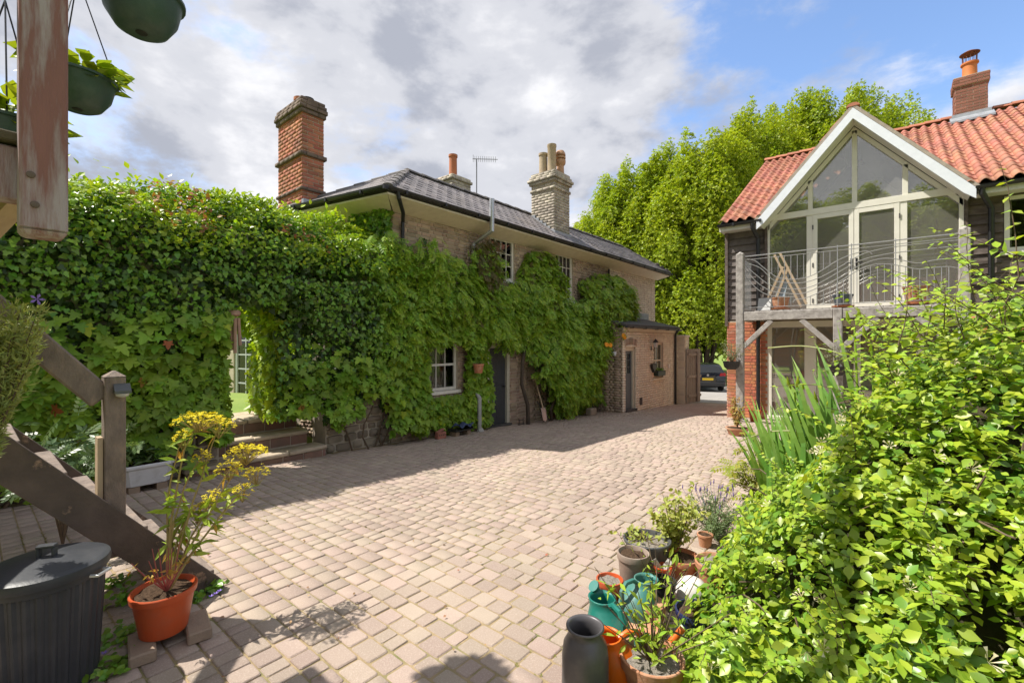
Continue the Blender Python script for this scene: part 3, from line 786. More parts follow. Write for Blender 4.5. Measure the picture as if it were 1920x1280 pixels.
# ================================================================ the weatherboarded house on the right with the glazed gable
YW = 12.2
barn = thing('barn_house', 'weatherboarded house with red pantile roof, white glazed gable and timber balcony', 'house', (0.5, 14.5, -1.75))
XL, XR, XA, XB = -3.15, 9.0, -2.26, 1.07      # ends of the house, ends of the glazing
ZG, ZF, ZE = -2.3, 0.50, 2.86                  # below ground, first floor, eaves
BRICK_BARN = mat('orange_brick', (0.56, 0.20, 0.10), (0.47, 0.18, 0.10), 1.4, 0.9, 0.4, 120, isl=0.22, hue=0.015, dirt=(0.50, 0.40, 0.32), dsc=1.5, damt=0.55, dlo=.56, dhi=.7)
BOARD = mat('dark_weatherboard', (0.13, 0.095, 0.076), (0.085, 0.066, 0.056), 4, 0.75, 0.5, 40, stretch=(1, 1, 4), isl=0.25, dirt=(0.26, 0.22, 0.195), dsc=3.0, damt=0.6)
BOARDG = mat('grey_weatherboard', (0.20, 0.172, 0.158), (0.13, 0.11, 0.10), 4, 0.8, 0.5, 40, isl=0.25)
PANTILE = mat('pantile', (0.47, 0.195, 0.125), (0.41, 0.175, 0.12), 2.5, 0.75, 0.3, 60, isl=0.16, hue=0.012, dirt=(0.20, 0.13, 0.10), dsc=3.1, damt=0.6, dlo=.52, dhi=.70)
FRAME = mat('ivory_frame', (0.78, 0.75, 0.66), (0.73, 0.70, 0.61), 6, 0.45, 0.05, 60)
ROOMW = mat('room_wall', (0.72, 0.68, 0.60), None, rough=0.9)
FLOORM = mat('room_floor', (0.45, 0.36, 0.26), None, rough=0.6)
BLIND = mat('pine_panel', (0.52, 0.38, 0.22), (0.46, 0.33, 0.19), 3, 0.6, stretch=(6, 6, 1))
bbr = Pieces('brick', 'brickwork', BV, BF, 300)
V3 = Vector
# ---- shell
wb = MB()
wb.box(XL, YW, ZG, XA, YW + .25, ZF)                       # brick pier left of the glazing
wb.box(XL, YW + .25, ZG, XL + .25, 22.0, ZF); wb.box(XB, YW, ZG, XR, YW + .25, ZF)
wall_b = wb.build('ground_floor_wall', MORTAR, barn)
brick_face(bbr, wall_b, BRICK_BARN, (XL, YW, ZG), (1, 0, 0), Z3, (0, -1, 0), XA - XL, ZF - ZG, boost=2.0, flem=True)
brick_face(bbr, wall_b, BRICK_BARN, (XL, 16, ZG), (0, -1, 0), Z3, (-1, 0, 0), 3.8, ZF - ZG, boost=0.05, flem=True)
brick_face(bbr, wall_b, BRICK_BARN, (XB, YW, ZG), (1, 0, 0), Z3, (0, -1, 0), 3.5, ZF - ZG, boost=0.05)
wb = MB()
wb.box(XL, YW + .05, ZF, XA, YW + .25, ZE); wb.box(XL, YW + .25, ZF, XL + .2, 22.0, ZE)
hw = (1.60 - XB, 1.15, 2.75 - XB, 2.66 - ZF)
panel_wall(wb, (XB, YW + .05, ZF), (1, 0, 0), Z3, (0, -1, 0), XR - XB, ZE - ZF, [hw], 0.2)
wall_u = wb.build('upper_wall', BOARD, barn)
def boards(x0, x1, z0, z1, y, ex, m, skip=None):
    z = z0
    while z < z1 - .02:
        segs = [(x0, x1)]
        if skip and skip[1] < z + ex / 2 < skip[3]: segs = [(x0, skip[0]), (skip[2], x1)]
        for a, b in segs:
            bb = MB(); top = min(z + ex + .02, z1)
            tilt = random.uniform(-.004, .004)
            bb.prism([V3((a, y, z)), V3((a, y - .045 + tilt, z - .012)), V3((a, y - .022 + tilt, z - .004 + .0)), V3((a, y - .008, top))], (b - a, 0, 0))
            bb.build('weatherboard', m, wall_u)
        z += ex
boards(XL - .03, XA - .05, ZF - .10, ZE, YW + .05, .165, BOARDG)
boards(XB + .05, XR, ZF + .6, ZE, YW + .05, .185, BOARD, (1.58, ZF + 1.05, 2.77, 2.70))
cb = MB(); cb.box(XL - .05, YW - .03, ZF - .12, XL + .015, YW + .1, ZE - .02); cb.box(XA - .055, YW - .02, ZF - .1, XA - .004, YW + .1, ZE); cb.box(XB + .004, YW - .02, ZF - .1, XB + .055, YW + .1, ZE)
cb.build('corner_board', BOARD, wall_u)
window(barn, (1.60, YW + .04, ZF + 1.15), (1, 0, 0), Z3, (0, -1, 0), 1.15, 2.66 - ZF - 1.15, 2, 1, FRAME, GLASS, fr=.07, bar=.06, rec=0.0, back=.6)
# ---- rooms behind the glass
rm = MB()
rm.box(XL + .3, 16.5, ZG, XB + 1.2, 16.6, 4.6); rm.box(XL + .26, YW + .3, ZG, XL + .3, 16.5, ZE); rm.box(XB + .6, YW + .3, ZG, XB + .66, 16.5, ZE)
rm.build('room_wall', ROOMW, barn)
rm = MB(); rm.box(XL + .3, YW + .13, .46, XB + .6, 16.5, .62); rm.box(XL + .3, YW + .2, ZG, XB + .6, 16.5, -1.74); rm.build('room_floor', FLOORM, barn)
# ---- glazed gable
GY = YW                      # outer face of the frames
AX, AZ, SL = -0.61, 4.86, 1.135   # apex and slope of the gable
def rafter_z(x, off=0.0): return AZ - off - SL * abs(x - AX)
zs, z1, z2 = 0.66, 2.84, 2.98
gl = MB()
def gbox(x0, x1, za, zb, d0=0.0, d1=.09): gl.box(x0, GY - d0 - .0, za, x1, GY + d1, zb)
xm = [on_y(p, 400, GY).x for p in (1443, 1512, 1527, 1590, 1612, 1683, 1701, 1798)]
gbox(XA, xm[0], zs, z1); gbox(xm[7], XB, zs, z1)
gbox(xm[1], xm[2] - .03, zs, z1); gbox(xm[5] + .03, xm[6], zs, z1)
gbox(XA, XB, z1 + .001, z2, .015)
gbox(XA, XB, zs - .08, zs - .001, .03)
xu = [on_y(p, 300, GY).x for p in (1519, 1602, 1697)]
for x in xu: gbox(x - .045, x + .045, z2 + .001, rafter_z(x, .33), .0)
for sgn in (-1, 1):
    xe = XA + .01 if sgn < 0 else XB - .01
    a = V3((AX, GY, rafter_z(AX, .25))); b_ = V3((xe, GY, rafter_z(xe, .25)))
    gl.prism([a, b_, b_ + V3((0, 0, -.13)), a + V3((0, 0, -.13))], (0, .088, 0))
gfr = gl.build('gable_frame', FRAME, barn, bevel=0.004)
def pane(poly, parent, m=GLASSR, y=GY + .04):
    p = MB(); p.prism([V3((x, y, z)) for x, z in poly], (0, .012, 0)); return p.build('pane', m, parent)
pane([(xm[0], zs), (xm[1], zs), (xm[1], z1), (xm[0], z1)], gfr); pane([(xm[6], zs), (xm[7], zs), (xm[7], z1), (xm[6], z1)], gfr)
xs_ = [XA + .1] + xu + [XB - .1]
for a, b_ in zip(xs_, xs_[1:]):
    pts = [(a + .045, z2), (b_ - .045, z2), (b_ - .045, max(z2, rafter_z(b_ - .045, .36)))]
    if a < AX < b_: pts.append((AX, rafter_z(AX, .36)))
    pts.append((a + .045, max(z2 + .0, rafter_z(a + .045, .36))))
    q = []
    for t in pts:
        if not q or abs(t[0] - q[-1][0]) + abs(t[1] - q[-1][1]) > .01: q.append(t)
    pane(q, gfr)
def glazed_door(x0, x1, za, zb, parent, y=GY, hinge=0, handle=1):
    d = MB(); st = .085
    d.box(x0, y - .01, za, x0 + st, y + .05, zb); d.box(x1 - st, y - .01, za, x1, y + .05, zb)
    d.box(x0 + st, y - .009, za, x1 - st, y + .05, za + .17); d.box(x0 + st, y - .009, zb - .10, x1 - st, y + .05, zb)
    o = d.build('glazed_door', FRAME, parent, bevel=0.004)
    pane([(x0 + st, za + .17), (x1 - st, za + .17), (x1 - st, zb - .1), (x0 + st, zb - .1)], o, GLASSR, y + .02)
    if handle:
        xh = x1 - .04 if handle == 1 else x0 + .04
        h = MB(); h.box(xh - .018, y - .022, za + .88, xh + .018, y - .0101, za + 1.12); h.beam((xh, y - .05, za + 1.02), (xh - handle * .11, y - .05, za + 1.02), .018, .02); h.box(xh - .01, y - .06, za + 1.01, xh + .01, y - .022, za + 1.03)
        h.build('door_handle', BLACKIRON, o)
    hx = x0 if handle == 1 else x1
    h = MB()
    for zz in (.2, 1.0, 1.85): h.box(hx - .012, y - .02, za + zz, hx + .012, y - .0102, za + zz + .1)
    h.build('hinge', MATS['dark_step'], o)
    return o
xmid = (xm[3] + xm[4]) / 2
glazed_door(xm[2] - .03, xmid - .004, zs + .002, z1 - .002, barn, handle=1)
glazed_door(xmid + .004, xm[5] + .03, zs + .002, z1 - .002, barn, handle=-1)
bp = MB(); bp.box(on_y(1752, 400, 12.6).x, 12.6, .62, XB + .3, 12.65, 2.8); bp.build('pine_door', BLIND, barn)
# ---- ground floor glazing under the balcony
g0, g1 = -1.74, 0.33
gl = MB()
gx_ = [XA, XA + .09, on_y(1508, 700, GY).x, on_y(1530, 700, GY).x, -.62, -.50, .38, .50, XB - .09, XB]
for a, b_ in ((0, 1), (2, 3), (4, 5), (6, 7), (8, 9)): gl.box(gx_[a], GY, g0, gx_[b_], GY + .09, g1)
gl.box(XA, GY - .02, g1 + .001, XB, GY + .1, .47); gl.box(XA, GY - .05, g0 - .09, XB, GY + .1, g0 - .001)
gf2 = gl.build('ground_floor_frame', FRAME, barn, bevel=.004)
for a, b_ in ((1, 2), (3, 4), (5, 6), (7, 8)): pane([(gx_[a], g0), (gx_[b_], g0), (gx_[b_], g1), (gx_[a], g1)], gf2, GLASSR)
wp = MB(); wp.beam((-1.60, 12.5, -.62), (-1.34, 12.5, -.45), .02, .62, up=(0, -.1, 1)); wp.build('white_board', WHITE, barn)
# ---- roof slabs
RY, RZ = 17.2, 6.02
EYY = 11.86
def roof_z(y): return ZE + .06 + (RZ - ZE - .06) * (y - EYY) / (RY - EYY)
felt = MATS['roof_felt']
rb = MB()
rb.prism([V3((XL - .08, EYY, roof_z(EYY) - .05)), V3((-2.30, EYY, roof_z(EYY) - .05)), V3((-2.30, RY, RZ - .05)), V3((XL - .08, RY, RZ - .05))], (0, 0, -.08))
rb.prism([V3((1.10, EYY, roof_z(EYY) - .05)), V3((XR, EYY, roof_z(EYY) - .05)), V3((XR, RY, RZ - .05)), V3((1.10, RY, RZ - .05))], (0, 0, -.08))
rb.prism([V3((-2.30, 15.0, roof_z(15.0) - .05)), V3((1.10, 15.0, roof_z(15) - .05)), V3((1.10, RY, RZ - .05)), V3((-2.30, RY, RZ - .05))], (0, 0, -.08))
rb.prism([V3((XL - .08, RY, RZ - .05)), V3((XR, RY, RZ - .05)), V3((XR, 22.4, ZE)), V3((XL - .08, 22.4, ZE))], (0, 0, -.08))
GF = 11.80                                     # front edge of the gable roof
for sgn in (-1, 1):
    xe = AX + sgn * 1.84
    vd = V3((sgn, 0, -SL)).normalized(); nd_ = V3((sgn * SL, 0, 1)).normalized()
    panel_wall(rb, (AX, GF, AZ), (0, 1, 0), vd, nd_, 3.6, 1.84 * math.hypot(1, SL), [(.8, .45, 2.7, 1.95)] if sgn < 0 else [], .09)  # left slope opened for the added rooflight
broof = rb.build('roof', felt, barn)
gb = MB(); gb.prism([V3((XL, 21.9, ZF)), V3((XL, 12.3, ZF)), V3((XL, 12.3, ZE)), V3((XL, RY, RZ - .15)), V3((XL, 21.9, ZE))], (.18, 0, 0)); gb.build('gable_end_wall', BOARD, barn)
rlp = MB(); vd = V3((-1, 0, -SL)).normalized(); nd_ = V3((-SL, 0, 1)).normalized(); ub(rlp, (AX, GF, AZ), (0, 1, 0), vd, nd_, .81, 2.69, .46, 1.94, -.06, -.045); rlp.build('added_rooflight_pane', GLASS, broof)  # unseen rooflight, added to let sun into the room behind the gable
# pantiles: an S across, lapped down the slope
def pantile_template(n=8):
    V = []; Fc = []
    for z0 in (0.0, -0.07):
        for yv in (0.0, 1.0):
            for i in range(n + 1):
                t = i / n; V.append((t * 1.06, yv, 0.16 * math.sin(2 * math.pi * (t - 0.08)) + (0.06 if yv == 0 else 0.0) * 1.0 + z0))
    m = n + 1
    for i in range(n):
        Fc.append((i, i + 1, m + i + 1, m + i)); Fc.append((2 * m + i + 1, 2 * m + i, i, i + 1)[::-1])
    Fc.append((0, m, 3 * m, 2 * m)); Fc.append((n, 2 * m + n, 3 * m + n, m + n))
    return V, Fc
tv, tf = pantile_template()
tiles = Pieces('pantile', 'pantiles', tv, tf, 300, True)
def pantile_plane(o, e, up, nn, W, H, keep, parent, boost=1.0, tw=0.205, ex=0.29):
    out = []
    cols = int(W / tw)
    for r in range(int(H / ex)):
        for c in range(cols):
            if keep(o + e * ((c + .5) * tw) + up * ((r + .5) * ex)):
                oo = o + e * (c * tw + random.uniform(-.004, .004)) + up * (r * ex + random.uniform(-.006, .006)) + nn * (.05 + random.uniform(0, .006))
                M = np.eye(4); M[:3, 0] = e * tw; M[:3, 1] = (up - nn * .02) * (ex * 1.12); M[:3, 2] = nn * .24; M[:3, 3] = oo
                out.append(M)
    tiles.add(np.array(out), parent, PANTILE, boost)
e1 = V3((1, 0, 0)); up1 = V3((0, RY - EYY, RZ - ZE - .06)).normalized(); n1 = e1.cross(up1).normalized()
dorm = lambda p: p.z > AZ - SL * abs(p.x - AX) - .12
pantile_plane(V3((XL - .1, EYY - .05, roof_z(EYY) - .06)), e1, up1, n1, 4.2, (V3((0, RY, RZ)) - V3((0, EYY, roof_z(EYY)))).length + .05, lambda p: dorm(p) and p.x < AX, broof)
pantile_plane(V3((AX - .0, EYY - .05, roof_z(EYY) - .06)), e1, up1, n1, 7.0, (V3((0, RY, RZ)) - V3((0, EYY, roof_z(EYY)))).length + .05, lambda p: dorm(p), broof)
for sgn in (-1, 1):
    e = V3((0, 1, 0)) * (-sgn); up = V3((-sgn, 0, SL)).normalized(); nn = e.cross(up).normalized()
    if nn.z < 0: nn = -nn
    o = V3((AX + sgn * 1.86, GF + .02 if sgn < 0 else GF + .02 + 17 * .205, AZ - SL * 1.86 + .0))
    pantile_plane(o, e if sgn > 0 else V3((0, 1, 0)), up, nn, 17 * .205 + .01, 2.75, lambda p: p.z > roof_z(p.y) - .25 and not (sgn < 0 and 12.5 < p.y < 14.6 and AZ - 1.62 < p.z < AZ - .28), broof, 0.3)
tiles.finish()
RIDGER = mat('red_ridge_tile', (0.46, 0.17, 0.095), (0.40, 0.16, 0.10), 5, 0.75, 0.3, 50, isl=0.14)
ridge_run(V3((XL - .1, RY, RZ + .03)), V3((6.0, RY, RZ + .03)), 0.33, broof, RIDGER, .13)
ridge_run(V3((AX, GF - .02, AZ + .03)), V3((AX, 15.3, AZ + .03)), 0.33, broof, RIDGER, .10)
# verge mortar, bargeboards, fascia
VERGE = mat('verge_mortar', (0.42, 0.36, 0.29), (0.33, 0.28, 0.23), 8, 0.95, 0.6, 60)
vb = MB(); bb = MB()
for sgn in (-1, 1):
    xe = AX + sgn * 1.86; ze = AZ - SL * 1.86
    vb.prism([V3((AX, GF - .012, AZ + .085)), V3((xe, GF - .012, ze + .085)), V3((xe, GF - .012, ze - .0)), V3((AX, GF - .012, AZ - .0))], (0, .10, 0))
vb.build('verge', VERGE, broof)
for sgn in (-1, 1):
    xe = AX + sgn * 1.80; ze = AZ - SL * 1.80; b = MB()
    b.prism([V3((AX, GF - .03, AZ - .015)), V3((xe, GF - .03, ze - .015)), V3((xe - sgn * .0, GF - .03, ze - .21)), V3((xe - sgn * .16, GF - .03, ze - .08)), V3((AX, GF - .03, AZ - .235))], (0, .035, 0))
    b.build('bargeboard', mat('white_board_%s' % ('a' if sgn < 0 else 'b'), (0.79, 0.82, 0.88), (0.73, 0.76, 0.82), 10, 0.5, 0.2, 60), barn)
    b = MB(); b.prism([V3((AX, GF + .006, AZ - .20)), V3((AX + sgn * 1.72, GF + .006, AZ - .20 - SL * 1.72)), V3((AX + sgn * 1.72, GF + .006, AZ - .24 - SL * 1.72)), V3((AX, GF + .006, AZ - .24))], (0, .38, 0)); b.build('soffit', FRAME, barn)
fb = MB(); fb.box(XL - .1, EYY + .02, ZE - .17, -2.36, EYY + .05, ZE - .0); fb.box(1.22, EYY + .02, ZE - .17, XR, EYY + .05, ZE)
fb.box(XL - .1, EYY + .052, ZE - .16, -2.36, YW + .1, ZE - .13); fb.box(1.22, EYY + .052, ZE - .16, XR, YW + .1, ZE - .13)
fb.build('fascia', WHITE, barn)
gutter(barn, (XL - .12, EYY - .05, ZE - .02), (-2.33, EYY - .05, ZE - .03)); gutter(barn, (1.18, EYY - .05, ZE - .03), (6.0, EYY - .05, ZE + .0))
pb = MB(); pb.tube([(-2.50, EYY - .05, ZE - .05), (-2.50, EYY - .04, ZE - .2), (-2.44, YW - .09, ZE - .42), (-2.44, YW - .09, -1.8)], .045, 10); pb.build('downpipe', BLACKIRON, barn, smooth=True)
pb = MB(); pb.tube([(1.27, EYY - .05, ZE - .05), (1.27, EYY - .04, ZE - .16), (1.42, YW - .08, ZE - .4), (1.42, YW - .08, -1.7)], .045, 10); pb.build('downpipe', BLACKIRON, barn, smooth=True)
# chimney on the ridge
b = MB(); b.box(1.31, 16.86, 5.5, 1.91, 17.46, 6.95); bch = b.build('chimney', MORTAR, barn)
BRICK_PLUM = mat('plum_brick', (0.30, 0.125, 0.085), (0.24, 0.11, 0.08), 2, 0.9, 0.4, 90, isl=0.2)
kw = dict(bl=.215, bh=.066, j=.011, dep=.010)
for (z0, z1_, out) in ((5.5, 6.74, 0), (6.74, 6.98, .035)):
    if out: b = MB(); b.box(1.31 - out, 16.86 - out, z0, 1.91 + out, 17.46 + out, z1_); b.build('band_course', MORTAR, bch)
    brick_face(bbr, bch, BRICK_PLUM, (1.305 - out, 16.86 - out, z0), (1, 0, 0), Z3, (0, -1, 0), .61 + 2 * out, z1_ - z0, boost=3, **kw)
    brick_face(bbr, bch, BRICK_PLUM, (1.31 - out, 17.46 + out, z0), (0, -1, 0), Z3, (-1, 0, 0), .60 + 2 * out, z1_ - z0, boost=3, phase=1, **kw)
    brick_face(bbr, bch, BRICK_PLUM, (1.91 + out, 16.86 - out, z0), (0, 1, 0), Z3, (1, 0, 0), .60 + 2 * out, z1_ - z0, boost=1, phase=1, **kw)
b = MB(); b.lathe([(.17, 6.97), (.15, 7.05), (.145, 7.35), (.18, 7.38), (.18, 7.42), (.13, 7.43)], (1.61, 17.16, 0), 20); cp = b.build('chimney_pot', mat('bright_clay_pot', (0.58, 0.19, 0.05), (0.5, 0.16, 0.05), 8, .65), bch, smooth=True)
b = MB(); b.lathe([(.20, 7.66), (.205, 7.67), (.10, 7.73), (.0, 7.74)], (1.61, 17.16, 0), 20)
for k in range(12):
    an = k * math.pi / 6; b.tube([(1.61 + .14 * math.cos(an), 17.16 + .14 * math.sin(an), 7.42), (1.61 + .15 * math.cos(an), 17.16 + .15 * math.sin(an), 7.68)], .006, 4)
b.build('chimney_cowl', mat('rusty_cowl', (0.22, 0.08, 0.05), (0.14, 0.06, 0.045), 10, .7), bch, smooth=True)
b = MB(); b.prism([V3((1.20, 16.55, 5.70)), V3((2.02, 16.55, 5.70)), V3((2.02, 16.855, 5.90)), V3((1.20, 16.855, 5.90))], (0, 0, .05)); b.box(1.24, 16.80, 5.74, 1.98, 16.848, 6.0); b.build('flashing', LEAD, bch)
bbr.finish()
# ---- balcony of silvered oak
PY = 11.1
pxs = [on_y(1388, 600, PY).x, on_y(1571, 600, PY).x, on_y(1808, 600, PY).x]
for i, x in enumerate(pxs):
    b = MB(); top = 1.95 if i != 1 else .66; zb = gz(x, PY) + .06
    b.box(x - .075, PY - .08, zb, x + .075, PY + .07, top)
    if i != 1: b.lathe([(.10, top), (.02, top + .05)], (x, PY - .005, 0), 4)
    b.build('post', OAK, barn, bevel=.012)
    b = MB(); b.lathe([(.15, zb - .14), (.145, zb - .03), (.10, zb - .002)], (x, PY, 0), 10); b.build('pad_stone', mat('pad_stone_%d' % i, (0.34, 0.30, 0.26), (0.26, 0.23, 0.2), 7, .9, .5), barn)
for a, b_ in ((0, 1), (1, 2)):
    b = MB(); b.box(pxs[a] + .078, PY - .065, .46, pxs[b_] - .078, PY + .055, .652); b.build('beam', OAK, barn, bevel=.01)
b = MB(); b.box(pxs[0] - .05, PY + .08, .46, pxs[0] + .05, YW - .05, .64); b.box(pxs[2] - .05, PY + .08, .46, pxs[2] + .05, YW - .05, .64); b.build('side_beam', OAK, barn, bevel=.01)
xx = pxs[0] + .0
while xx < pxs[2]:
    b = MB(); b.box(xx, PY + .062, .655, xx + .118, YW - .06, .68); b.build('deck_board', OAK, barn); xx += .125
for x, s in ((pxs[0], 1), (pxs[1], -1), (pxs[1], 1), (pxs[2], -1)):
    b = MB(); b.beam((x + s * .06, PY - .005, -.13), (x + s * .62, PY - .005, .45), .10, .10, up=(0, 1, 0)); b.build('brace', OAK, barn, bevel=.008)
# railing: drawn-out waves of steel
STEEL = mat('rail_steel', (0.46, 0.46, 0.46), (0.36, 0.36, 0.36), 30, .4, metal=.5)
def zpt(zx, zy): return on_y(1350 + zx / 4, 420 + zy / 4, PY)
def spline(pts, n=10):
    out = []; P = [pts[0]] + pts + [pts[-1]]
    for i in range(1, len(P) - 2):
        for k in range(n):
            t = k / n; p0, p1, p2, p3 = (np.array(q, float) for q in P[i - 1:i + 3])
            out.append(tuple(.5 * ((2 * p1) + (-p0 + p2) * t + (2 * p0 - 5 * p1 + 4 * p2 - p3) * t * t + (-p0 + 3 * p1 - 3 * p2 + p3) * t ** 3)))
    return out + [tuple(pts[-1])]
C1 = [(185, 262), (260, 275), (330, 330), (430, 400), (540, 415), (650, 400), (760, 350), (870, 280), (970, 235), (1060, 208), (1110, 206), (1140, 225)]
C2 = [(188, 290), (300, 330), (400, 420), (500, 440), (620, 440), (750, 400), (900, 320), (1050, 235), (1200, 190), (1400, 160), (1785, 122)]
C3 = [(188, 310), (280, 390), (380, 460), (500, 485), (640, 480), (750, 440), (900, 355), (1050, 275), (1200, 235), (1400, 205), (1785, 165)]
C4 = [(188, 340), (280, 440), (380, 500), (500, 520), (620, 520), (750, 470), (900, 400), (1050, 310), (1200, 262), (1330, 265), (1480, 293), (1620, 270), (1785, 255)]
C5 = [(188, 390), (260, 470), (340, 525), (450, 545), (560, 545)]
C6 = [(545, 590), (570, 565), (640, 555), (760, 505), (900, 430), (1030, 350), (1150, 305), (1250, 300), (1380, 318), (1480, 338), (1580, 330), (1700, 320), (1785, 330)]
rt = zpt(185, 240).z, zpt(1785, 78).z
rz_ = (rt[0] + rt[1]) / 2
b = MB(); xl, xr = pxs[0] + .076, pxs[2] - .076
b.tube([(xl, PY, rz_), (xr, PY, rz_)], .011, 6); b.tube([(xl, PY, rz_ - .075), (xr, PY, rz_ - .075)], .007, 5); b.tube([(xl, PY, .745), (xr, PY, .745)], .008, 5)
b.build('rail', STEEL, barn)
for c in (C1, C2, C3, C4, C5, C6):
    b = MB(); b.tube([zpt(*q) for q in spline(c, 6)], .0085, 5); b.build('wave_rail', STEEL, barn, smooth=True)
def yat(c, x):
    for (a, y1), (b_, y2) in zip(c, c[1:]):
        if a <= x <= b_: return y1 + (y2 - y1) * (x - a) / (b_ - a)
x = 388
while x < 1760:
    low = yat(C6, x); p = zpt(x, 500)
    if low and low < 545 + 0: b = MB(); b.tube([(p.x, PY, .745), (p.x, PY, zpt(x, low).z)], .0065, 5); b.build('baluster', STEEL, barn)
    hi = yat(C1, x)
    if hi and x < 860: b = MB(); b.tube([(p.x, PY, rz_ - .075), (p.x, PY, zpt(x, hi).z)], .0065, 5); b.build('baluster', STEEL, barn)
    if x < 545:
        q = yat(C5, x)
        if q: b = MB(); b.tube([(p.x, PY, .745), (p.x, PY, zpt(x, q).z)], .0065, 5); b.build('baluster', STEEL, barn)
    x += 45 + x * .006
for q in (880, 985, 1315):
    p = zpt(q, 300); b = MB(); b.tube([(p.x, PY, .70), (p.x, PY, rz_ + .03)], .009, 5); b.build('baluster', STEEL, barn)
b = MB(); sx = pxs[0]
b.tube([(sx, PY + .09, rz_), (sx, YW - .06, rz_)], .011, 6); b.tube([(sx, PY + .09, .745), (sx, YW - .06, .745)], .008, 5); b.build('rail', STEEL, barn)
for k in range(9):
    yy = PY + .16 + k * .105; b = MB(); b.tube([(sx, yy, .745), (sx, yy, rz_)], .0065, 5); b.build('baluster', STEEL, barn)
# ================================================================ leaves and climbers
def T_ovate(w=.30): return ([(0, 0, 0), (w * .8, .28, .05), (w, .55, .04), (0, 1, -.10), (-w, .55, .04), (-w * .8, .28, .05), (0, .5, -.02)],
                     [(0, 1, 2, 6), (2, 3, 6), (6, 3, 4), (0, 6, 4, 5)])
def T_creeper():
    h = [(.10, -.02), (.42, -.10), (.46, .16), (.30, .22), (.62, .42), (.40, .50), (.24, .46), (.22, .74), (0, 1.05)]
    V = [(0, 0, 0)] + [(x, y, .10 * abs(x) - .10 * y * y) for x, y in h] + [(-x, y, .10 * abs(x) - .10 * y * y) for x, y in h[:-1]]
    return V, [tuple([0] + list(range(1, 10))), tuple([0, 9] + list(range(17, 9, -1)))]
def T_ivy():
    h = [(.30, -.14), (.48, .22), (.26, .40), (.22, .62), (0, .92)]
    V = [(0, 0, 0)] + [(x, y, .08 * abs(x) - .06 * y) for x, y in h] + [(-x, y, .08 * abs(x) - .06 * y) for x, y in h[:-1]]
    return V, [(0, 1, 2, 3, 4, 5), (0, 5, 9, 8, 7, 6)]
def T_pinnate(k=5, lw=.075, ll=.36):
    V = []; Fc = []
    def lf(bx, by, bz, dx, dy, dz, L, w):
        i = len(V); n = (-dy, dx)
        V.extend([(bx, by, bz), (bx + dx * L * .45 + n[0] * w, by + dy * L * .45 + n[1] * w, bz + dz * L * .4), (bx + dx * L, by + dy * L, bz + dz * L), (bx + dx * L * .45 - n[0] * w, by + dy * L * .45 - n[1] * w, bz + dz * L * .4)])
        Fc.append((i, i + 1, i + 2, i + 3))
    for i in range(k):
        y = .16 + .70 * i / (k - 1) * 1.0; z = -.18 * y * y
        for s in (-1, 1): lf(0, y, z, s * .80, .55, -.25, ll * (1 - .25 * abs(i / (k - 1) - .4)), lw)
    lf(0, .86, -.14, 0, 1, -.35, ll, lw)
    V.extend([(-.012, 0, 0), (.012, 0, 0), (.006, .86, -.15), (-.006, .86, -.15)]); n = len(V); Fc.append((n - 4, n - 3, n - 2, n - 1))
    return V, Fc
def T_tuft(n=6, seed=3, w=.16):
    r = random.Random(seed); V = []; Fc = []
    for i in range(n):
        a = 2 * math.pi * (i + r.random() * .6) / n; e = r.uniform(-.2, .9); L = r.uniform(.7, 1.0)
        d = Vector((math.cos(a) * math.cos(e), math.sin(a) * math.cos(e), math.sin(e))); s = d.cross(Vector((0, 0, 1))).normalized() * w * L
        u = s.cross(d).normalized() * .08
        k = len(V); V += [tuple(d * .08), tuple(d * L * .55 + s + u), tuple(d * L - u), tuple(d * L * .55 - s + u)]; Fc.append((k, k + 1, k + 2, k + 3))
    return V, Fc
def T_blade(n=5, w=.03, bend=.25):
    V = []; Fc = []
    for i in range(n + 1):
        t = i / n; ww = w * (1 - t ** 3) * (0.75 + .5 * t * (1 - t)); V += [(-ww, t - .5 * bend * t ** 3 * .6, -bend * t ** 2.6), (ww, t - .5 * bend * t ** 3 * .6, -bend * t ** 2.6)]
    for i in range(n): Fc.append((2 * i, 2 * i + 1, 2 * i + 3, 2 * i + 2))
    return V, Fc
def leafmat(name, c1, c2, isl=.30, hue=.02, rough=.42, trans=.32, spec=.45, sc=1.5, dirt=None, damt=.4, dsc=2.0):
    return mat(name, c1, c2, sc, rough, 0, isl=isl, hue=hue, trans=trans, spec=spec, dirt=dirt, damt=damt, dsc=dsc, tcol=(1.25, 1.2, .55))
IVY = leafmat('ivy_leaf', (.14, .285, .034), (.20, .36, .038), .38, .02, .33)
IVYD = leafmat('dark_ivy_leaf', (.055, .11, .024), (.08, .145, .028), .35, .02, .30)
CREEP = leafmat('creeper_leaf', (.19, .34, .030), (.25, .40, .035), .28, .018, .5)
YOUNG_SUNLIT = leafmat('sunlit_young_leaf', (.37, .49, .026), (.28, .43, .026), .25, .02, .4, .38)  # yellower young leaf; sunlight on the hedge top is put into its colour
AUTUMN = leafmat('reddened_leaf', (.36, .12, .035), (.30, .17, .04), .3, .03, .5)
WIST = leafmat('wisteria_leaf', (.19, .34, .03), (.26, .42, .035), .32, .018, .45)
WISTB = leafmat('bronze_leaf', (.155, .105, .035), (.13, .13, .035), .3, .03, .5)
TREEL = leafmat('tree_leaf', (.39, .465, .030), (.31, .415, .028), .30, .018, .5, .40, sc=.35)
HONEY = leafmat('honeysuckle_leaf', (.265, .41, .035), (.345, .47, .045), .28, .02, .36, .36)
HONEYD = leafmat('honeysuckle_old_leaf', (.12, .235, .03), (.17, .30, .035), .3, .02, .34, .3)
HONEYY = leafmat('honeysuckle_tip', (.40, .50, .04), (.34, .47, .045), .22, .02, .38, .4)
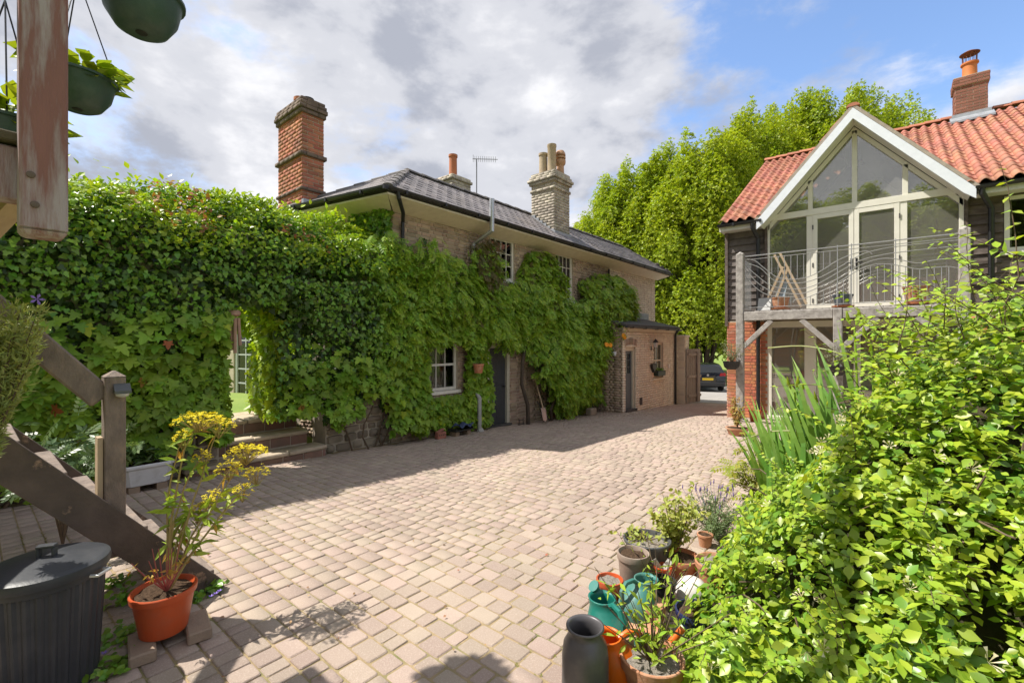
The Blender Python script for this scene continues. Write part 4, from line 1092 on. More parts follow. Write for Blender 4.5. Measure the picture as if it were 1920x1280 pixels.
BARK = mat('bark', (.10, .075, .055), (.06, .047, .036), 9, .95, .8, 40, stretch=(1, 1, .3))
TWIG = mat('twig', (.16, .11, .07), (.10, .075, .05), 20, .85)

def rn(n, k=3): return rng.normal(size=(n, k))
class Cladding:
    """leaves of a climber over an upright face whose outward direction is +X"""
    def __init__(s, root): s.root = root; s.pcs = {}
    def pc(s, kind, T, limit, name='leaf'):
        if kind not in s.pcs: s.pcs[kind] = Pieces(name, 'foliage', *T, limit)
        return s.pcs[kind]
    def face(s, kind, T, m, N, y0, y1, z0, z1, keep, bulge, X, size, limit=100, droop=1.0, depth=.20, seed=0, pn=(1.0, .70, .45), name='leaf'):
        Y = rng.uniform(y0, y1, N); Z = rng.uniform(z0, z1, N)
        k = keep(Y, Z) & ((vnoise(np.stack([Y * 3.1, Z * 3.6], 1), seed + 90) > -.42) | (rng.random(N) < .45)); Y, Z = Y[k], Z[k]; N = len(Y)
        if not N: return
        b = bulge(Y, Z)
        lump = vnoise(np.stack([Y * 2.3, Z * 2.3], 1), seed) * .5 + vnoise(np.stack([Y * 5.5, Z * 5.5], 1), seed + 1) * .3
        dd = depth * rng.random(N) ** 1.6
        P = np.stack([X + b * (1 + .60 * lump) - dd, Y, Z], 1)
        n = np.stack([np.full(N, pn[0]), -.15 + .0 * Y, np.full(N, pn[1])], 1) + rn(N) * pn[2]
        e = .12
        gb = np.stack([-(bulge(Y, Z + e) - bulge(Y, Z - e)) / (2 * e)], 1)[:, 0]; gy = -(bulge(Y + e, Z) - bulge(Y - e, Z)) / (2 * e)
        n[:, 2] += np.clip(gb, -1.5, 1.5); n[:, 1] += np.clip(gy, -1.5, 1.5)
        t = np.stack([np.full(N, .35), np.zeros(N), np.full(N, -1.0) * droop], 1) + rn(N) * .5
        M = frames(P, n, t, rng.uniform(size[0], size[1], N))
        s.pc(kind, T, limit, name).add(M, s.root, m, np.clip(1.0 - dd / max(depth, .01), .1, 1))
    def done(s):
        for p in s.pcs.values(): p.finish()
TI, TCr, TP, TO = T_ivy(), T_creeper(), T_pinnate(), T_ovate()
def sm(x, a, b): t = np.clip((x - a) / (b - a), 0, 1); return t * t * (3 - 2 * t)

# ---------------------------------------------------------------- garden wall with an archway
gw = thing('garden_wall', 'rubble stone garden wall with an archway over steps, buried under ivy and creeper', 'wall', (-7.3, 1.0, -1.7))
STONE = mat('rubble_stone', (.33, .27, .205), (.24, .195, .15), 2.5, .92, .6, 50, isl=.25, hue=.012, dirt=(.13, .12, .07), dsc=3, damt=.5)
b = MB()
b.box(-7.45, -4.0, -2.2, -7.02, 2.20, 1.55); b.box(-7.45, 3.72, -2.4, -7.02, 4.95, 1.55); b.box(-7.45, 2.20, .75, -7.02, 3.72, 1.55)
gwc = b.build('wall_core', MORTAR, gw)
stv = []; 
def T_stone():
    V = [(0, .12, 0), (.12, 0, 0), (.88, 0, 0), (1, .15, 0), (1, .85, 0), (.85, 1, 0), (.15, 1, 0), (0, .85, 0), (.10, .2, 1), (.22, .08, 1), (.80, .10, 1), (.92, .24, 1), (.9, .8, 1), (.78, .93, 1), (.2, .9, 1), (.08, .78, 1)]
    return V, [tuple(range(8, 16))] + [(k, (k + 1) % 8, 8 + (k + 1) % 8, 8 + k) for k in range(8)]
stp = Pieces('stone', 'stones', *T_stone(), 120)
Ms = []
for (ya, yb) in ((-1.5, 2.2), (3.72, 4.95)):
    z = -2.0
    while z < .1:
        h = random.uniform(.10, .19); y = ya
        while y < yb - .05:
            w = min(random.uniform(.14, .34), yb - y)
            if z + h > gz(-7, y): Ms.append(boxmat((-7.03, y + .01, z + .008), (0, 1, random.uniform(-.04, .04)), (0, random.uniform(-.06, .06), 1), (1, 0, 0), w - .02, h - .016, random.uniform(.03, .07)))
            y += w
        z += h
stp.add(np.array(Ms), gw, STONE); stp.finish()
# ---- stone steps
st = thing('stone_steps', 'three worn stone steps with brick risers climbing into the archway', 'steps', (-7.3, 2.8, -1.8))
TREAD = mat('worn_flagstone', (.56, .46, .345), (.47, .38, .28), 3, .9, .4, 60, dirt=(.20, .17, .10), dsc=4, damt=.5, isl=.1)
RISER = mat('riser_brick', (.26, .145, .105), (.21, .13, .10), 4, .92, .5, 90, isl=.25, hue=.012, dirt=(.15, .12, .09), dsc=3)
rbk = Pieces('brick', 'brickwork', BV, BF, 80)
for i, (xf, ztop, ya, yb) in enumerate(((-6.82, -1.63, 1.75, 3.66), (-7.14, -1.405, 2.0, 3.52), (-7.46, -1.185, 2.05, 3.50))):
    zb = -2.0 if i == 0 else (-1.63, -1.405)[i - 1] - .02
    b = MB(); b.box(-7.9, ya + .03, zb, xf - .035, yb - .03, ztop - .056); core = b.build('riser', MORTAR, st)
    rh = ztop - .056 - (zb if i else gz(xf, 3) - .0)
    brick_face(rbk, core, RISER, (xf - .036, ya + .03, ztop - .056 - .155), U, Z3, N_, yb - ya - .06, .156, bl=.29, bh=.144, dep=.012)
    brick_face(rbk, core, RISER, (xf - .5, ya + .03, ztop - .056 - .155), (1, 0, 0), Z3, (0, -1, 0), .46, .156, bl=.22, bh=.144, dep=.012)
    y = ya
    while y < yb - .05:
        w = min(random.uniform(.5, .72), yb - y)
        if yb - y - w < .2: w = yb - y
        b = MB(); b.prism([V3((xf, y + .006, ztop + random.uniform(-.004, .004))), V3((xf + random.uniform(-.012, .012), y + w - .006, ztop + random.uniform(-.004, .004))), V3((xf - .38 if i < 2 else -8.4, y + w - .006, ztop)), V3((xf - .38 if i < 2 else -8.4, y + .006, ztop))], (0, 0, -.055))
        b.build('tread', TREAD, st, bevel=.012); y += w
rbk.finish()
gl_ = sheet('garden_lawn', np.linspace(-16, -8.0, 17), np.linspace(-8, 4.3, 25), lambda X, Y: -1.215 + .02 * np.sin(X * 3) * np.sin(Y * 2.3), GRASS)

# ---- the ivy and creeper over the wall
PROF = np.array([(-6.86, -2.0), (-6.70, -1.2), (-6.60, -.4), (-6.50, .4), (-6.47, .85), (-6.62, 1.35), (-6.95, 1.76), (-7.35, 1.99), (-7.8, 1.96), (-8.1, 1.7), (-8.15, 1.0)])
seg = np.linalg.norm(np.diff(PROF, axis=0), axis=1); cum = np.concatenate([[0], np.cumsum(seg)])
def prof_at(s): return np.interp(s, cum, PROF[:, 0]), np.interp(s, cum, PROF[:, 1])
ivy = thing('ivy', 'thick ivy hedge capping the garden wall, its top coloured yellow for sun and young growth', 'ivy', (-6.8, 1.5, -1.7), group='climbers on the wall and house')
crp = thing('creeper', 'large leaved bright green creeper hanging over the garden wall beside the archway', 'creeper', (-6.7, 1.6, -1.7), group='climbers on the wall and house')
def in_arch(Y, X, z):
    top = .52 - 1.1 * (Y - 2.55) ** 2
    lo = 2.14 + .0 * X; hi = np.interp(X, [-8.1, -6.6], [3.10, 2.82])
    return ((Y > lo) & (Y < hi) & (z < top)) | ((Y > 1.85) & (Y < 3.62 + .05 * np.sin(z * 30)) & (z < -1.12))
def hedge(pc, T, m, N, srange, size, prob, depth, root, spread=.55, tip=-1.0, yr=(-2.4, 5.35), seed=0, out=0.0, gapt=-.32, up=.45):
    s = rng.uniform(srange[0], srange[1], N); Y = rng.uniform(yr[0], yr[1], N)
    X, Z = prof_at(s); X2, Z2 = prof_at(s + .05)
    tx = X2 - X; tz = Z2 - Z; nx, nz = tz, -tx; l = np.hypot(nx, nz); nx /= l; nz /= l
    lump = vnoise(np.stack([Y * 1.7, s * 1.7], 1), seed) * .13 + vnoise(np.stack([Y * 4.5, s * 4.5], 1), seed + 5) * .08
    dd = depth * rng.random(N) ** 1.5
    off = out + lump - dd
    Z = Z + .10 * sm(Y, 1.0, 4.0) * (Z > 1) - .35 * sm(Y, 4.3, 5.3) * (Z > 0.8)
    P = np.stack([X + nx * off, Y, Z + nz * off], 1)
    k = (~in_arch(P[:, 1], P[:, 0], P[:, 2])) & ((vnoise(np.stack([Y * 2.6, s * 4.2], 1), seed + 40) + .5 * vnoise(np.stack([Y * 6, s * 9], 1), seed + 41) > gapt) | (dd > .5 * depth)) & (rng.random(N) < prob(Y, P[:, 2])) & (P[:, 2] > ground(P[:, 0], P[:, 1]) + .02) & (rng.random(N) > sm(Y, 4.3, 5.35))
    # below the hedge the wall bottom shows where the leaves stop
    P, nx, nz, dd = P[k], nx[k], nz[k], dd[k]; n_ = len(P)
    n = np.stack([nx, np.full(n_, -.12), nz + up], 1) + rn(n_) * spread
    t = np.stack([.4 * np.ones(n_), np.zeros(n_), np.full(n_, tip)], 1) + rn(n_) * .55
    if tip > 0: t[:, 0] += nx * .8; t[:, 2] += .4
    pc.add(frames(P, n, t, rng.uniform(size[0], size[1], n_)), root, m, np.clip(1 - dd / max(depth, .01), .05, 1))
pI = Pieces('leaf', 'foliage', *TI, 200); pC = Pieces('leaf', 'foliage', *TCr, 300); pO = Pieces('sunlit_young_leaf', 'sunlit_young_foliage', *TO, 100)
S = cum[-1]; sz = np.interp(.3, PROF[:6, 1], cum[:6])
creepz = lambda Y, z: np.clip(np.where(Y < 2.4, sm(-z, -.50, .10), 0) + np.where(Y > 2.9, .6 * sm(-z, -.2, .9) * sm(Y, 2.7, 3.3), 0), 0, 1)
bare = lambda Y, z: np.where((Y > 3.4) & (z < -1.15 - .25 * np.sin(Y * 5.3)), .0, 1.0) * np.where((Y < 2.2) & (z < -1.35 + .2 * np.sin(Y * 4)), .30, 1.0) * np.where((Y > .95) & (Y < 1.8) & (z < -1.30), 0.0, 1.0)
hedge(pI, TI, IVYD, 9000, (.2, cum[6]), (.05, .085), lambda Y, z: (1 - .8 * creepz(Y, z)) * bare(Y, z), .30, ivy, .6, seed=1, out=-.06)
hedge(pI, TI, IVYD, 9000, (.2, cum[7]), (.09, .14), lambda Y, z: bare(Y, z), .12, ivy, .5, seed=1, out=-.24, gapt=-9)  # deep layer of darker leaves, painting the shade seen through the gaps
hedge(pI, TI, IVY, 27000, (.2, S), (.042, .08), lambda Y, z: (1 - .85 * creepz(Y, z)) * bare(Y, z), .16, ivy, .55, seed=1)
hedge(pC, TCr, CREEP, 11000, (.1, cum[4]), (.08, .165), lambda Y, z: creepz(Y, z) * bare(Y, z) * (.5 + .5 * (vnoise(np.stack([Y * 2, z * 2], 1), 9) > -.3)), .18, crp, .33, seed=1, out=.05, up=.85, tip=-.8)
hedge(pC, TCr, YOUNG_SUNLIT, 900, (.1, cum[3]), (.09, .15), lambda Y, z: creepz(Y, z) * bare(Y, z) * (vnoise(np.stack([Y * 2.4, z * 2.4], 1), 19) > .15), .10, crp, .35, seed=1, out=.06, up=.85, tip=-.8)
hedge(pC, TCr, AUTUMN, 200, (.1, cum[4]), (.08, .13), lambda Y, z: bare(Y, z) * (vnoise(np.stack([Y * 2.9, z * 2.9], 1), 29) > .30) * (z < .3), .06, crp, .5, seed=1, out=.08)
hedge(pO, TO, YOUNG_SUNLIT, 27000, (cum[4], cum[9]), (.045, .085), lambda Y, z: sm(z, .95, 1.7) * np.clip(.75 + vnoise(np.stack([Y * 1.8, z * 3], 1), 4), .05, 1), .12, ivy, .75, tip=.6, seed=1, out=.05)  # yellower leaves towards the top paint sunlight along with young growth
hedge(pO, TO, AUTUMN, 1800, (cum[5], cum[8]), (.05, .09), lambda Y, z: (vnoise(np.stack([Y * 1.6, z * 2], 1), 14) > .38) * 1.0, .06, ivy, .7, tip=.6, seed=1, out=.10)
# stray shoots above the hedge
n = 150; Y = rng.uniform(-1.5, 5, n); X = rng.uniform(-7.8, -6.7, n)
hz = np.interp(X, PROF[::-1, 0][1:6], PROF[::-1, 1][1:6])
P = np.stack([X, Y, 2.02 + .1 * sm(Y, 1, 4) - .3 * sm(Y, 4.3, 5.3) + rng.random(n) ** 2 * .05 - .04], 1)
pO.add(frames(P, rn(n) + [0.3, 0, .6], rn(n) * .6 + [0, 0, 1.2], rng.uniform(.06, .11, n)), ivy, YOUNG_SUNLIT)
# the far jamb of the arch, coloured yellow as if lit from the garden
n = 3000; q = .16 + .84 * rng.random(n); z = rng.uniform(-1.1, .75, n)
P = np.stack([-6.55 - 1.6 * q, 2.88 + .24 * q + rng.normal(size=n) * .06 + .12 * sm(z, .0, .6) * -1, z], 1)
pC.add(frames(P, rn(n) * .6 + [.3, -1, .5], rn(n) * .5 + [0, -.3, -1], rng.uniform(.07, .14, n)), crp, YOUNG_SUNLIT, .1)
n = 1600; P = np.stack([rng.uniform(-7.9, -6.5, n), rng.uniform(2.2, 3.5, n), np.zeros(n)], 1); P[:, 2] = .62 - 1.0 * (P[:, 1] - 2.65) ** 2 + rng.random(n) * .25
pI.add(frames(P, rn(n) * .6 + [.4, -.3, -.3], rn(n) * .5 + [.2, 0, -1], rng.uniform(.06, .10, n)), ivy, IVYD, .2)
n = 700; P = np.stack([rng.uniform(-8.5, -8.1, n), rng.uniform(2.1, 3.05, n), .10 + rng.random(n) * .6], 1)
pC.add(frames(P, rn(n) * .6 + [.6, -.6, .5], rn(n) * .5 + [0, 0, -1], rng.uniform(.06, .11, n)), crp, YOUNG_SUNLIT, .1)
n = 2000; P = np.stack([rng.uniform(-7.4, -6.62, n), 2.13 + rng.normal(size=n) * .03, rng.uniform(-1.3, .55, n)], 1)
pC.add(frames(P, rn(n) * .6 + [.8, .5, .4], rn(n) * .5 + [.2, .3, -1], rng.uniform(.07, .14, n)), crp, CREEP, .3)
pI.finish(); pC.finish(); pO.finish()
b = MB()
for i in range(26):
    y = random.uniform(-1, 5); 
    if 1.9 < y < 3.7: continue
    pts = [V3((-6.9 + random.uniform(-.08, .12), y, gz(-6.9, y)))]
    for k in range(7): pts.append(pts[-1] + V3((random.uniform(-.03, .05), random.uniform(-.12, .12), .22)))
    b.tube(pts, [.016 - .0015 * k for k in range(8)], 5)
b.build('stems', TWIG, ivy, kind='stuff')
# garden shrub in the sun beyond the arch
gs = thing('garden_shrub', 'sunlit leafy shrub in the garden beyond the archway', 'shrub', (-8.8, 4.1, -1.2))
n = 3000; P = rn(n) * [.45, .20, .6] + [-8.9, 4.15, -.35]; P[:, 2] = np.maximum(P[:, 2], -1.2)
ps = Pieces('leaf', 'foliage', *TO, 60); ps.add(frames(P, rn(n) * .7 + [0, -.5, .6], rn(n) + [0, 0, -.6], rng.uniform(.07, .12, n)), gs, YOUNG_SUNLIT); ps.finish()
b = MB()
for k in range(6): b.tube([(-8.9 + .05 * k - .1, 4.1, -1.22), (-8.9 + random.uniform(-.3, .3), 4.1 + random.uniform(-.2, .2), .1)], [.015, .006], 5)
b.build('stem', TWIG, gs)
# wooden wind chime on the left of the arch
wc = thing('wind_chime', 'wooden wind chime of pale tubes under a round block, hanging in the archway', 'wind chime', at_d(438, 660, 5.95))
WOODC = mat('chime_wood', (.42, .27, .19), (.34, .22, .16), 12, .7, .2, 60)
c = at_d(438, 586, 5.95)
b = MB(); b.lathe([(.02, .045), (.07, .03), (.085, .0), (.08, -.03), (.05, -.05)], c, 14); b.build('block', WOODC, wc, smooth=True)
b = MB(); b.tube([c + V3((0, 0, .04)), c + V3((0, 0, .35))], .003, 4); b.build('cord', TWIG, wc)
for k, (a, L, lean) in enumerate(((0, .46, .0), (1.2, .36, .02), (2.4, .42, -.03), (3.6, .34, -.08), (4.8, .40, .05))):
    p = c + V3((.055 * math.cos(a), .055 * math.sin(a), -.07)); b = MB(); b.tube([p, p + V3((0, lean, -L))], .022, 8); b.build('tube', WOODC, wc, smooth=True)

# ---------------------------------------------------------------- climbers on the house front
cr2 = thing('creeper', 'broad leaved creeper round the ground floor sash window and below the hanging pot', 'creeper', (-6.9, 6.3, -1.9), group='climbers on the wall and house')
w1 = thing('wisteria', 'dense feathery wisteria massed over the front door and across the brick front', 'wisteria', (-6.9, 9.0, -2.0), group='climbers on the wall and house')
w2 = thing('wisteria', 'upper clump of wisteria between the two first floor windows', 'wisteria', (-6.9, 9.3, 1.0), group='climbers on the wall and house')
w3 = thing('wisteria', 'rounded wisteria clump under the eaves near the far corner of the brick house', 'wisteria', (-6.9, 12.8, 0.3), group='climbers on the wall and house')
r1 = thing('climbing_rose', 'dark thin climbing rose with orange blooms beside the lean-to door', 'climbing rose', (-6.6, 11.85, -2.1))
CL = Cladding(cr2)
notwin = lambda Y, Z: ~((Y > 5.68) & (Y < 6.72) & (Z > -1.10) & (Z < .02)) & ~((Y > 7.42) & (Y < 8.42) & (Z < -.10))
low = lambda Y, Z: Z > np.interp(Y, [4.2, 5.2, 5.7, 7.5], [-1.55, -1.6, -1.72, -1.85]) + .08 * np.sin(Y * 9)
bu = lambda Y, Z: .22 + .12 * np.sin(Y * 2.2) * np.cos(Z * 2.1)
CL.face('c', TCr, CREEP, 3600, 4.8, 7.5, -1.9, .2, lambda Y, Z: notwin(Y, Z) & low(Y, Z), bu, X0, (.09, .165), 220, seed=3, pn=(1, .8, .36))
CL.face('c', TCr, YOUNG_SUNLIT, 420, 4.8, 7.5, -1.9, .2, lambda Y, Z: notwin(Y, Z) & low(Y, Z) & (vnoise(np.stack([Y * 2, Z * 2], 1), 8) > .05), bu, X0 + .03, (.08, .14), 220, seed=3)
CL.done()
CL = Cladding(w1)
def keep1(Y, Z):
    top = np.interp(Y, [3.9, 5.1, 5.6, 6.6, 7.1, 7.5, 7.7, 8.6, 10.2, 11.2, 11.8, 12.3], [1.75, 1.9, 1.95, 1.62, 1.55, 1.9, 1.42, 1.42, 1.20, 1.0, .75, .4])
    bot = np.interp(Y, [4.6, 5.2, 5.6, 6.8, 7.3, 8.4, 8.6, 9.2, 9.7, 11.0, 11.6], [-.5, -.2, .02, .05, .0, -.08, -.2, -1.2, -1.75, -1.9, -1.6])
    return (Z < top + .10 * np.sin(Y * 7)) & (Z > bot + .12 * np.sin(Y * 6 + 1)) & notwin(Y, Z) & (rng.random(len(Y)) < sm(Y, 3.9, 5.2))
bu1 = lambda Y, Z: .30 + .42 * sm(Y, 8.2, 9.2) * (1 - .6 * sm(Y, 11.0, 12.0)) * (1 - .5 * sm(Z, .3, 1.2)) * sm(Z, -2.1, -1.2) + .12 * np.sin(Y * 2.7) * np.sin(Z * 2.9 + 1) + .10 * sm(Y, 4.2, 5) * (1 - sm(Y, 5.5, 7))
CL.face('p', TP, WIST, 12500, 4.0, 12.2, -2.0, 2.1, keep1, bu1, X0, (.17, .30), 240, seed=11, depth=.3, pn=(.8, .7, .45))
WISTY = leafmat('wisteria_tip', (.27, .42, .03), (.32, .44, .035), .25, .02, .4)
CL.face('p', TP, WISTY, 3000, 4.6, 12.2, -2.0, 2.1, keep1, lambda Y, Z: bu1(Y, Z) + .05, X0, (.13, .24), 240, seed=11, depth=.06, pn=(.8, .9, .4))
CL.face('p', TP, YOUNG_SUNLIT, 900, 4.6, 12.2, -2.0, 2.1, lambda Y, Z: keep1(Y, Z) & (vnoise(np.stack([Y * 1.8, Z * 1.8], 1), 77) > .15), bu1, X0 + .05, (.14, .24), 240, seed=11, depth=.1)
CL.face('p', TP, WISTB, 900, 5, 11.5, -.5, 2.1, lambda Y, Z: keep1(Y, Z) & (vnoise(np.stack([Y * 1.5, Z * 1.9], 1), 31) > .22) & (Z > .4), bu1, X0 + .06, (.12, .20), 240, seed=11, depth=.1)
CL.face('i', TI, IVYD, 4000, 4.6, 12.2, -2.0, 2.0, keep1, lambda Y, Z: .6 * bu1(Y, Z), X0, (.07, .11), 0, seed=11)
CL.face('p2', TP, WISTB, 420, 6.9, 7.75, 1.2, 2.25, lambda Y, Z: ((Y - 7.3) / .42) ** 2 + ((Z - 1.72) / .5) ** 2 < 1, lambda Y, Z: .34 + 0 * Y, X0, (.13, .22), 30, seed=2)
CL.face('p2', TP, WIST, 420, 6.6, 7.75, 1.2, 2.25, lambda Y, Z: ((Y - 7.2) / .5) ** 2 + ((Z - 1.62) / .5) ** 2 < 1, lambda Y, Z: .30 + 0 * Y, X0, (.13, .22), 30, seed=2)
CL.done()
CL = Cladding(w2)
k2 = lambda Y, Z: ((Y - 9.35) / .74) ** 2 + (np.abs(Z - 1.45) / .86) ** 2.5 < 1 + .1 * np.sin(Y * 9 + Z * 7)
b2 = lambda Y, Z: .12 + .34 * np.sqrt(np.clip(1 - ((Y - 9.35) / .8) ** 2 - ((Z - 1.45) / .95) ** 2, 0, 1))
CL.face('p', TP, WIST, 1900, 8.5, 10.3, .6, 2.4, k2, b2, X0, (.16, .27), 60, seed=21, depth=.25, pn=(.8, .7, .45))
CL.face('p', TP, WISTY, 420, 8.5, 10.3, .6, 2.4, k2, lambda Y, Z: b2(Y, Z) + .05, X0, (.13, .22), 60, seed=21, depth=.06, pn=(.8, .9, .4))
CL.face('p', TP, WISTB, 160, 8.5, 10.3, 1.3, 2.4, k2, b2, X0 + .05, (.12, .2), 60, seed=21, depth=.1)
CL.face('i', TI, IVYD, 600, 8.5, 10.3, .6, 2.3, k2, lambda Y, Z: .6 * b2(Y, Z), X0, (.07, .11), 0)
CL.done()
CL = Cladding(w3)
k3 = lambda Y, Z: ((Y - 12.75) / 1.65) ** 2 + (np.abs(Z - .95) / 1.12) ** 2.6 < 1 + .12 * np.sin(Y * 6 + Z * 5)
b3 = lambda Y, Z: .15 + .55 * np.sqrt(np.clip(1 - ((Y - 12.75) / 1.75) ** 2 - ((Z - .95) / 1.2) ** 2, 0, 1))
CL.face('p', TP, WIST, 3600, 11.0, 14.6, -.3, 2.1, k3, b3, X0, (.17, .30), 60, seed=41, depth=.28, pn=(.8, .7, .45))
CL.face('p', TP, WISTY, 900, 11.0, 14.6, -.3, 2.1, k3, lambda Y, Z: b3(Y, Z) + .05, X0, (.13, .24), 60, seed=41, depth=.06, pn=(.8, .9, .4))
CL.face('p', TP, YOUNG_SUNLIT, 320, 12.4, 14.6, .3, 2.1, k3, b3, X0 + .05, (.14, .24), 60, seed=41, depth=.1)
CL.face('p', TP, WISTB, 220, 11.0, 12.4, 0, 2.1, k3, b3, X0 + .05, (.14, .2), 60, seed=41, depth=.1)
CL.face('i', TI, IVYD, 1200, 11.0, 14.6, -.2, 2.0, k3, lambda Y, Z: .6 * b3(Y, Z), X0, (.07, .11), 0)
CL.done()
CL = Cladding(r1)
kr = lambda Y, Z: (Z > -1.9) & (np.abs(Y - 11.75) < .42 + .2 * np.sin(Z * 4)) & (Z < .9)
CL.face('o', TO, IVY, 1100, 11.0, 12.5, -1.9, .9, kr, lambda Y, Z: .22 + .1 * np.sin(Z * 5), X0 + .05, (.05, .09), 60, seed=51, depth=.25)
CL.face('o', TO, WIST, 500, 11.4, 12.5, -.2, .9, kr, lambda Y, Z: .9 + .1 * np.sin(Z * 5), X0 + .05, (.05, .09), 60, seed=52, depth=.6)
CL.done()
b = MB()
for k in range(7):
    y = 11.55 + .08 * k; b.tube([(-6.72, y, gz(-6.7, y)), (-6.72 + random.uniform(-.1, .1), y + random.uniform(-.15, .15), -1.3), (-6.75, y + random.uniform(-.2, .2), -.4), (-6.7, y + random.uniform(-.3, .3), .6)], [.016, .012, .009, .005], 5)
b.build('stem', TWIG, r1, kind='stuff')
ROSE = mat('orange_rose', (.85, .38, .02), (.80, .30, .03), 9, .6)
for (px, py) in ((1137, 646), (1144, 647), (1171, 632), (1169, 629)):
    p = on_x(px, py, -6.1 if px < 1160 else -5.86); b = MB()
    b.lathe([(.01, -.05), (.05, -.03), (.07, .01), (.055, .03), (.03, .035), (.02, .02)], p, 9, axis=(1, -.6, .3)); b.build('bloom', ROSE, r1, smooth=True)
# trunk of the wisteria
b = MB(); b.tube([(-6.62, 8.55, gz(-6.6, 8.55)), (-6.6, 8.5, -1.5), (-6.66, 8.35, -1.0), (-6.72, 8.45, -.5), (-6.75, 8.7, .2), (-6.8, 9.0, 1.0)], [.05, .045, .042, .04, .035, .03], 8)
b.tube([(-6.6, 9.5, gz(-6.6, 9.5)), (-6.5, 9.3, -1.7), (-6.5, 9.6, -1.3), (-6.6, 10, -.5)], [.04, .035, .03, .02], 7)
b.build('trunk', BARK, w1, smooth=True)
# patch of ivy under the eaves by the near corner
iv2 = thing('ivy', 'small patch of dark ivy under the eaves at the near corner of the brick house', 'ivy', EO + EU * .35 + V3((0, 0, 4.4)), group='climbers on the wall and house')
n = 900; a = rng.uniform(-.05, .95, n); z = 1.7 + rng.random(n) * .72; k = (z > 1.75 + .2 * a) ; a, z = a[k], z[k]; n = len(a)
P = np.array(EO)[None] * [1, 1, 0] + np.array(EU)[None] * a[:, None] + np.array(EN)[None] * rng.uniform(.02, .16, n)[:, None]; P[:, 2] = z
pp = Pieces('leaf', 'foliage', *TI, 40); pp.add(frames(P, rn(n) * .5 + np.array(EN) + [0.2, 0, .4], rn(n) * .5 + [0, 0, -1], rng.uniform(.07, .11, n)), iv2, IVY); pp.finish()
# ================================================================ the row of upright hornbeams beyond the yard
TT = T_tuft(4, 3, .30)
def make_tree(seed, height, width, plumes, per):
    r = np.random.default_rng(seed); Ms = []
    b = MB(); nst = 5
    for k in range(nst):
        a = 2 * math.pi * k / nst + .4; q = .16 if k else 0
        base = V3((q * math.cos(a), q * math.sin(a), -.2)); rr = width * .30
        b.tube([base, base + V3((.10 * math.cos(a), .10 * math.sin(a), 1.2)), V3((rr * .5 * math.cos(a), rr * .5 * math.sin(a), height * .38)), V3((rr * math.cos(a), rr * math.sin(a), height * .8))], [.15, .12, .085, .02], 7)
        for j in range(4):
            z0 = height * (.10 + .09 * j); an = a + r.uniform(-.6, .6); s = z0 / (height * .38)
            p0 = V3((rr * .5 * s * math.cos(a), rr * .5 * s * math.sin(a), z0)); b.tube([p0, p0 + V3((.7 * math.cos(an), .7 * math.sin(an), .5)), p0 + V3((1.3 * math.cos(an), 1.3 * math.sin(an), 1.6))], [.045, .03, .008], 5)
    for i in range(plumes):
        a = r.uniform(0, 2 * np.pi); f = r.random()
        zc = height * (.16 + .74 * r.random() ** .85)
        env = min(1.0, (zc / height / .30) ** .7) * (1 - max(0, (zc / height - .45) / .55) ** 2.2 * .62)
        rad = width * .5 * env * np.sqrt(r.uniform(.15, 1))
        c = np.array([rad * np.cos(a), rad * np.sin(a), zc]); hh = r.uniform(.08, .15) * height; ww = r.uniform(.15, .27) * width * .85
        n = per; u = r.normal(size=(n, 3)); u = u / np.linalg.norm(u, axis=1, keepdims=True) * (r.random((n, 1)) ** .35)
        taper = np.clip(1.05 - .55 * (u[:, 2:3] * .5 + .5), .25, 1)
        P = c + np.concatenate([u[:, :2] * ww * taper, u[:, 2:3] * hh], 1) + r.normal(size=(n, 3)) * .05
        P = P[(P[:, 2] > height * .10)]
        nn = r.normal(size=(len(P), 3)) * .5 + [0, 0, .6] + (P - c) * .6
        Ms.append(frames(P, nn, r.normal(size=(len(P), 3)) + [0, 0, .4], r.uniform(.11, .19, len(P))))
    return b, np.concatenate(Ms)
protos = []
for seed, h, w in ((1, 13.0, 5.8), (2, 12.2, 5.0), (3, 14.0, 5.4)):
    b, M = make_tree(seed, h, w, 92, 440)
    root = thing('hornbeam', 'proto', 'tree', (0, 0, 0))
    b.build('trunk', BARK, root, smooth=True)
    c = joined('crown', *TT, M, TREEL, root); c['kind'] = 'stuff'
    protos.append((root, h))
LIST = [  # pixel x of the trunk, pixel y of the top, distance, label
    (1125, 362, 34, 'bright green upright tree at the left end of the row, beside the grey chimney'),
    (1192, 300, 33, 'bright green upright tree rising above the lower end of the slate roof'),
    (1248, 288, 34, 'upright green tree straight behind the far corner of the brick house'),
    (1322, 258, 30, 'tall many stemmed upright tree on the grass behind the parked car'),
    (1392, 232, 33, 'upright tree over the gap between the two houses, beside the red pantiled eave'),
    (1445, 200, 34, 'narrow upright tree peaking just left of the white glazed gable'),
    (1492, 190, 36, 'slim upright tree with a pointed top, close to the left slope of the gable'),
    (1562, 172, 34, 'upright tree showing directly behind the left slope of the white gable'),
    (1640, 165, 34, 'broad topped tree behind the apex of the glazed gable'),
    (1688, 196, 36, 'last tree of the row, sinking behind the right slope of the gable'),
]
for i, (px, py, d, lab) in enumerate(LIST):
    src, h = protos[i % 3]
    p = at_d(px, 640, d); zb = float(lawn_h(np.array(p.x), np.array(p.y))); zt = (640 - py) / F * d
    o = src if i < 3 else copy_tree(src)
    s = (zt - zb) / h; o.location = (p.x, p.y, zb); o.scale = (min(s, 1.25) * 1.0, min(s, 1.25), s); o.rotation_euler = (0, 0, 1.7 * i)
    tag(o, lab, 'tree', 'row of upright trees behind the houses')
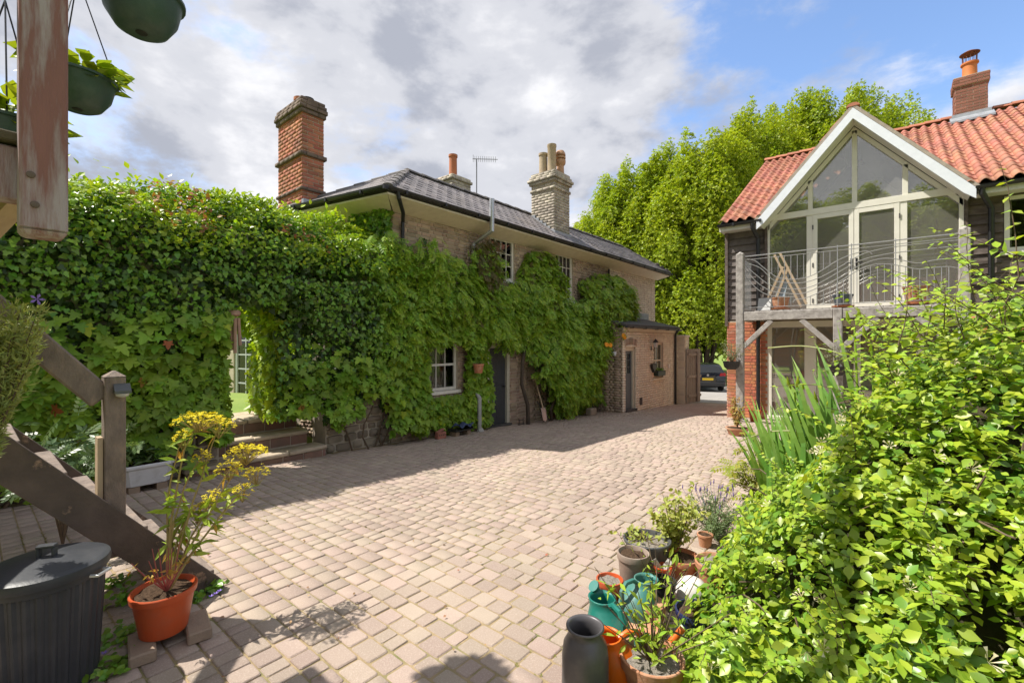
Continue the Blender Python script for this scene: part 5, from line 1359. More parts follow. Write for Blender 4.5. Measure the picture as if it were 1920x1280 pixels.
# trees behind the camera, seen only as reflections in the gable
for i, (x, y, s, lab) in enumerate(((-7.5, -21, 1.05, 'tree standing left behind the roofed shed opposite the gable'), (-2.5, -23, 1.15, 'tall tree in the middle behind the shed opposite the gable'), (3, -21, .95, 'tree right of the middle behind the shed opposite the gable'), (8.5, -22, 1.05, 'tree furthest right behind the shed opposite the gable'))):
    o = copy_tree(protos[i % 3][0]); o.location = (x, y, -1.6); o.scale = (1.5 * s, 1.5 * s, s); o.rotation_euler = (0, 0, i * 2.1 + 1)
    tag(o, lab, 'tree', 'trees opposite the gable')
# hedge line far across the grass
hl = Pieces('leaf', 'foliage', *TT, 0)
sh = thing('far_hedge', 'low dark hedge and bushes along the far side of the grass', 'hedge', (-12, 62, 0))
n = 5000; P = np.stack([rng.uniform(-60, 30, n), rng.uniform(58, 61, n), rng.random(n) * 2.6], 1); P[:, 2] = P[:, 2] * (.7 + .3 * np.sin(P[:, 0] * .4)) - .3
hl.add(frames(P, rn(n) + [0, -.5, .8], rn(n), rng.uniform(.5, .9, n)), sh, IVY); hl.finish()
# ---- shed opposite
sd = thing('shed', 'long low brick shed with a brown tiled roof opposite the gable', 'shed', (0, -8, -1.6))
b = MB(); b.box(-9, -12, -1.9, 9, -7.6, .9); b.build('wall', BRICK_RED, sd)
b = MB(); b.prism([V3((-9.3, -7.2, .8)), V3((9.3, -7.2, .8)), V3((9.3, -9.8, 3.6)), V3((-9.3, -9.8, 3.6))], (0, 0, -.1)); b.prism([V3((-9.3, -12.4, .8)), V3((9.3, -12.4, .8)), V3((9.3, -9.8, 3.6)), V3((-9.3, -9.8, 3.6))], (0, 0, -.1))
rf = b.build('roof', mat('brown_tile', (.20, .12, .09), (.14, .09, .07), 6, .9, .6, 10, dirt=(.08, .05, .04), dsc=8), sd)
# ================================================================ timber stair and deck on the left
REDWOOD = mat('worn_red_timber', (.25, .115, .095), (.18, .085, .072), 5, .7, .5, 50, stretch=(3, 3, .35), dirt=(.42, .37, .375), dsc=5, damt=.8, dlo=.45, dhi=.60)
GREYWOOD = mat('weathered_timber', (.27, .215, .18), (.165, .13, .11), 7, .85, .6, 50, stretch=(2, 2, 1), dirt=(.33, .24, .18), dsc=9, damt=.6, dlo=.55, dhi=.66)
DARKWOOD = mat('dark_stringer', (.135, .10, .082), (.08, .062, .052), 5, .8, .6, 40, dirt=(.44, .29, .20), dsc=5, damt=.8, dlo=.60, dhi=.68)
PALEWOOD = mat('pale_timber', (.50, .38, .25), (.42, .31, .20), 6, .7, .3, 40, stretch=(2, 2, .6))
MOSSY = mat('mossy_timber', (.085, .07, .045), (.12, .105, .06), 9, .95, .7, 40, dirt=(.14, .16, .05), dsc=9)
stair = thing('timber_staircase', 'weathered timber stair climbing out of frame on the left, with newel post and sloping handrail', 'staircase', (-3.6, 0.9, -1.62))
SX = -3.40
def strng(x, name='stringer', m=DARKWOOD):
    b = MB(); g = gz(x, 1.0)
    k = 1.155
    y0 = 1.10; zt0 = -1.565
    pts = [V3((x, y0, g)), V3((x, y0 - .02, zt0)), V3((x, -1.6, zt0 + k * (y0 - .02 + 1.6))), V3((x, -1.6, zt0 + k * (y0 + 1.58) - .27)), V3((x, y0 - .20, g))]
    b.prism(pts, (-.045, 0, 0)); return b.build(name, m, stair, bevel=.004)
strng(SX); strng(SX - .86)
for i in range(11):
    yy = 1.10 - .06 - .175 * i; zz = -1.62 + .2 * (i + .55)
    if zz > .9: break
    b = MB(); b.box(SX - .812, yy - .20, zz - .035, SX - .048, yy + .015, zz); b.build('tread', GREYWOOD, stair, bevel=.004)
    if i < 9:
        b = MB(); b.box(SX - .046, yy - .10, zz + .075 + 0, SX + .004, yy - .02, zz + .083 + 0)
NX, NY = SX - .10, .555
b = MB(); b.box(NX - .048, NY - .048, -1.25, NX + .048, NY + .048, -.205); b.add([(NX - .05, NY - .05, -.204), (NX + .05, NY - .05, -.204), (NX + .05, NY + .05, -.204), (NX - .05, NY + .05, -.204), (NX, NY, -.165)], [(0, 1, 4), (1, 2, 4), (2, 3, 4), (3, 0, 4)])
b.build('newel_post', GREYWOOD, stair, bevel=.005)
b = MB(); b.box(NX - .05, NY - .075, -1.3, NX + .03, NY - .051, -.55); b.build('post_packing', PALEWOOD, stair)
b = MB(); b.beam((NX, NY - .05, -.33), (NX, -1.4, -.33 + 1.2 * 1.9), .05, .13, up=(0, 0, 1)); b.build('handrail', GREYWOOD, stair, bevel=.01)
lamp = MB(); lx = NX + .049
lamp.prism([V3((lx, NY - .01, -.245)), V3((lx + .045, NY - .01, -.285)), V3((lx + .045, NY - .01, -.30)), V3((lx, NY - .01, -.30))], (0, .075, 0))
sl = lamp.build('solar_lamp', mat('lamp_housing', (.10, .105, .11), None, rough=.3), origin=(lx, NY, -.30)); tag(sl, 'small solar lamp screwed to the stair newel post', 'lamp')
b = MB(); b.lathe([(.01, -.325), (.03, -.315), (.034, -.301)], (lx + .022, NY + .027, 0), 12); b.build('lens', mat('lamp_lens', (.45, .45, .42), None, rough=.2), sl, smooth=True)
deck = thing('timber_deck', 'raised red stained timber deck at the left edge with a heavy drop post', 'deck', (-2.6, -0.2, .3))
DP = at_d(82, 300, 1.62)
b = MB(); b.box(DP.x - .058, DP.y - .062, .385, DP.x + .058, DP.y + .058, 2.6); b.add([(DP.x - .058, DP.y - .062, .385), (DP.x + .058, DP.y - .062, .385), (DP.x + .058, DP.y + .058, .385), (DP.x - .058, DP.y + .058, .385), (DP.x - .045, DP.y - .05, .365), (DP.x + .045, DP.y - .05, .365), (DP.x + .045, DP.y + .045, .365), (DP.x - .045, DP.y + .045, .365)], [(4, 7, 6, 5), (0, 4, 5, 1), (1, 5, 6, 2), (2, 6, 7, 3), (3, 7, 4, 0)])
post = b.build('drop_post', REDWOOD, deck, bevel=.008)
for zz in (.57, .47):
    b = MB(); b.lathe([(.012, 0), (.011, .006), (.004, .008)], (DP.x + .0585, DP.y - .035 + (.57 - zz) * .1, zz), 10, axis=(1, 0, 0)); b.build('bolt', DARKWOOD, post)
b = MB(); b.box(DP.x - .15, DP.y - 1.8, .50, DP.x - .065, DP.y + .05, .69); b.build('beam', REDWOOD, deck, bevel=.006)
for k in range(8):
    b = MB(); b.box(DP.x - .20 - .145 * (k + 0) + .16, DP.y - 1.9, .70, DP.x - .20 - .145 * k + .02, DP.y + .04, .735)
    b.build('deck_board', MOSSY, deck, bevel=.005)
b = MB(); b.box(DP.x - .115, DP.y - .022, .74, DP.x - .072, DP.y + .022, 2.5); b.build('baluster', PALEWOOD, deck)
b = MB(); b.beam((DP.x - .24, DP.y - .02, .62), (DP.x - .85, DP.y - .35, .12), .07, .09); b.build('brace', PALEWOOD, deck)
b = MB(); b.box(DP.x - .42, DP.y - .24, .27, DP.x - .30, DP.y - .13, .50); b.build('drop_post', REDWOOD, deck, bevel=.006)
b = MB(); b.beam((DP.x - .1, DP.y + .0, 2.45), (DP.x - .9, DP.y - .9, 2.9), .06, .12); b.beam((DP.x - .10, DP.y - .08, 1.25), (DP.x - .35, DP.y - .9, 1.9), .03, .07); b.build('rail', GREYWOOD, deck)
b = MB(); b.beam((DP.x + .0, DP.y + .1, 2.42), (DP.x + .55, DP.y + 1.9, 2.42), .07, .12); b.build('rail', GREYWOOD, deck)
# hanging baskets
BASKET = mat('green_plastic', (.035, .07, .06), (.045, .085, .08), 7, .45, .15, 60, dirt=(.16, .19, .17), dsc=4, damt=.4)
LIMELEAF = leafmat('lime_leaf', (.28, .36, .02), (.20, .30, .02), .25, .02, .4, .42)
def basket(c, r, h, label, seed, plants):
    t = thing('hanging_basket', label, 'hanging basket', c, 'green hanging baskets at the deck')
    b = MB(); b.lathe([(r * .45, 0), (r * .62, .015), (r * .86, h * .45), (r * .97, h * .92), (r * 1.05, h * .93), (r * 1.05, h), (r * .98, h), (r * .93, h * .8), (.01, h * .8)], c, 30); bd = b.build('bowl', BASKET, t, smooth=True)
    b = MB(); b.lathe([(r * .13, -.004), (r * .15, -.002), (r * .14, .0)], c, 12); b.build('drain_plug', BLACKIRON, bd)
    for k in range(3):
        a = k * 2.094 + seed; b = MB(); b.tube([V3(c) + V3((r * math.cos(a), r * math.sin(a), h)), V3(c) + V3((0, 0, h + .52))], .003, 4); b.build('hanger_wire', BLACKIRON, t)
    if plants:
        n = 120; an = rng.uniform(0, 6.28, n); rr = r * np.sqrt(rng.random(n)) * 1.0
        P = np.stack([c[0] + rr * np.cos(an), c[1] + rr * np.sin(an), c[2] + h + rng.uniform(-.02, .08, n)], 1)
        pc = Pieces('leaf', 'foliage', *T_ovate(.38), 60); pc.add(frames(P, rn(n) * .4 + [.2, 0, 1], np.stack([np.cos(an), np.sin(an), .3 * np.ones(n)], 1) + rn(n) * .3, rng.uniform(.06, .12, n)), t, LIMELEAF); pc.finish()
    return t
basket(at_d(266, 62, 2.05), .155, .17, 'green plastic hanging basket seen from below at the top of the frame', .3, False)
basket(at_d(146, 205, 2.35), .155, .16, 'green hanging basket with lime leaves half behind the red drop post', 1.4, True)
p = at_d(10, 236, 1.95); basket(V3((p.x, p.y, .76)), .14, .18, 'dark basket of lime leaves standing on the deck boards left of the drop post', 0, True)
# herb in the top left corner and the feathery plant by the handrail
fp = thing('rosemary', 'grey green feathery shrub beside the handrail at the left edge', 'shrub', (-3.1, .05, -.9))
FEATH = leafmat('feathery_leaf', (.30, .37, .13), (.38, .42, .13), .2, .02, .6, .3)
n = 6000; st_ = rng.integers(0, 60, n); sa = rng.uniform(-1.0, 1.0, (60, 3)); tt = rng.random(n)
base = np.array(at_d(-25, 860, 2.05)); tip = base + np.array([.0, .05, .62]) + sa * [.12, .13, .11]
P = base[None] + (tip[st_] - base) * tt[:, None] ** .8 + rn(n) * .012
d = tip[st_] - base
pc = Pieces('leaf', 'foliage', *T_ovate(.10), 60); pc.add(frames(P, rn(n), d * 1.2 + rn(n) * .55, rng.uniform(.028, .05, n)), fp, FEATH); pc.finish()
b = MB()
for k in range(0, 60, 2): b.tube([base, base + (tip[k] - base) * .6, tip[k]], [.004, .003, .001], 4)
b.build('stem', TWIG, fp, kind='stuff')
fl = MB(); c = at_d(70, 561, 2.1)
for k in range(5):
    a = k * 1.257; fl.prism([c, c + V3((.0, .018 * math.cos(a) - .006 * math.sin(a), .018 * math.sin(a) + .006 * math.cos(a))), c + V3((.006, .028 * math.cos(a), .028 * math.sin(a))), c + V3((0, .018 * math.cos(a) + .006 * math.sin(a), .018 * math.sin(a) - .006 * math.cos(a)))], (.002, 0, 0))
fl.build('bloom', mat('violet_petal', (.28, .18, .62), None, rough=.6), fp)
# shrub under the stair
us = thing('shrub', 'small leafy shrub with blue green leaflets under the handrail between stringer and wall', 'shrub', (-4.9, .75, -1.65))
pc = Pieces('leaf', 'foliage', *TP, 60)
BLUEG = leafmat('bluish_leaf', (.09, .16, .06), (.14, .21, .07), .25, .02, .4, .3)
n = 150; P = np.array(at_d(118, 860, 3.7))[None] + rn(n) * [.22, .18, .11]; pc.add(frames(P, rn(n) * .5 + [.5, -.2, .8], rn(n), rng.uniform(.12, .22, n)), us, BLUEG); pc.finish()
b = MB(); q = at_d(118, 860, 3.7)
for k in range(9): b.tube([(q.x, q.y, gz(q.x, q.y)), q + V3((random.uniform(-.2, .2), random.uniform(-.15, .15), random.uniform(-.05, .12)))], [.008, .003], 4)
b.build('stem', TWIG, us, kind='stuff')

# ================================================================ bin, orange pot with the yellow flowers
BINM = mat('bin_plastic', (.034, .037, .043), (.048, .051, .058), 5, .42, .12, 90, dirt=(.10, .10, .10), dsc=5, damt=.25)
bc = at_d(88, 1050, 2.10); bz = gz(bc.x, bc.y); lt = bc.z
dust = thing('dustbin', 'black ribbed plastic dustbin with a lid, cut off by the lower left corner', 'dustbin', (bc.x, bc.y, bz))
b = MB(); n = 112; vs = []; prof = [(bz + .0, .172), (bz + .05, .176), (lt - .085, .200), (lt - .08, .212), (lt - .045, .214)]
for z, r in prof:
    for k in range(n):
        a = 2 * math.pi * k / n; ph = (k % 4)
        rib = .009 if (ph in (0, 1) and bz + .01 < z < lt - .081) else 0
        vs.append((bc.x + (r - .004 + rib) * math.cos(a), bc.y + (r - .004 + rib) * math.sin(a), z))
b.add(vs, [(i * n + k, i * n + (k + 1) % n, (i + 1) * n + (k + 1) % n, (i + 1) * n + k) for i in range(len(prof) - 1) for k in range(n)] + [tuple(range(n - 1, -1, -1))])
b.build('body', BINM, dust)
b = MB(); b.lathe([(.222, lt - .052), (.226, lt - .03), (.222, lt - .012), (.205, lt - .004), (.19, lt - .002), (.10, lt + .016), (.0, lt + .022)], (bc.x, bc.y, 0), 48); lid = b.build('lid', BINM, dust, smooth=True)
ax = V3((.5, .86, 0)).normalized(); hc = V3((bc.x, bc.y, lt + .02)); b = MB()
b.beam(hc - ax * .028 + V3((0, 0, -.006)), hc - ax * .028 + V3((0, 0, .040)), .03, .012, up=ax); b.beam(hc + ax * .028 + V3((0, 0, -.006)), hc + ax * .028 + V3((0, 0, .040)), .03, .012, up=ax); b.beam(hc - ax * .035 + V3((0, 0, .047)), hc + ax * .035 + V3((0, 0, .047)), .034, .014)
b.build('lid_handle', BINM, lid, bevel=.003)
for a in (.75, -1.2):
    p = V3((bc.x + .222 * math.cos(a), bc.y + .222 * math.sin(a), lt - .06)); d = V3((math.cos(a), math.sin(a), 0)); s = V3((-d.y, d.x, 0)); b = MB()
    b.tube([p - s * .035, p - s * .035 + d * .03, p + s * .035 + d * .03, p + s * .035], .008, 6); b.build('side_handle', GALV, dust, smooth=True)

def potprof(r, h, rim=.03, z=0.0, t=.008, flare=1.0, soil=.82):
    rb_ = r * .72 * flare
    return [(rb_ * .98, z), (rb_, z + .006), (r * .93, z + h - rim), (r, z + h - rim + .002), (r * 1.02, z + h - .004), (r * 1.0, z + h), (r - t, z + h), (r * .90 - t, z + h * soil), (.004, z + h * soil)]
def make_pot(name, label, loc, r, h, m, rim=.03, soil=.82, fill=SOIL, cat='flower pot', group=None, lean=0.0, t=.008):
    th = thing(name, label, cat, loc, group)
    b = MB(); b.lathe(potprof(r, h, rim, 0, t, soil=soil)[:-1] + [(r * .9 - t - .002, h * soil - .01)], loc, 32); b.build('pot', m, th, smooth=True)
    if fill:
        b = MB(); nn = 22; vs = [(loc[0], loc[1], loc[2] + h * soil + .012)]
        for q in (.45, .97):
            for k in range(nn):
                a = 2 * math.pi * k / nn; rr = (r * .92 - t) * q; vs.append((loc[0] + rr * math.cos(a), loc[1] + rr * math.sin(a), loc[2] + h * soil + .004 + random.uniform(-.006, .008)))
        b.add(vs, [(0, 1 + k, 1 + (k + 1) % nn) for k in range(nn)] + [(1 + k, 1 + nn + k, 1 + nn + (k + 1) % nn, 1 + (k + 1) % nn) for k in range(nn)]); b.build('soil', fill, th, smooth='all')
    return th
ORANGEP = mat('orange_plastic', (.52, .085, .022), (.46, .075, .02), 6, .42, .1, 80, dirt=(.30, .12, .07), dsc=4, damt=.35)
BRICKPAD = mat('pad_brick', (.34, .25, .18), (.26, .195, .145), 7, .9, .6, 70)
op = on_g(288, 1196, .075); op = V3((op.x - .07, op.y + .06, gz(op.x, op.y)))
for k, (dx, dy, L) in enumerate(((-.02, -.075, .21), (.02, .075, .22))):
    b = MB(); c = V3((op.x + .035, op.y + .02, op.z + .032)) + V3((dx * .3 + .0, dy * 1.6, 0)); b.beam(c - V3((.115, -.02, 0)), c + V3((.125, -.02, 0)), .11, .062)
    pdk = b.build('pad_brick', BRICKPAD, bevel=.008, origin=c); tag(pdk, ('brick under the front of the orange pot' if k == 0 else 'brick under the rear of the orange pot, lying beside its twin'), 'brick', 'bricks under the orange pot')
orange = make_pot('flower_pot', 'round orange plastic pot of dark soil standing on two bricks', (op.x, op.y, op.z + .065), .148, .225, ORANGEP, .035, .90)
gr = thing('flowering_plant', 'tall leaning plant with flat yellow flower heads and yellowing leaves in the orange pot', 'flowering plant', (op.x, op.y, op.z + .27), )
YEL = mat('yellow_flower', (.85, .70, .015), (.75, .66, .02), 30, .7, isl=.25, trans=.25)
STEMM = mat('straw_stem', (.36, .24, .09), (.30, .26, .08), 12, .7); STEMR = mat('reddish_stem', (.34, .10, .09), None, rough=.6)
GOLD = leafmat('goldenrod_leaf', (.26, .40, .05), (.36, .45, .045), .3, .02, .5, .35)
DRY = leafmat('dry_leaf', (.48, .26, .06), (.50, .34, .08), .3, .02, .7, .35)
s0 = V3((op.x + .02, op.y + .01, op.z + .27)); plc = Pieces('leaf', 'foliage', *T_ovate(.13), 120); pfl = Pieces('floret', 'florets', *T_tuft(5, 9, .3), 100)
heads = [(372, 790, 2.62, .13, 60), (345, 822, 2.6, .06, 16), (410, 800, 2.66, .09, 30), (462, 850, 2.78, .12, 60), (430, 880, 2.72, .08, 24), (482, 890, 2.8, .08, 26), (455, 920, 2.78, .06, 18), (380, 860, 2.62, .05, 14), (370, 960, 2.65, .05, 14), (398, 935, 2.68, .06, 18)]
b = MB(); br = MB()
for (px, py, d, sp, nf) in heads:
    e = at_d(px, py, d); sag = V3((-.05, -.02, .10)) if px < 400 else V3((-.02, 0, .02))
    pts = []
    for k in range(9):
        t = k / 8; pts.append(s0.lerp(e, t) + sag * (4 * t * (1 - t)) + V3((random.uniform(-.006, .006), random.uniform(-.006, .006), 0)))
    b.tube(pts, [.0065 * (1 - .75 * k / 8) + .001 for k in range(9)], 5)
    nl = 15; tt = rng.uniform(.25, .98, nl); P = np.array([list(pts[min(8, int(t * 8))].lerp(pts[min(8, int(t * 8) + 1)], t * 8 - int(t * 8))) for t in tt])
    ax = np.array(e - s0); an = rn(nl)
    plc.add(frames(P, rn(nl) * .6 + [.3, 0, .8], an * [1, 1, .3] + ax * .4 + [0, 0, -.5], rng.uniform(.06, .115, nl)), gr, GOLD)
    nd = 2; plc.add(frames(P[:nd], rn(nd), rn(nd) * .5 + [0, 0, -1.3], rng.uniform(.05, .10, nd)), gr, DRY)
    a = rng.uniform(0, 6.28, nf * 3); rr = sp * np.sqrt(rng.random(nf * 3)); FP = np.array(e)[None] + np.stack([rr * np.cos(a), rr * np.sin(a), .05 * (1 - (rr / sp) ** 2) + rng.normal(size=nf * 3) * .008], 1)
    pfl.add(frames(FP, rn(nf * 3) * .35 + [0, 0, 1], rn(nf * 3), rng.uniform(.008, .015, nf * 3)), gr, YEL)
    for q in FP[::3]: b.tube([e - V3((0, 0, .07)), q], [.002, .0008], 3)
b.build('stem', STEMM, gr, smooth=True)
for k in range(9):
    a = random.uniform(-2.2, .9); L = random.uniform(.06, .15); br.tube([s0, s0 + V3((L * .6 * math.cos(a), L * .6 * math.sin(a), .10)), s0 + V3((L * math.cos(a), L * math.sin(a), .13 + random.uniform(0, .16)))], [.005, .004, .002], 5)
    P = np.array([list(s0 + V3((L * math.cos(a), L * math.sin(a), .15)))]); plc.add(frames(np.repeat(P, 3, 0), rn(3), rn(3) + [0, 0, -.6], .045), gr, DRY)
br.build('dead_stem', STEMR, gr, smooth=True); plc.finish(); pfl.finish()
# creeping ground plants round the bin and pot
def ground_patch(name, label, spots, n, size, m, cat='ground plant'):
    t = thing(name, label, cat, (spots[0][0], spots[0][1], gz(spots[0][0], spots[0][1])))
    k = rng.integers(0, len(spots), n); S_ = np.array(spots); P = np.zeros((n, 3)); P[:, :2] = S_[k, :2] + rn(n, 2) * S_[k, 2:3]; P[:, 2] = ground(P[:, 0], P[:, 1]) + rng.random(n) * .05 + .005
    pc = Pieces('leaf', 'foliage', *T_ovate(.42), 60); pc.add(frames(P, rn(n) * .4 + [.2, -.2, 1], rn(n), rng.uniform(size * .6, size, n)), t, m); pc.finish(); return t
pl = [on_g(230, 1130), on_g(222, 1200), on_g(205, 1260), on_g(215, 1100), on_g(400, 1110), on_g(350, 1130)]
gp = ground_patch('campanula', 'low bellflower leaves creeping between the dustbin and the orange pot', [(p.x, p.y, .05) for p in pl[:4]] + [(p.x, p.y, .03) for p in pl[4:]], 330, .05, IVY)
b = MB(); VI = MATS['violet_petal']
for (px, py) in ((405, 1113), (396, 1118), (375, 1170), (360, 1160), (196, 1225), (350, 1105), (412, 1108)):
    p = on_g(px, py, .03)
    for k in range(5):
        a = k * 1.257; b.prism([p, p + V3((.010 * math.cos(a - .4), .010 * math.sin(a - .4), .006)), p + V3((.017 * math.cos(a), .017 * math.sin(a), .010)), p + V3((.010 * math.cos(a + .4), .010 * math.sin(a + .4), .006))], (0, 0, .001))
b.build('blooms', VI, gp, kind='stuff')
# white stone trough under the ivy
WHITEGL = mat('white_glaze', (.66, .66, .68), (.60, .60, .62), 7, .35, .05, 40, dirt=(.30, .28, .25), dsc=8, damt=.3)
tp = on_x(232, 905, -6.45); tq = on_x(326, 892, -6.45)
tcn = (tp + tq) / 2; tcn = V3((tcn.x - .19, tcn.y, gz(tcn.x, tcn.y) + .07)); Lh = abs(tq.y - tp.y) / 2 + .02
tr = thing('planter', 'long white glazed trough planted with dark leaves, below the creeper', 'planter', (tcn.x, tcn.y, tcn.z - .07))
b = MB(); H = .24
def rr_(x, y, z): return [(tcn.x - x, tcn.y - y + .05, z), (tcn.x - x + .05, tcn.y - y, z), (tcn.x + x - .05, tcn.y - y, z), (tcn.x + x, tcn.y - y + .05, z), (tcn.x + x, tcn.y + y - .05, z), (tcn.x + x - .05, tcn.y + y, z), (tcn.x - x + .05, tcn.y + y, z), (tcn.x - x, tcn.y + y - .05, z)]
rings = [rr_(.15, Lh - .04, tcn.z), rr_(.175, Lh - .015, tcn.z + H - .045), rr_(.19, Lh, tcn.z + H - .04), rr_(.19, Lh, tcn.z + H), rr_(.165, Lh - .025, tcn.z + H), rr_(.16, Lh - .03, tcn.z + H - .05)]
b.add(sum(rings, []), [(i * 8 + k, i * 8 + (k + 1) % 8, i * 8 + 8 + (k + 1) % 8, i * 8 + 8 + k) for i in range(5) for k in range(8)] + [tuple(range(7, -1, -1))]); b.build('trough', WHITEGL, tr, bevel=.008)
b = MB(); b.add(rr_(.16, Lh - .03, tcn.z + H - .035), [tuple(range(8))]); b.build('soil', SOIL, tr)
for s in (-1, 1): b = MB(); b.box(tcn.x - .14, tcn.y + s * (Lh - .12) - .05, tcn.z - .08, tcn.x + .15, tcn.y + s * (Lh - .12) + .05, tcn.z - .002); b.build('brick_foot', BRICKPAD, tr)
n = 260; P = np.array(tcn)[None] + np.stack([rng.uniform(-.15, .12, n), rng.uniform(-Lh, Lh * .45, n), H + rng.random(n) * .16], 1)
tpp = thing('bedding_plant', 'dark narrow leaved plants growing in the white trough', 'plant', (tcn.x, tcn.y, tcn.z + H)); pc = Pieces('leaf', 'foliage', *T_ovate(.14), 60)
pc.add(frames(P, rn(n) * .5 + [.3, 0, .7], rn(n) * .7 + [0, 0, .7], rng.uniform(.06, .12, n)), tpp, IVYD); pc.finish()
# ================================================================ planting bed and pots on the right
def bed_h(X, Y):
    X = np.asarray(X, float); Y = np.asarray(Y, float)
    u = X + .92 - .95 * sm(Y, 4.0, 5.2)
    z = np.interp(u, [-.3, 0, .12, .35, .55, .75, 1.0, 1.25, 1.7, 2.6], [-1.75, -1.50, -1.32, -1.05, -.78, -.46, -.10, .12, .36, .44])
    zy = np.interp(Y, [.5, 1.4, 2.3, 2.9, 3.6, 4.2, 5.2], [-1.75, -1.55, -1.10, -.62, -.02, .32, .46])
    d = np.abs(z - zy)
    return np.minimum(z, zy) - .06 * np.exp(-(d / .2) ** 2)
BACKINGM = mat('dark_backing_soil', (.055, .042, .022), (.035, .04, .016), 12, .95, 1, 60)
sheet('bed_backing', np.linspace(-.95, 2.6, 40), np.linspace(.3, 9.2, 64), lambda X, Y: np.maximum(bed_h(X, Y) - .34, ground(X, Y) - .02) - .3 * (X < -.85), BACKINGM)  # dark soil sheet, raised as an added backing mound inside the honeysuckle
hs = thing('honeysuckle', 'huge sunlit honeysuckle sprawling over the right foreground with cream flowers', 'honeysuckle', (.4, 3.2, -1.6))
N = 74000
Y = .9 + 6.3 * rng.random(N) ** 1.5; X = rng.uniform(-1.0, 1.7, N)
gap = vnoise(np.stack([X * 3.6, Y * 3.6], 1), 8)
k = (X > -.80 + .85 * sm(Y, 4.0, 5.2) + .06 * np.sin(Y * 7) - .12 * sm(Y, 2.4, 3.4)) & (X < .40 * Y + .45) & (gap > -.80 + .25 * rng.random(N))
X, Y = X[k], Y[k]; N = len(X)
lump = vnoise(np.stack([X * 2.6, Y * 2.6], 1), 5) * .17 + vnoise(np.stack([X * 7, Y * 7], 1), 6) * .085
dd = .28 * rng.random(N) ** 1.3
Z = bed_h(X, Y) + lump - dd
gx = (bed_h(X + .08, Y) - bed_h(X - .08, Y)) / .16
n = np.stack([-gx * .8 - .10, np.full(N, -.30), np.ones(N)], 1) + rn(N) * .5
t = rn(N) + np.stack([-.3 * gx, -.3 * np.ones(N), -.5 * np.ones(N)], 1)
P = np.stack([X, Y, np.maximum(Z, ground(X, Y) + .03)], 1)
hp = Pieces('leaf', 'foliage', *T_ovate(.31), 300, True)
sz = rng.uniform(.030, .070, N)
tipm = rng.random(N) < .22 + .25 * (dd < .04)
oldm = ~tipm & (rng.random(N) < .30 + .3 * (vnoise(np.stack([X * 1.9, Y * 1.9], 1), 71) > .1)); mid = ~tipm & ~oldm
hp.add(frames(P[mid], n[mid], t[mid], sz[mid]), hs, HONEY, np.clip(1 - dd[mid] * 5, .05, 1)); hp.add(frames(P[oldm], n[oldm], t[oldm], sz[oldm] * 1.1), hs, HONEYD, np.clip(1 - dd[oldm] * 5, .05, 1)); hp.add(frames(P[tipm], n[tipm], t[tipm], sz[tipm]), hs, HONEYY, np.clip(1 - dd[tipm] * 5, .05, 1))
# long shoots with paired leaves
stm = MB()
def shoot(p, d, L, m, up=.35, nl=11, size=(.035, .06), r=.0028):
    p = V3(p); d = V3(d).normalized(); pts = [p]; k = 9
    for i in range(k):
        d = (d + V3((random.uniform(-.14, .14), random.uniform(-.14, .14), random.uniform(-.12, .05) - .05 * i / k + (up if i < 3 else 0) * .12))).normalized(); pts.append(pts[-1] + d * L / k)
    stm.tube(pts, [r * (1 - .7 * i / k) for i in range(k + 1)], 4)
    Ps, ts = [], []
    for j in range(nl):
        q = (j + .6) / nl * k; i = min(int(q), k - 1); c = pts[i].lerp(pts[i + 1], q - i); dr = (pts[i + 1] - pts[i]).normalized(); s = dr.orthogonal() if j % 2 else dr.cross(dr.orthogonal())
        for sg in (-1, 1): Ps.append(c); ts.append(s.normalized() * sg + dr * .5 + V3((0, 0, -.15)))
    nn = len(Ps); sc_ = np.repeat(np.linspace(1.15, .55, nl), 2) * rng.uniform(size[0], size[1], nn)
    hp.add(frames(np.array([list(q) for q in Ps]), rn(nn) * .35 + [-.1, -.3, 1], np.array([list(q) for q in ts]) + rn(nn) * .2, sc_), hs, m, 1.0)
for i in range(420):
    y = 1.3 + 5 * random.random() ** 1.4; x = random.uniform(-.6, .40 * y)
    if x < -.62 + .85 * float(sm(y, 4.0, 5.2)): continue
    shoot((x, y, float(bed_h(x, y)) - .02), (random.uniform(-.6, .5), random.uniform(-.9, .3), random.uniform(.1, .8)), random.uniform(.14, .32), HONEYY if random.random() < .4 else HONEY)
# the sprays that stand against the glazed gable
for (px, py, d, qx, qy, L) in ((1880, 620, 2.5, 1830, 470, .55), (1900, 560, 2.3, 1840, 500, .4), (1860, 640, 2.7, 1690, 520, .75), (1800, 660, 2.9, 1640, 610, .6), (1910, 520, 2.2, 1880, 420, .5),
      (1760, 690, 3.0, 1600, 600, .6), (1700, 720, 3.1, 1570, 690, .5), (1850, 600, 2.6, 1760, 540, .6), (1900, 640, 2.2, 1800, 560, .6), (1650, 760, 3.1, 1450, 690, .7), (1900, 480, 2.4, 1830, 440, .35),
      (1920, 560, 2.1, 1860, 530, .4), (1790, 640, 2.8, 1720, 590, .4), (1620, 740, 3.2, 1560, 610, .55), (1560, 800, 3.2, 1470, 760, .4), (1720, 660, 3.0, 1660, 580, .5), (1890, 700, 2.3, 1760, 640, .5), (1830, 560, 2.5, 1790, 480, .4)):
    a = at_d(px, py, d); b_ = at_d(qx, qy, d + .05); shoot(a, b_ - a, L * 1.15, HONEYY if random.random() < .5 else HONEY, .1, 8, (.042, .068), .0032)
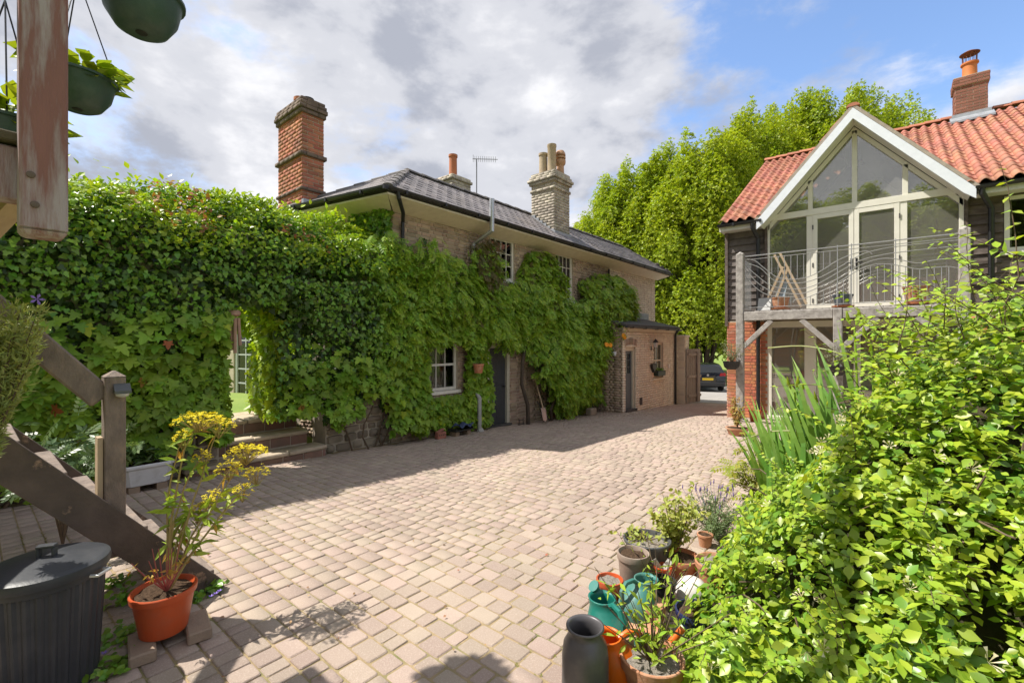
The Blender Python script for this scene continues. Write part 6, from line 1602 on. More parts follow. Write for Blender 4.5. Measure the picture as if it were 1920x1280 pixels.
for i in range(46):
    px = random.uniform(1640, 1930); d = random.uniform(2.2, 3.2); yy = np.interp(px, [1640, 1700, 1800, 1930], [700, 640, 600, 570]) + random.uniform(-10, 60)
    a = at_d(px, yy, d); shoot(a, (random.uniform(-.8, .25), random.uniform(-.4, .3), random.uniform(.3, 1.0)), random.uniform(.25, .5), HONEYY if random.random() < .5 else HONEY, .1, 8, (.04, .066), .003)
for i in range(60):
    y = random.uniform(1.8, 4.2); x = random.uniform(-.6, .3 * y); z = float(bed_h(x, y)) - .12
    pts = [V3((x, y, z - .2))]
    for k in range(5): pts.append(pts[-1] + V3((random.uniform(-.14, .08), random.uniform(-.14, .1), random.uniform(-.01, .09))))
    stm.tube(pts, .0045, 4)
stm.build('stems', TWIG, hs, kind='stuff')
hp.finish()
CREAMF = mat('cream_flower', (.72, .60, .34), (.80, .74, .56), 30, .6, isl=.15, trans=.3)
def T_trumpet():
    V = []; Fc = []
    for i in range(7):
        a = i * .9; d = Vector((math.cos(a) * .55, math.sin(a) * .55, .75 - .12 * (i % 3))).normalized(); s = d.cross(Vector((0, 0, 1))).normalized() * .055; k = len(V); L = .8 + .2 * (i % 2)
        u = Vector((0, 0, .3)); V += [tuple(d * .05), tuple(d * L * .7 + s), tuple(d * L + s * 2.4 - u * .25), tuple(d * L - s * 2.4 - u * .35), tuple(d * L * .7 - s)]; Fc.append((k, k + 1, k + 2, k + 3, k + 4))
    return V, Fc
pf_ = Pieces('flower', 'flowers', *T_trumpet(), 120)
n = 95; Y = 1.7 + 3.6 * rng.random(n); X = rng.uniform(-.6, .42 * Y - .05, n); k = X > -.8 + .95 * sm(Y, 4, 5.2); X, Y = X[k], Y[k]; n = len(X)
P = np.stack([X, Y, bed_h(X, Y) + .05 + rng.random(n) * .06], 1); pf_.add(frames(P, rn(n) * .5 + [-.2, -.5, .9], rn(n), rng.uniform(.035, .055, n)), hs, CREAMF); pf_.finish()
# irises
IRISL = leafmat('iris_leaf', (.15, .30, .05), (.22, .36, .06), .22, .015, .35, .3)
ir = thing('iris', 'clump of tall sword shaped iris leaves rising out of the honeysuckle', 'iris', on_g(1520, 960))
ib = Pieces('blade', 'blades', *T_blade(6, .022, .22), 120)
Pb, Tb, Sb, Nb = [], [], [], []
for i in range(150):
    px = random.uniform(1440, 1620); d = random.uniform(3.1, 4.2); p = at_d(px, 960, d); z = float(bed_h(p.x, p.y)) - .35; z = max(min(z, -.75), -1.5)
    Pb.append((p.x, p.y, z)); Tb.append((random.uniform(-.36, .14), random.uniform(-.30, .14), 1)); Sb.append(random.uniform(.65, 1.1)); a = random.uniform(0, 6.28); Nb.append((math.cos(a) * .4 + .5, math.sin(a) * .4 - .9, .1))
ib.add(frames(np.array(Pb), np.array(Nb), np.array(Tb), np.array(Sb), np.array([random.uniform(.8, 1.15) for _ in Pb])), ir, IRISL)
for (px, py, qx, qy, d, L, bend) in ((1560, 920, 1500, 690, 3.5, .95, .3), (1600, 900, 1480, 655, 3.4, 1.1, .5), (1545, 930, 1510, 720, 3.3, .9, .1), (1580, 900, 1560, 700, 3.6, .95, .1)):
    p = at_d(px, py, d); q = at_d(qx, qy, d); ib.add(frames(np.array([list(p)]), np.array([[.4, -.9, .2]]), np.array([list(q - p)]), L, 1.2), ir, IRISL)
ib.finish()
lily = thing('lily', 'tall stems with whorled leaves and green buds standing above the irises', 'lily', on_g(1600, 900)); lc = Pieces('leaf', 'foliage', *T_ovate(.16), 80); b = MB(); bb = MB()
for (px, py0, py1, d) in ((1490, 900, 735, 3.4), (1602, 860, 612, 3.3), (1633, 850, 640, 3.4), (1540, 900, 760, 3.6)):
    p0, p1 = at_d(px + 8, py0 + 80, d), at_d(px, py1, d); b.tube([p0, (p0 + p1) / 2 + V3((.01, 0, 0)), p1], [.009, .008, .006], 6)
    n = 26; tt = rng.uniform(.2, .95, n); P = np.array([list(p0.lerp(p1, t)) for t in tt]); a = rng.uniform(0, 6.28, n); lc.add(frames(P, np.stack([np.cos(a) * -.3, np.sin(a) * -.3, np.ones(n)], 1), np.stack([np.cos(a), np.sin(a), .35 * np.ones(n)], 1), rng.uniform(.08, .14, n)), lily, HONEY)
    for k in range(5):
        a = k * 1.3; q = p1 + V3((.03 * math.cos(a), .03 * math.sin(a), .01 * k)); bb.tube([q, q + V3((.02 * math.cos(a), .02 * math.sin(a), .035)), q + V3((.03 * math.cos(a), .03 * math.sin(a), .085))], [.005, .012, .003], 6)
lc.finish(); b.build('stem', HONEY, lily, smooth=True); bb.build('buds', HONEYY, lily, smooth=True)
# arching grass stems
ag = thing('ornamental_grass', 'pale arching grass stems bending out over the paving in front of the irises', 'grass', on_g(1600, 960)); PALEG = leafmat('straw_blade', (.34, .38, .14), (.30, .36, .12), .2, .02, .5, .3)
for k, pts in enumerate((((1640, 960), (1560, 890), (1480, 880), (1420, 905), (1385, 960)), ((1650, 900), (1540, 820), (1450, 808), (1380, 830)), ((1700, 800), (1600, 680), (1520, 650), (1440, 652)), ((1600, 1000), (1520, 940), (1450, 935), (1400, 975)))):
    b = MB(); b.tube([at_d(px, py, 3.15 + .05 * i) for i, (px, py) in enumerate(spline(list(pts), 5))], .0055, 4); b.build('blade', PALEG, ag)
# small airy shrub at the bed's far end
ns = thing('shrub', 'small airy shrub with yellow green leaflets on thin bare stems beside the oak post', 'shrub', on_g(1425, 985))
NAN = leafmat('nandina_leaf', (.25, .31, .03), (.31, .32, .035), .25, .03, .45, .38); pn_ = Pieces('leaf', 'foliage', *TP, 80); b = MB(); base = on_g(1425, 985)
for i in range(13):
    q = V3((base.x + random.uniform(-.12, .25), base.y + random.uniform(-.2, .2), base.z)); tp_ = at_d(random.uniform(1345, 1500), random.uniform(815, 890), base.length * .78 * random.uniform(.97, 1.06)); b.tube([q, q.lerp(tp_, .5) + V3((.03, 0, .08)), tp_], [.009, .007, .003], 5)
    n = 15; tt = rng.uniform(.55, 1.03, n); P = np.array([list(q.lerp(tp_, t)) for t in tt]) + rn(n) * .05; pn_.add(frames(P, rn(n) * .3 + [0, -.2, 1], rn(n) * [1, 1, .2], rng.uniform(.10, .17, n)), ns, NAN)
pn_.finish(); b.build('stem', TWIG, ns, kind='stuff')
# ---------------------------------------------------------------- pots and cans along the edge
def place(px, py, h):            # centre of a rim seen at px,py that is h above the paving
    p = on_g(px, py, h); return V3((p.x, p.y, gz(p.x, p.y)))
RTERRA = mat('aged_terracotta', (.50, .235, .125), (.43, .20, .11), 9, .8, .25, 60, dirt=(.62, .50, .38), dsc=7, damt=.55)
BLACKP = mat('black_plastic', (.020, .021, .023), (.03, .03, .032), 8, .45, .15, 60, dirt=(.12, .11, .10), dsc=6, damt=.3)
GREYP = mat('charcoal_plastic', (.075, .077, .082), (.095, .097, .10), 8, .42, .1, 60)
TAUPE = mat('taupe_plastic', (.28, .205, .165), (.24, .18, .145), 9, .6, .1, 60, dirt=(.40, .34, .28), dsc=8, damt=.5)
NAVY = mat('navy_glaze', (.015, .02, .07), (.025, .03, .09), 6, .2)
VASE = mat('metallic_grey', (.105, .10, .105), (.13, .122, .125), 3, .40, .06, 40, metal=.35, dirt=(.20, .185, .17), dsc=7, damt=.35)
TEAL = mat('teal_plastic', (.006, .135, .105), (.012, .16, .125), 5, .38, .06, 40, coat=.1, dirt=(.16, .20, .16), dsc=9, damt=.45)
TEAL2 = mat('faded_teal_plastic', (.045, .19, .165), (.06, .21, .18), 5, .45, .06, 40, dirt=(.22, .26, .22), dsc=8, damt=.5)
ORCAN = mat('bright_orange_plastic', (.72, .14, .008), (.66, .12, .008), 4, .4, dirt=(.42, .20, .09), dsc=9, damt=.4)
GRAVEL = mat('gravel_fill', (.34, .30, .25), (.16, .14, .12), 90, .9, 1, 120)
PALELEAF = leafmat('pale_leaf', (.44, .46, .11), (.36, .41, .08), .2, .02, .5, .35)
c = place(1097, 1172, .375); b = MB()
vs_ = thing('vase', 'tall charcoal grey metal vase with a rolled rim, nearest the bottom edge', 'vase', c)
b.lathe([(.075, 0), (.098, .03), (.102, .12), (.101, .25), (.094, .30), (.074, .335), (.066, .35), (.070, .362), (.080, .370), (.082, .376), (.078, .380), (.070, .374), (.060, .352), (.068, .30), (.09, .25), (.09, .03), (.004, .028)], c, 40); b.build('body', VASE, vs_, smooth='all')
b = MB(); b.lathe([(.0785, .380), (.083, .377), (.0835, .371), (.079, .368)], c, 40, caps=False); b.build('rim', VASE, vs_, smooth='all')
def watering_can(label, c, yaw, m, s=1.0, rose=True, mouth=True):
    t = thing('watering_can', label, 'watering can', c, 'watering cans among the pots'); d = V3((math.cos(yaw), math.sin(yaw), 0)); sd = V3((-d.y, d.x, 0)); up = V3((0, 0, 1)); b = MB(); n = 22; vs = []
    rings = [(0, 0, .115, .10), (0, .01, .128, .112), (-.003, .09, .130, .115), (-.01, .14, .120, .108), (-.03, .185, .095, .092), (-.052, .215, .074, .074), (-.068, .245, .072, .070), (-.070, .252, .076, .073), (-.070, .255, .070, .066), (-.066, .235, .062, .060), (-.03, .15, .09, .08), (0, .02, .10, .09)]
    for off, z, rx, ry in rings:
        for k in range(n):
            a = 2 * math.pi * k / n; vs.append(V3(c) + (d * (off + rx * math.cos(a)) + sd * ry * math.sin(a) + up * z) * s)
    b.add(vs, [(i * n + k, i * n + (k + 1) % n, i * n + n + (k + 1) % n, i * n + n + k) for i in range(len(rings) - 1) for k in range(n)] + [tuple(range(n - 1, -1, -1)), tuple((len(rings) - 1) * n + k for k in range(n))]); b.build('body', m, t, smooth='all')
    b = MB(); b.tube([V3(c) + q * s for q in (d * .08 + up * .05, d * .16 + up * .11, d * .23 + up * .19, d * .30 + up * .27)], [.034 * s, .024 * s, .018 * s, .015 * s], 10); sp = b.build('spout', m, t, smooth=True)
    if rose: b = MB(); b.lathe([(.015 * s, 0), (.034 * s, .03 * s), (.034 * s, .04 * s)], V3(c) + (d * .30 + up * .27) * s, 14, axis=d + up * 1.0); b.build('rose', m, t, smooth=True)
    b = MB(); b.tube([V3(c) + q * s for q in (-d * .005 + up * .235, d * .035 + up * .262, d * .085 + up * .258, d * .120 + up * .215, d * .115 + up * .12)], .014 * s, 8); b.build('handle', m, t, smooth=True)
    return t
c = on_g(1128, 1225); watering_can('teal green plastic watering can with its open mouth turned up, behind the grey vase', V3((c.x + .03, c.y + .03, gz(c.x, c.y))), -.5, TEAL, 1.02, rose=False)
c = on_g(1195, 1165); watering_can('faded teal watering can half hidden between terracotta and black pots', V3((c.x, c.y, gz(c.x, c.y))), -2.0, TEAL2, .95)
c = on_g(1152, 1290); watering_can('bright orange watering can with a long spout, squeezed behind the grey vase', V3((c.x + .02, c.y + .02, gz(c.x, c.y))), .75, ORCAN, 1.0, rose=False)
def pp_(px, py, h, wpx, m, label, **k):
    c = place(px, py, h); d = V3((c.x, c.y, 0)).dot(V3((-math.sin(YAW), math.cos(YAW), 0))); t = (px - 960) / F
    return make_pot('flower_pot', label, c, wpx / F * d / math.sqrt(1 + t * t * .6) / 2, h, m, group='pots along the edge of the planting bed', **k), c
pp_(1213, 1008, .26, 88, GREYP, 'largest charcoal plastic pot with pale seedlings, furthest from the vase', rim=.025, soil=.86, fill=GRAVEL)
pp_(1192, 1090, .13, 68, ORANGEP, 'squat orange red pot in which the taupe pot stands', rim=.02, soil=.3, fill=None)
t_, c = pp_(1187, 1034, .30, 60, TAUPE, 'taupe plastic pot of bare soil, standing inside the squat orange red pot', rim=.04, soil=.92)
pp_(1143, 1084, .19, 50, ORANGEP, 'orange red pot holding a second one, nearest the paving behind the teal can', rim=.03, soil=.9, fill=GRAVEL)
c = place(1143, 1080, .2)
pp_(1243, 1060, .15, 34, ORANGEP, 'small red pot with white plant labels pushed into it', rim=.02)
tg = thing('plant_label', 'pair of blank white plant labels stuck in a V in the small red pot', 'plant label', place(1240, 1060, .15) + V3((0, 0, .13)))
for s in (-1, 1):
    b = MB(); q = place(1241, 1062, .15) + V3((0, 0, .12)); e = q + V3((.045 * s, .03 * s, .075)); b.beam(q, e, .036, .003, up=(.3, -1, .2)); b.build('label', WHITE, tg)
t_, c = pp_(1242, 1086, .17, 52, BLACKP, 'stack of thin black nursery pots beside the faded teal can', rim=.012, soil=.4, fill=None)
for k in range(4): b = MB(); r = .075; b.lathe([(.062 + .003 * k, .10 + .014 * k), (.066 + .003 * k, .105 + .014 * k), (.063 + .003 * k, .109 + .014 * k)], c, 24, caps=False); b.build('inner_pot', BLACKP, t_, smooth=True)
t_, c = pp_(1222, 1128, .14, 52, RTERRA, 'upturned looking terracotta pot with a broad smooth rim in front of the faded teal can', rim=.05, soil=.95, fill=RTERRA)
t_, c = pp_(1200, 1165, .10, 82, RTERRA, 'shallow terracotta pan, pale and empty, behind the orange can', rim=.03, soil=.5, fill=RTERRA)
t_, c1 = pp_(1222, 1226, .22, 120, RTERRA, 'wide terracotta pot with weedy stems at the bottom edge beside the orange can', rim=.05, soil=.85, fill=GRAVEL)
pp_(1306, 1142, .17, 80, NAVY, 'glazed navy blue pot half under the honeysuckle', rim=.03)
pp_(1346, 1052, .20, 85, RTERRA, 'terracotta pot of gravel swallowed by honeysuckle shoots', rim=.04, soil=.9, fill=GRAVEL)
t_, c3 = pp_(1408, 998, .22, 52, NAVY, 'blue pot with a thick cream rim at the far end of the pots', rim=.03, soil=.8)
b = MB(); r_ = .085; b.lathe([(r_ * 1.10, .19), (r_ * 1.18, .20), (r_ * 1.18, .222), (r_ * .95, .224), (r_ * .92, .20)], c3, 26, caps=False); b.build('cream_rim', CREAM, t_, smooth=True)
t_, c4 = pp_(1276, 1040, .16, 72, TERRA, 'terracotta pot under the variegated yellow shrub', rim=.04)
pp_(1322, 1000, .10, 30, RTERRA, 'tiny terracotta pot at the foot of the lavender', rim=.02)
# white enamel bowl lying upside down
c = place(1297, 1085, .14); b = MB(); b.lathe([(.095, 0), (.10, .01), (.095, .08), (.075, .125), (.04, .145), (.0, .15)], c, 24); wb_ = b.build('upturned_pot', WHITE, smooth=True, origin=c); tag(wb_, 'upturned white pot gleaming between the black pots and the honeysuckle', 'flower pot', 'pots along the edge of the planting bed')
# plants in and among them
def tufty(name, label, cat, base, n, spread, h, T, size, m, stem=True, up=.8, lim=60, bl=None):
    t = thing(name, label, cat, base); k = rng.integers(0, 24, n); tips = np.stack([rng.normal(size=24) * spread, rng.normal(size=24) * spread, h * rng.uniform(.5, 1.0, 24)], 1); f = rng.uniform(.2, 1.05, n)
    P = np.array(base)[None] + tips[k] * f[:, None] + rn(n) * .015; pc = Pieces('leaf', 'foliage', *T, lim); pc.add(frames(P, rn(n) * .6 + [0, -.3, .8], rn(n) * .7 + tips[k] / h * up, rng.uniform(size * .6, size, n)), t, m); pc.finish()
    b = MB()
    for q in tips: b.tube([base, V3(base) + V3(q) * .5 + V3((.01, 0, .01)), V3(base) + V3(q)], [.004, .003, .0015], 4)
    b.build('stem', TWIG, t, kind='stuff'); return t, tips
q = place(1205, 1004, .26); tufty('seedling', 'pale green seedlings in the largest charcoal pot', 'seedlings', q + V3((-.02, 0, .21)), 110, .07, .08, TO, .045, PALELEAF)
q = place(1262, 1040, .10); tufty('variegated_shrub', 'variegated yellow green shrub in a terracotta pot left of the lavender', 'shrub', q + V3((0, 0, .10)), 750, .13, .45, TO, .05, PALELEAF)
q = on_g(1342, 1010); lv, tips = tufty('lavender', 'round lavender bush with grey green needles and purple spikes', 'lavender', q, 1500, .12, .34, T_ovate(.08), .06, leafmat('lavender_leaf', (.16, .24, .10), (.20, .27, .12), .2, .02, .6, .3), up=1.6)
b = MB(); LAV = mat('lavender_flower', (.20, .14, .36), None, rough=.8)
for k in range(26):
    a = V3((random.gauss(0, .13), random.gauss(0, .13), random.uniform(.33, .44))); p = q + a; b.tube([q + a * .7, p], .0015, 3); b.tube([p, p + V3((0, 0, .012)), p + V3((.003, 0, .04))], [.003, .006, .002], 5)
b.build('flower_spikes', LAV, lv, kind='stuff')
tufty('weed', 'thin weedy stems rising from the wide terracotta pot at the bottom edge', 'weed', c1 + V3((.0, .0, .18)), 190, .16, .42, T_ovate(.16), .06, HONEY)
q = on_g(1150, 1130); tufty('weed', 'wispy weed leaning over the orange red pots', 'weed', V3((q.x + .22, q.y + .15, q.z)), 120, .13, .40, T_ovate(.12), .05, GOLD)

# ================================================================ things standing about the yard
HT = group_ = None
p = on_x(897, 690, -6.55); hp_ = make_pot('hanging_pot', 'small orange terracotta pot fixed to the wall among creeper beside the dark door', V3((p.x, p.y, p.z - .10)), .115, .19, TERRA, .04, .9, cat='flower pot')
b = MB(); b.beam((X0, p.y, p.z + .02), (-6.6, p.y, p.z + .02), .02, .02); b.build('bracket', BLACKIRON, hp_)
tufty('trailing_plant', 'little plant in the wall pot beside the dark door', 'plant', V3((p.x, p.y, p.z + .07)), 60, .06, .08, TO, .05, IVY)
p = on_g(893, 808); b = MB(); b.tube([(-6.72, p.y, gz(-6.7, p.y)), (-6.72, p.y, -1.2), (-6.9, p.y, -1.0)], .045, 10); b.tube([(-6.72, p.y, gz(-6.7, p.y)), (-6.66, p.y, gz(-6.7, p.y) + .03)], .07, 10); tag(b.build('waste_pipe', mat('grey_pipe', (.40, .40, .38), (.33, .33, .31), 9, .5), smooth=True, origin=(-6.72, p.y, gz(-6.7, p.y))), 'short grey waste pipe down to the paving left of the dark door', 'pipe')
p = on_g(829, 822); bk = thing('brick', 'loose perforated red brick standing on end at the foot of the wall', 'brick', p)
PERF = mat('perforated_brick', (.40, .16, .115), (.34, .14, .10), 7, .9, .4, 60); c = V3((-6.68, p.y, gz(-6.68, p.y))); b = MB(); b.box(c.x - .05, c.y - .10, c.z, c.x + .055, c.y + .10, c.z + .13); b.prism([V3((c.x - .05, c.y - .10, c.z + .131)), V3((c.x + .055, c.y - .10, c.z + .131)), V3((c.x + .055, c.y + .06, c.z + .18)), V3((c.x - .05, c.y + .06, c.z + .18))], (0, .04, 0)); b.build('body', PERF, bk, bevel=.006)
for k in range(4):
    b = MB(); b.lathe([(.013, 0), (.013, .002)], (c.x + .0555, c.y - .07 + .045 * k, c.z + .075), 10, axis=(1, 0, 0)); b.build('hole', PAINTED_DARK, bk)  # flat dark disc; the shade of the hole is put into its colour
p = on_g(862, 815); c = V3((-6.66, p.y, gz(-6.66, p.y))); cr = thing('crate', 'low dark tray with folded blue cloth on top, beside the loose brick', 'crate', c)
b = MB(); b.box(c.x - .14, c.y - .24, c.z + .10, c.x + .10, c.y + .24, c.z + .125); b.box(c.x - .14, c.y - .24, c.z + .126, c.x + .10, c.y - .225, c.z + .16); b.box(c.x - .14, c.y + .225, c.z + .126, c.x + .10, c.y + .24, c.z + .16); b.build('tray', BLACKP, cr)
for s in (-1, 1): b = MB(); b.box(c.x - .10, c.y + .16 * s - .05, c.z, c.x + .06, c.y + .16 * s + .05, c.z + .099); b.build('block', BRICKPAD, cr)
b = MB(); vs = []; N1 = 9
for j in range(6):
    for i in range(N1): vs.append((c.x - .13 + .05 * j + random.uniform(-.008, .008), c.y - .16 + .05 * i, c.z + .15 + .07 * math.sin(i * .75 + j * .4) ** 2 + random.uniform(0, .015)))
b.add(vs, [(j * N1 + i, j * N1 + i + 1, j * N1 + N1 + i + 1, j * N1 + N1 + i) for j in range(5) for i in range(N1 - 1)]); cl = b.build('cloth', mat('blue_cloth', (.045, .07, .15), (.075, .10, .20), 9, .9), smooth='all', origin=c); tag(cl, 'crumpled blue cloth lying on the dark tray under the creeper', 'cloth'); cl.modifiers.new('t', 'SOLIDIFY').thickness = .012
p = on_g(968, 795); c = V3((-6.72, p.y, gz(-6.72, p.y))); b = MB(); b.box(c.x - .03, c.y - .09, c.z, c.x + .03, c.y + .09, c.z + .015); b.box(c.x - .006, c.y - .085, c.z + .015, c.x + .006, c.y - .07, c.z + .14); b.box(c.x - .006, c.y + .07, c.z + .015, c.x + .006, c.y + .085, c.z + .14); b.box(c.x - .004, c.y - .069, c.z + .10, c.x + .004, c.y + .069, c.z + .115); tag(b.build('boot_scraper', BLACKIRON, origin=c), 'black iron boot scraper right of the dark front door', 'boot scraper')
p = on_g(1098, 778); c = V3((-6.35, p.y, gz(-6.35, p.y))); b = MB(); b.box(c.x - .09, c.y - .16, c.z, c.x + .09, c.y + .16, c.z + .20); tag(b.build('stone_block', STONE, bevel=.02, origin=c), 'squared pale stone block at the far foot of the wisteria', 'stone block')
p = on_x(1006, 745, -6.62); c = V3((-6.5, p.y + .1, gz(-6.5, p.y))); sp_ = thing('spade', 'grey bladed spade leaning on the wall under the wisteria', 'spade', c)
b = MB(); b.prism([c + V3((0, -.09, .36)), c + V3((.0, .09, .36)), c + V3((.06, .08, .08)), c + V3((.07, 0, .03)), c + V3((.06, -.08, .08))], (.006, 0, 0)); b.build('blade', GALV, sp_); b = MB(); b.tube([c + V3((0, 0, .36)), c + V3((-.24, 0, 1.05))], .018, 7); b.build('shaft', PALEWOOD, sp_)
b = MB(); pts = []
for k in range(16): pts.append(V3((-6.62 + .10 * math.sin(k * .5), 8.9 + .09 * k, gz(-6.6, 8.9 + .09 * k) + .02 + (.5 * max(0, 1 - k / 5) ** 1.5))))
b.tube(pts, .014, 6); tag(b.build('hose', mat('dark_hose', (.05, .045, .04), None, rough=.5), smooth=True, origin=pts[8]), 'dark hose trailing along the wall foot under the wisteria', 'hose')
# fallen petals and leaf litter
PETAL = mat('pale_petal', (.66, .58, .46), (.56, .46, .36), 30, .8); lt_ = Pieces('petal', 'petals', *T_ovate(.35), 0)
n = 420; Yp = rng.normal(12.2, .9, n); Xp = -5.75 + np.abs(rng.normal(0, .4, n)); P = np.stack([Xp, Yp, ground(Xp, Yp) + .012], 1)
pt = thing('petals', 'scatter of pale fallen petals on the paving before the lean-to door', 'petals', (-5.6, 12, -2.1), kind='stuff'); lt_.add(frames(P, rn(n) * .2 + [0, 0, 1], rn(n), rng.uniform(.02, .045, n)), pt, PETAL); lt_.finish()
LIT = leafmat('litter', (.26, .10, .04), (.40, .30, .16), .4, .03, .8, .1); lt2 = Pieces('fallen_leaf', 'leaf_litter', *T_ovate(.35), 0); n = 260; Xp = rng.uniform(-5.5, -.8, n); Yp = rng.uniform(.6, 9, n); P = np.stack([Xp, Yp, ground(Xp, Yp) + .012], 1)
pt = thing('leaf_litter', 'dry leaf flakes scattered thinly over the sunny paving', 'leaves', (-3, 4, -1.7), kind='stuff'); lt2.add(frames(P, rn(n) * .25 + [0, 0, 1], rn(n), rng.uniform(.008, .03, n)), pt, LIT); lt2.finish()
# moss and weeds in the joints
MOSS = leafmat('joint_moss', (.19, .20, .045), (.26, .25, .06), .25, .03, .9, .2); jm = Pieces('tuft', 'moss', *T_tuft(6, 5, .22), 0); n = 30000
Yp = .2 + 12 * rng.random(n) ** 1.3; Xp = rng.uniform(-6.7, 2.0, n); k = vnoise(np.stack([Xp * .9, Yp * .9], 1), 61) + .5 * vnoise(np.stack([Xp * 4, Yp * 4], 1), 62) > .0; Xp, Yp = Xp[k], Yp[k]
# keep only the ones that fall in a joint
cell = {}
cx = Ms_pave[:, 0, 3] + .5 * (Ms_pave[:, 0, 0] + Ms_pave[:, 0, 1]); cy = Ms_pave[:, 1, 3] + .5 * (Ms_pave[:, 1, 0] + Ms_pave[:, 1, 1]); hw_ = Ms_pave[:, 0, 0] / 2; hh_ = Ms_pave[:, 1, 1] / 2
for i in range(len(cx)): cell.setdefault((int(cx[i] // .25), int(cy[i] // .25)), []).append(i)
sel = []
for i in range(len(Xp)):
    best = 9
    a, c_ = int(Xp[i] // .25), int(Yp[i] // .25)
    for da in (-1, 0, 1):
        for dc in (-1, 0, 1):
            for j in cell.get((a + da, c_ + dc), ()):
                e = max(abs(Xp[i] - cx[j]) - hw_[j], abs(Yp[i] - cy[j]) - hh_[j])
                if e < best: best = e
    if -.004 < best < .02: sel.append(i)
Xp, Yp = Xp[sel], Yp[sel]; n = len(Xp); P = np.stack([Xp, Yp, ground(Xp, Yp) - .006], 1)
ms = thing('moss', 'yellowish moss and tiny weeds in the joints of the paving', 'moss', (-3, 4, -1.75), kind='stuff'); jm.add(frames(P, rn(n) * .3 + [0, 0, 1], rn(n), rng.uniform(.007, .019, n)), ms, MOSS); jm.finish()

# ================================================================ by the gate, on the road
b = MB(); gpx = V3((-6.0, 16.9, 0)); gpz = gz(-6, 17); 
pier = thing('gate_pier', 'square brick gate pier beyond the lean-to', 'pier', (-6.0, 17.0, gpz)); b.box(-6.3, 16.7, gpz - .2, -5.75, 17.1, .16); b.build('core', BRICK_BUFF, pier); b = MB(); b.box(-6.34, 16.66, .161, -5.71, 17.14, .23); b.build('cap', BRICK_BUFF, pier, bevel=.01)
gprb = Pieces('brick', 'brickwork', BV, BF, 60); cc = MORTAR
for (o, u, nn_, W) in (((-6.3, 16.7, gpz), (1, 0, 0), (0, -1, 0), .55), ((-5.75, 16.7, gpz), (0, 1, 0), (1, 0, 0), .4)):
    brick_face(gprb, pier, BRICK_BUFF, o, u, Z3, nn_, W, .16 - gpz, flem=True)
gprb.finish()
gate = thing('wooden_gate', 'weathered close boarded wooden gate folded open against the brick pier', 'gate', (-5.5, 17.2, gpz))
GATEW = mat('gate_timber', (.36, .31, .27), (.27, .23, .20), 6, .85, .4, 40, stretch=(5, 5, .6), isl=.2)
ga, gb_ = on_g(1282, 765), on_g(1297, 764); d_ = (V3((gb_.x, gb_.y, 0)) - V3((ga.x, ga.y, 0)))
ga = V3((-5.68, 16.75, gpz)); gdir = V3((.30, .95, 0)).normalized()
for k in range(7):
    b = MB(); q = ga + gdir * (.115 * k); b.beam(q + V3((0, 0, .05)), q + V3((0, 0, 2.0 + .0)), .022, .108, up=gdir); b.build('board', GATEW, gate)
for zz in (.3, 1.0, 1.8): b = MB(); q = ga + V3((.03, 0, zz)); b.beam(q, q + gdir * .75, .03, .09); b.build('rail', GATEW, gate)
g2 = thing('wooden_gate', 'second leaf of the gate, open frame of rails seen edge on nearest the car', 'gate', (-5.2, 17.6, gpz))
q0 = V3((-5.47, 17.25, gpz)); gd2 = V3((-.22, .97, 0)).normalized()
for s in (0, .62): b = MB(); b.beam(q0 + gd2 * s + V3((0, 0, .05)), q0 + gd2 * s + V3((0, 0, 1.9)), .05, .09, up=gd2); b.build('stile', GATEW, g2)
for zz in (.2, 1.0, 1.78): b = MB(); b.beam(q0 + gd2 * .046 + V3((0, 0, zz)), q0 + gd2 * .574 + V3((0, 0, zz)), .045, .09); b.build('rail', GATEW, g2)
b = MB(); b.beam(q0 + gd2 * .05 + V3((0, 0, .26)), q0 + gd2 * .57 + V3((0, 0, .94)), .03, .06); b.build('brace', GATEW, g2)
# parked car
CARP = mat('car_paint', (.006, .008, .014), (.008, .010, .017), 2, .25, coat=1.0); CGL = mat('car_glass', (.012, .014, .016), None, rough=.05, spec=.8); TYRE = mat('tyre', (.015, .015, .015), None, rough=.8); RIMM = mat('alloy', (.35, .35, .37), None, rough=.3, metal=.8)
REDL = mat('tail_light_red', (.45, .012, .015), None, rough=.15); PLATE = mat('number_plate_yellow', (.75, .52, .03), None, rough=.4)
car = thing('parked_car', 'dark blue hatchback parked on the road beyond the gate, seen from behind', 'car', (0, 0, 0))
prof = [(0, .32), (-.02, .55), (.02, .80), (.06, .95), (.30, 1.36), (.50, 1.44), (1.2, 1.47), (1.9, 1.42), (2.7, 1.02), (3.6, .90), (4.1, .72), (4.2, .45), (4.15, .25), (3.75, .22), (3.7, .22), (.35, .20)]
def wid(z): return .87 if z < .95 else .87 - (z - .95) * .42
b = MB(); n = len(prof); vs = []
for s in (-1, -.86, .86, 1):
    for x, z in prof:
        sh = 1 if abs(s) < .9 else .93
        vs.append((s * wid(z), .06 + x if abs(s) > .9 and x < .2 else (x - (.06 if abs(s) > .9 and x > 4 else 0)), z if abs(s) < .9 else .2 + (z - .2) * .975))
fs = [(j * n + i, j * n + (i + 1) % n, j * n + n + (i + 1) % n, j * n + n + i) for j in range(3) for i in range(n)] + [tuple(range(n - 1, -1, -1)), tuple(3 * n + i for i in range(n))]
b.add(vs, fs); b.build('body', CARP, car, smooth=True, bevel=.02, recalc=True)
b = MB(); b.prism([V3((-.66, .085, .98)), V3((.66, .085, .98)), V3((.58, .275, 1.30)), V3((-.58, .275, 1.30))], (0, -.028, .008)); b.build('rear_window', CGL, car)
b = MB()
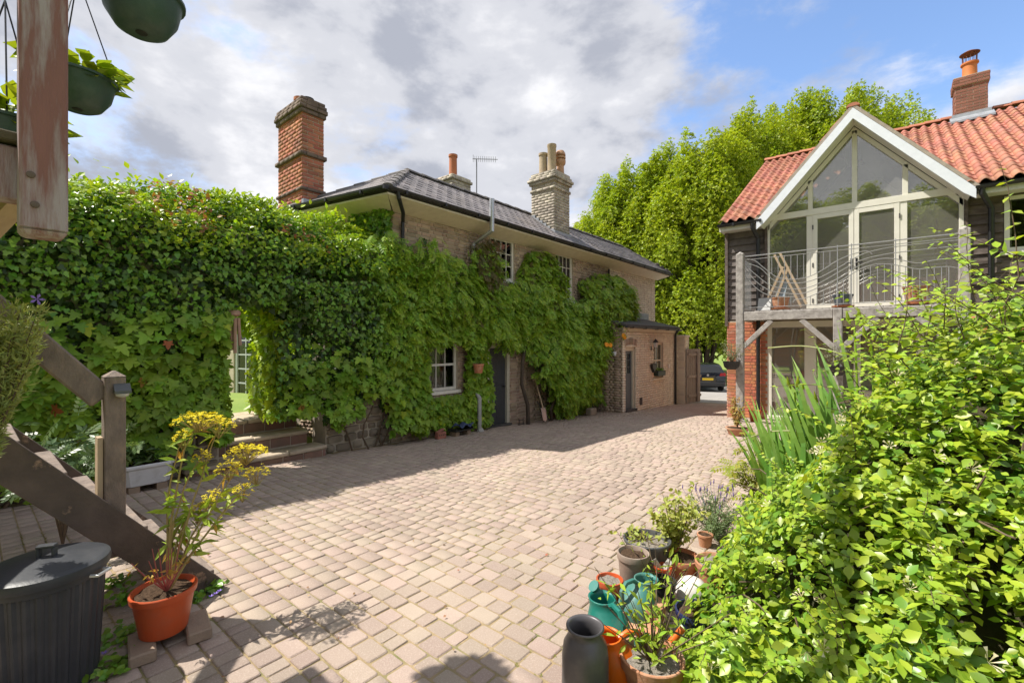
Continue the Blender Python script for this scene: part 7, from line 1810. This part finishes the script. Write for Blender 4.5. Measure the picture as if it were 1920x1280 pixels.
for s in (-1, 1):
    b.prism([V3((s * .868, .55, .98)), V3((s * .868, 2.45, .98)), V3((s * .70, 1.85, 1.37)), V3((s * .685, .70, 1.40))], (s * .012, 0, .006))
b.build('side_window', CGL, car)
for s in (-1, 1):
    for yy in (.78, 3.35):
        b = MB(); b.lathe([(.10, -.1), (.31, -.1), (.325, -.06), (.325, .06), (.31, .1), (.2, .1)], (s * .80, yy, .32), 24, axis=(s, 0, 0)); w = b.build('wheel', TYRE, car, smooth=True)
        b = MB(); b.lathe([(.19, 0), (.20, .02), (.06, .03)], (s * .893, yy, .32), 20, axis=(s, 0, 0)); b.build('rim', RIMM, w, smooth=True)
    b = MB(); b.prism([V3((s * .58, .02, .82)), V3((s * .885, .10, .82)), V3((s * .87, .13, .98)), V3((s * .62, .045, .96))], (0, -.035, 0)); b.build('tail_light', REDL, car)
    b = MB(); b.box(s * .62, -.045, .40, s * .80, -.01, .47); b.build('reflector', REDL, car)
b = MB(); b.box(-.26, -.045, .60, .26, -.015, .71); pl_ = b.build('number_plate', PLATE, car)
b = MB(); b.box(-.80, -.06, .30, .80, .05, .50); b.build('bumper', mat('dark_bumper', (.03, .032, .036), None, rough=.5), car, bevel=.02)
b = MB(); b.lathe([(.02, 0), (.06, .005)], (0, -.02, .86), 14, axis=(0, -1, 0)); b.build('badge', RIMM, car)
cp_ = at_d(1327, 735, 23.4); car.location = (cp_.x, cp_.y, gz(cp_.x, cp_.y)); car.rotation_euler = (0, 0, R(28.5))
# ================================================================ on and under the balcony
def bal(px, w, h, m, label, y=11.3, sauc=True, fill=SOIL):
    p = on_y(px, 575, y); t = make_pot('flower_pot', label, V3((p.x, p.y, .70 if sauc else .682)), w / 2, h, m, .03, .88, fill, group='pots on the balcony')
    if sauc: b = MB(); b.lathe([(w * .40, .682), (w * .52, .695), (w * .53, .72), (w * .50, .72), (w * .40, .70)], (p.x, p.y, 0), 24); b.build('saucer', TERRA, t, smooth=True)
    return V3((p.x, p.y, .70 + h))
q = bal(1580, .36, .24, mat('blue_grey_glaze', (.10, .125, .16), (.13, .155, .19), 5, .35), 'blue grey pot in a red saucer at the middle of the balcony'); tufty('plant', 'small yellowish plant in the blue grey balcony pot', 'plant', q + V3((0, 0, -.03)), 40, .04, .10, TO, .05, YOUNG_SUNLIT)
bal(1717, .40, .32, RTERRA, 'tall ribbed terracotta pot towards the right end of the balcony'); bal(1463, .36, .26, RTERRA, 'pale terracotta pot at the left end of the balcony', 11.4)
p = on_y(1432, 575, 11.25); b = MB(); b.beam((p.x, p.y, .682), (p.x, p.y + .12, .96), .25, .025, up=(0, -1, .2)); tag(b.build('slab', mat('pale_slab', (.50, .50, .49), (.42, .42, .41), 8, .8), origin=p), 'pale square slab leaning beside the left balcony post', 'slab')
ch = thing('folding_chair', 'folded wooden deck chair leaning at the left end of the balcony', 'chair', on_y(1480, 570, 11.7))
for (a, c_) in (((1502, 575), (1452, 478)), ((1512, 570), (1462, 474)), ((1440, 560), (1468, 500)), ((1455, 560), (1478, 500))):
    b = MB(); b.beam(on_y(a[0], a[1], 11.7), on_y(c_[0], c_[1], 11.7), .03, .045); b.build('slat', PALEWOOD, ch)
b = MB(); b.prism([on_y(1452, 560, 11.72), on_y(1470, 560, 11.72), on_y(1482, 505, 11.72), on_y(1468, 505, 11.72)], (0, .01, 0)); b.build('canvas', mat('blue_canvas', (.40, .47, .52), None, rough=.9), ch)
# planters hung on the posts
HB = leafmat('lavender_grey_leaf', (.20, .235, .13), (.25, .27, .15), .2, .02, .7, .3)
for i, (px, lab) in enumerate(((1379, 'grey leaved trailing plant in the black basket on the left balcony post'), (1571, 'grey leaved trailing plant in the black basket on the middle balcony post'))):
    x = pxs[i]; z0 = -.62 if i == 0 else -.66; t = thing('post_planter', 'black wire basket hooked on the ' + ('left' if i == 0 else 'middle') + ' balcony post', 'planter', (x, PY - .2, z0), 'baskets on the balcony posts'); cx_ = x - (.12 if i == 0 else 0)
    b = MB(); b.lathe([(.09, z0), (.15, z0 + .06), (.175, z0 + .17), (.18, z0 + .18), (.165, z0 + .18), (.15, z0 + .14)], (cx_, PY - .26, 0), 18); b.build('basket', BLACKP, t, smooth=True)
    b = MB(); b.beam((cx_, PY - .26, z0 + .15), (x, PY - .08, z0 + .17), .02, .02); b.build('hook', BLACKIRON, t)
    tufty('trailing_plant', lab, 'plant', V3((cx_, PY - .26, z0 + .14)), 520, .14, .50, T_ovate(.12), .06, HB, up=1.1)
# pots at the foot of the left post
p = on_g(1402, 790); make_pot('flower_pot', 'orange pot on the ground just right of the left balcony post', V3((p.x + .12, 11.35, gz(p.x, 11.3))), .14, .25, ORANGEP, .03, .9)
p = on_g(1382, 815); tq_ = make_pot('flower_pot', 'round brown terracotta pot on the paving in front of the left balcony post', p, .20, .14, RTERRA, .03, .9)
tufty('shrub', 'yellowing upright shrub in the brown pot before the left balcony post', 'shrub', p + V3((0, 0, .13)), 420, .10, .62, TO, .06, leafmat('yellowing_leaf', (.42, .33, .08), (.36, .24, .07), .25, .03, .6, .35))
# wall lamp, heart, window box on the lean-to
p = on_x(1220, 650, EX); wl_ = thing('wall_lantern', 'black coach lantern on the lean-to wall between door and window', 'lantern', p)
b = MB(); b.box(EX, p.y - .04, p.z - .12, EX + .02, p.y + .04, p.z + .02); b.tube([V3((EX + .02, p.y, p.z - .06)), V3((EX + .10, p.y, p.z - .10)), V3((EX + .14, p.y, p.z + .0))], .01, 6); b.lathe([(.05, p.z - .02), (.08, p.z + .14), (.10, p.z + .15), (.03, p.z + .24), (.0, p.z + .26)], (EX + .16, p.y, 0), 6); b.build('lantern', BLACKIRON, wl_)
b = MB(); b.lathe([(.052, p.z - .015), (.081, p.z + .135)], (EX + .16, p.y, 0), 6); b.build('lantern_glass', mat('lantern_pane', (.5, .5, .48), None, rough=.1), wl_)
p = on_x(1222, 688, EX); b = MB(); pts = []
for k in range(20):
    a = 2 * math.pi * k / 20; pts.append(V3((EX + .012, p.y + .010 * 16 * math.sin(a) ** 3, p.z + .010 * (13 * math.cos(a) - 5 * math.cos(2 * a) - 2 * math.cos(3 * a) - math.cos(4 * a)))))
b.prism(pts, (.09, 0, 0)); tag(b.build('heart_planter', BLACKP, origin=p), 'dark heart shaped planter on the lean-to wall', 'planter')
p = on_x(1239, 708, EX); wbx = thing('window_box', 'dark green window box on the lean-to sill', 'window box', p); b = MB(); b.box(EX - .03, 14.42, -1.135, EX + .13, 15.06, -.97); b.build('box', mat('dark_green_box', (.03, .05, .04), None, rough=.5), wbx, bevel=.01)
n = 120; P = np.stack([EX + .05 + rng.normal(size=n) * .05, rng.uniform(14.45, 15.03, n), -.96 + rng.random(n) * .08], 1); pc = Pieces('leaf', 'foliage', *TO, 20); pc.add(frames(P, rn(n) + [.3, 0, .8], rn(n), rng.uniform(.03, .06, n)), wbx, IVY); pc.finish()
b = MB(); p = on_x(1152, 662, -6.2); b.lathe([(.03, p.z - .08), (.06, p.z - .05), (.065, p.z + .05), (.06, p.z + .05), (.05, p.z - .03)], (p.x, p.y, 0), 14); b.tube([V3((p.x, p.y, p.z + .05)), V3((p.x - .05, p.y, p.z + .28))], .004, 4); tag(b.build('hanging_jar', mat('white_china', (.7, .72, .8), None, rough=.3), smooth=True, origin=p), 'little white jar hanging among the roses by the lean-to', 'jar')
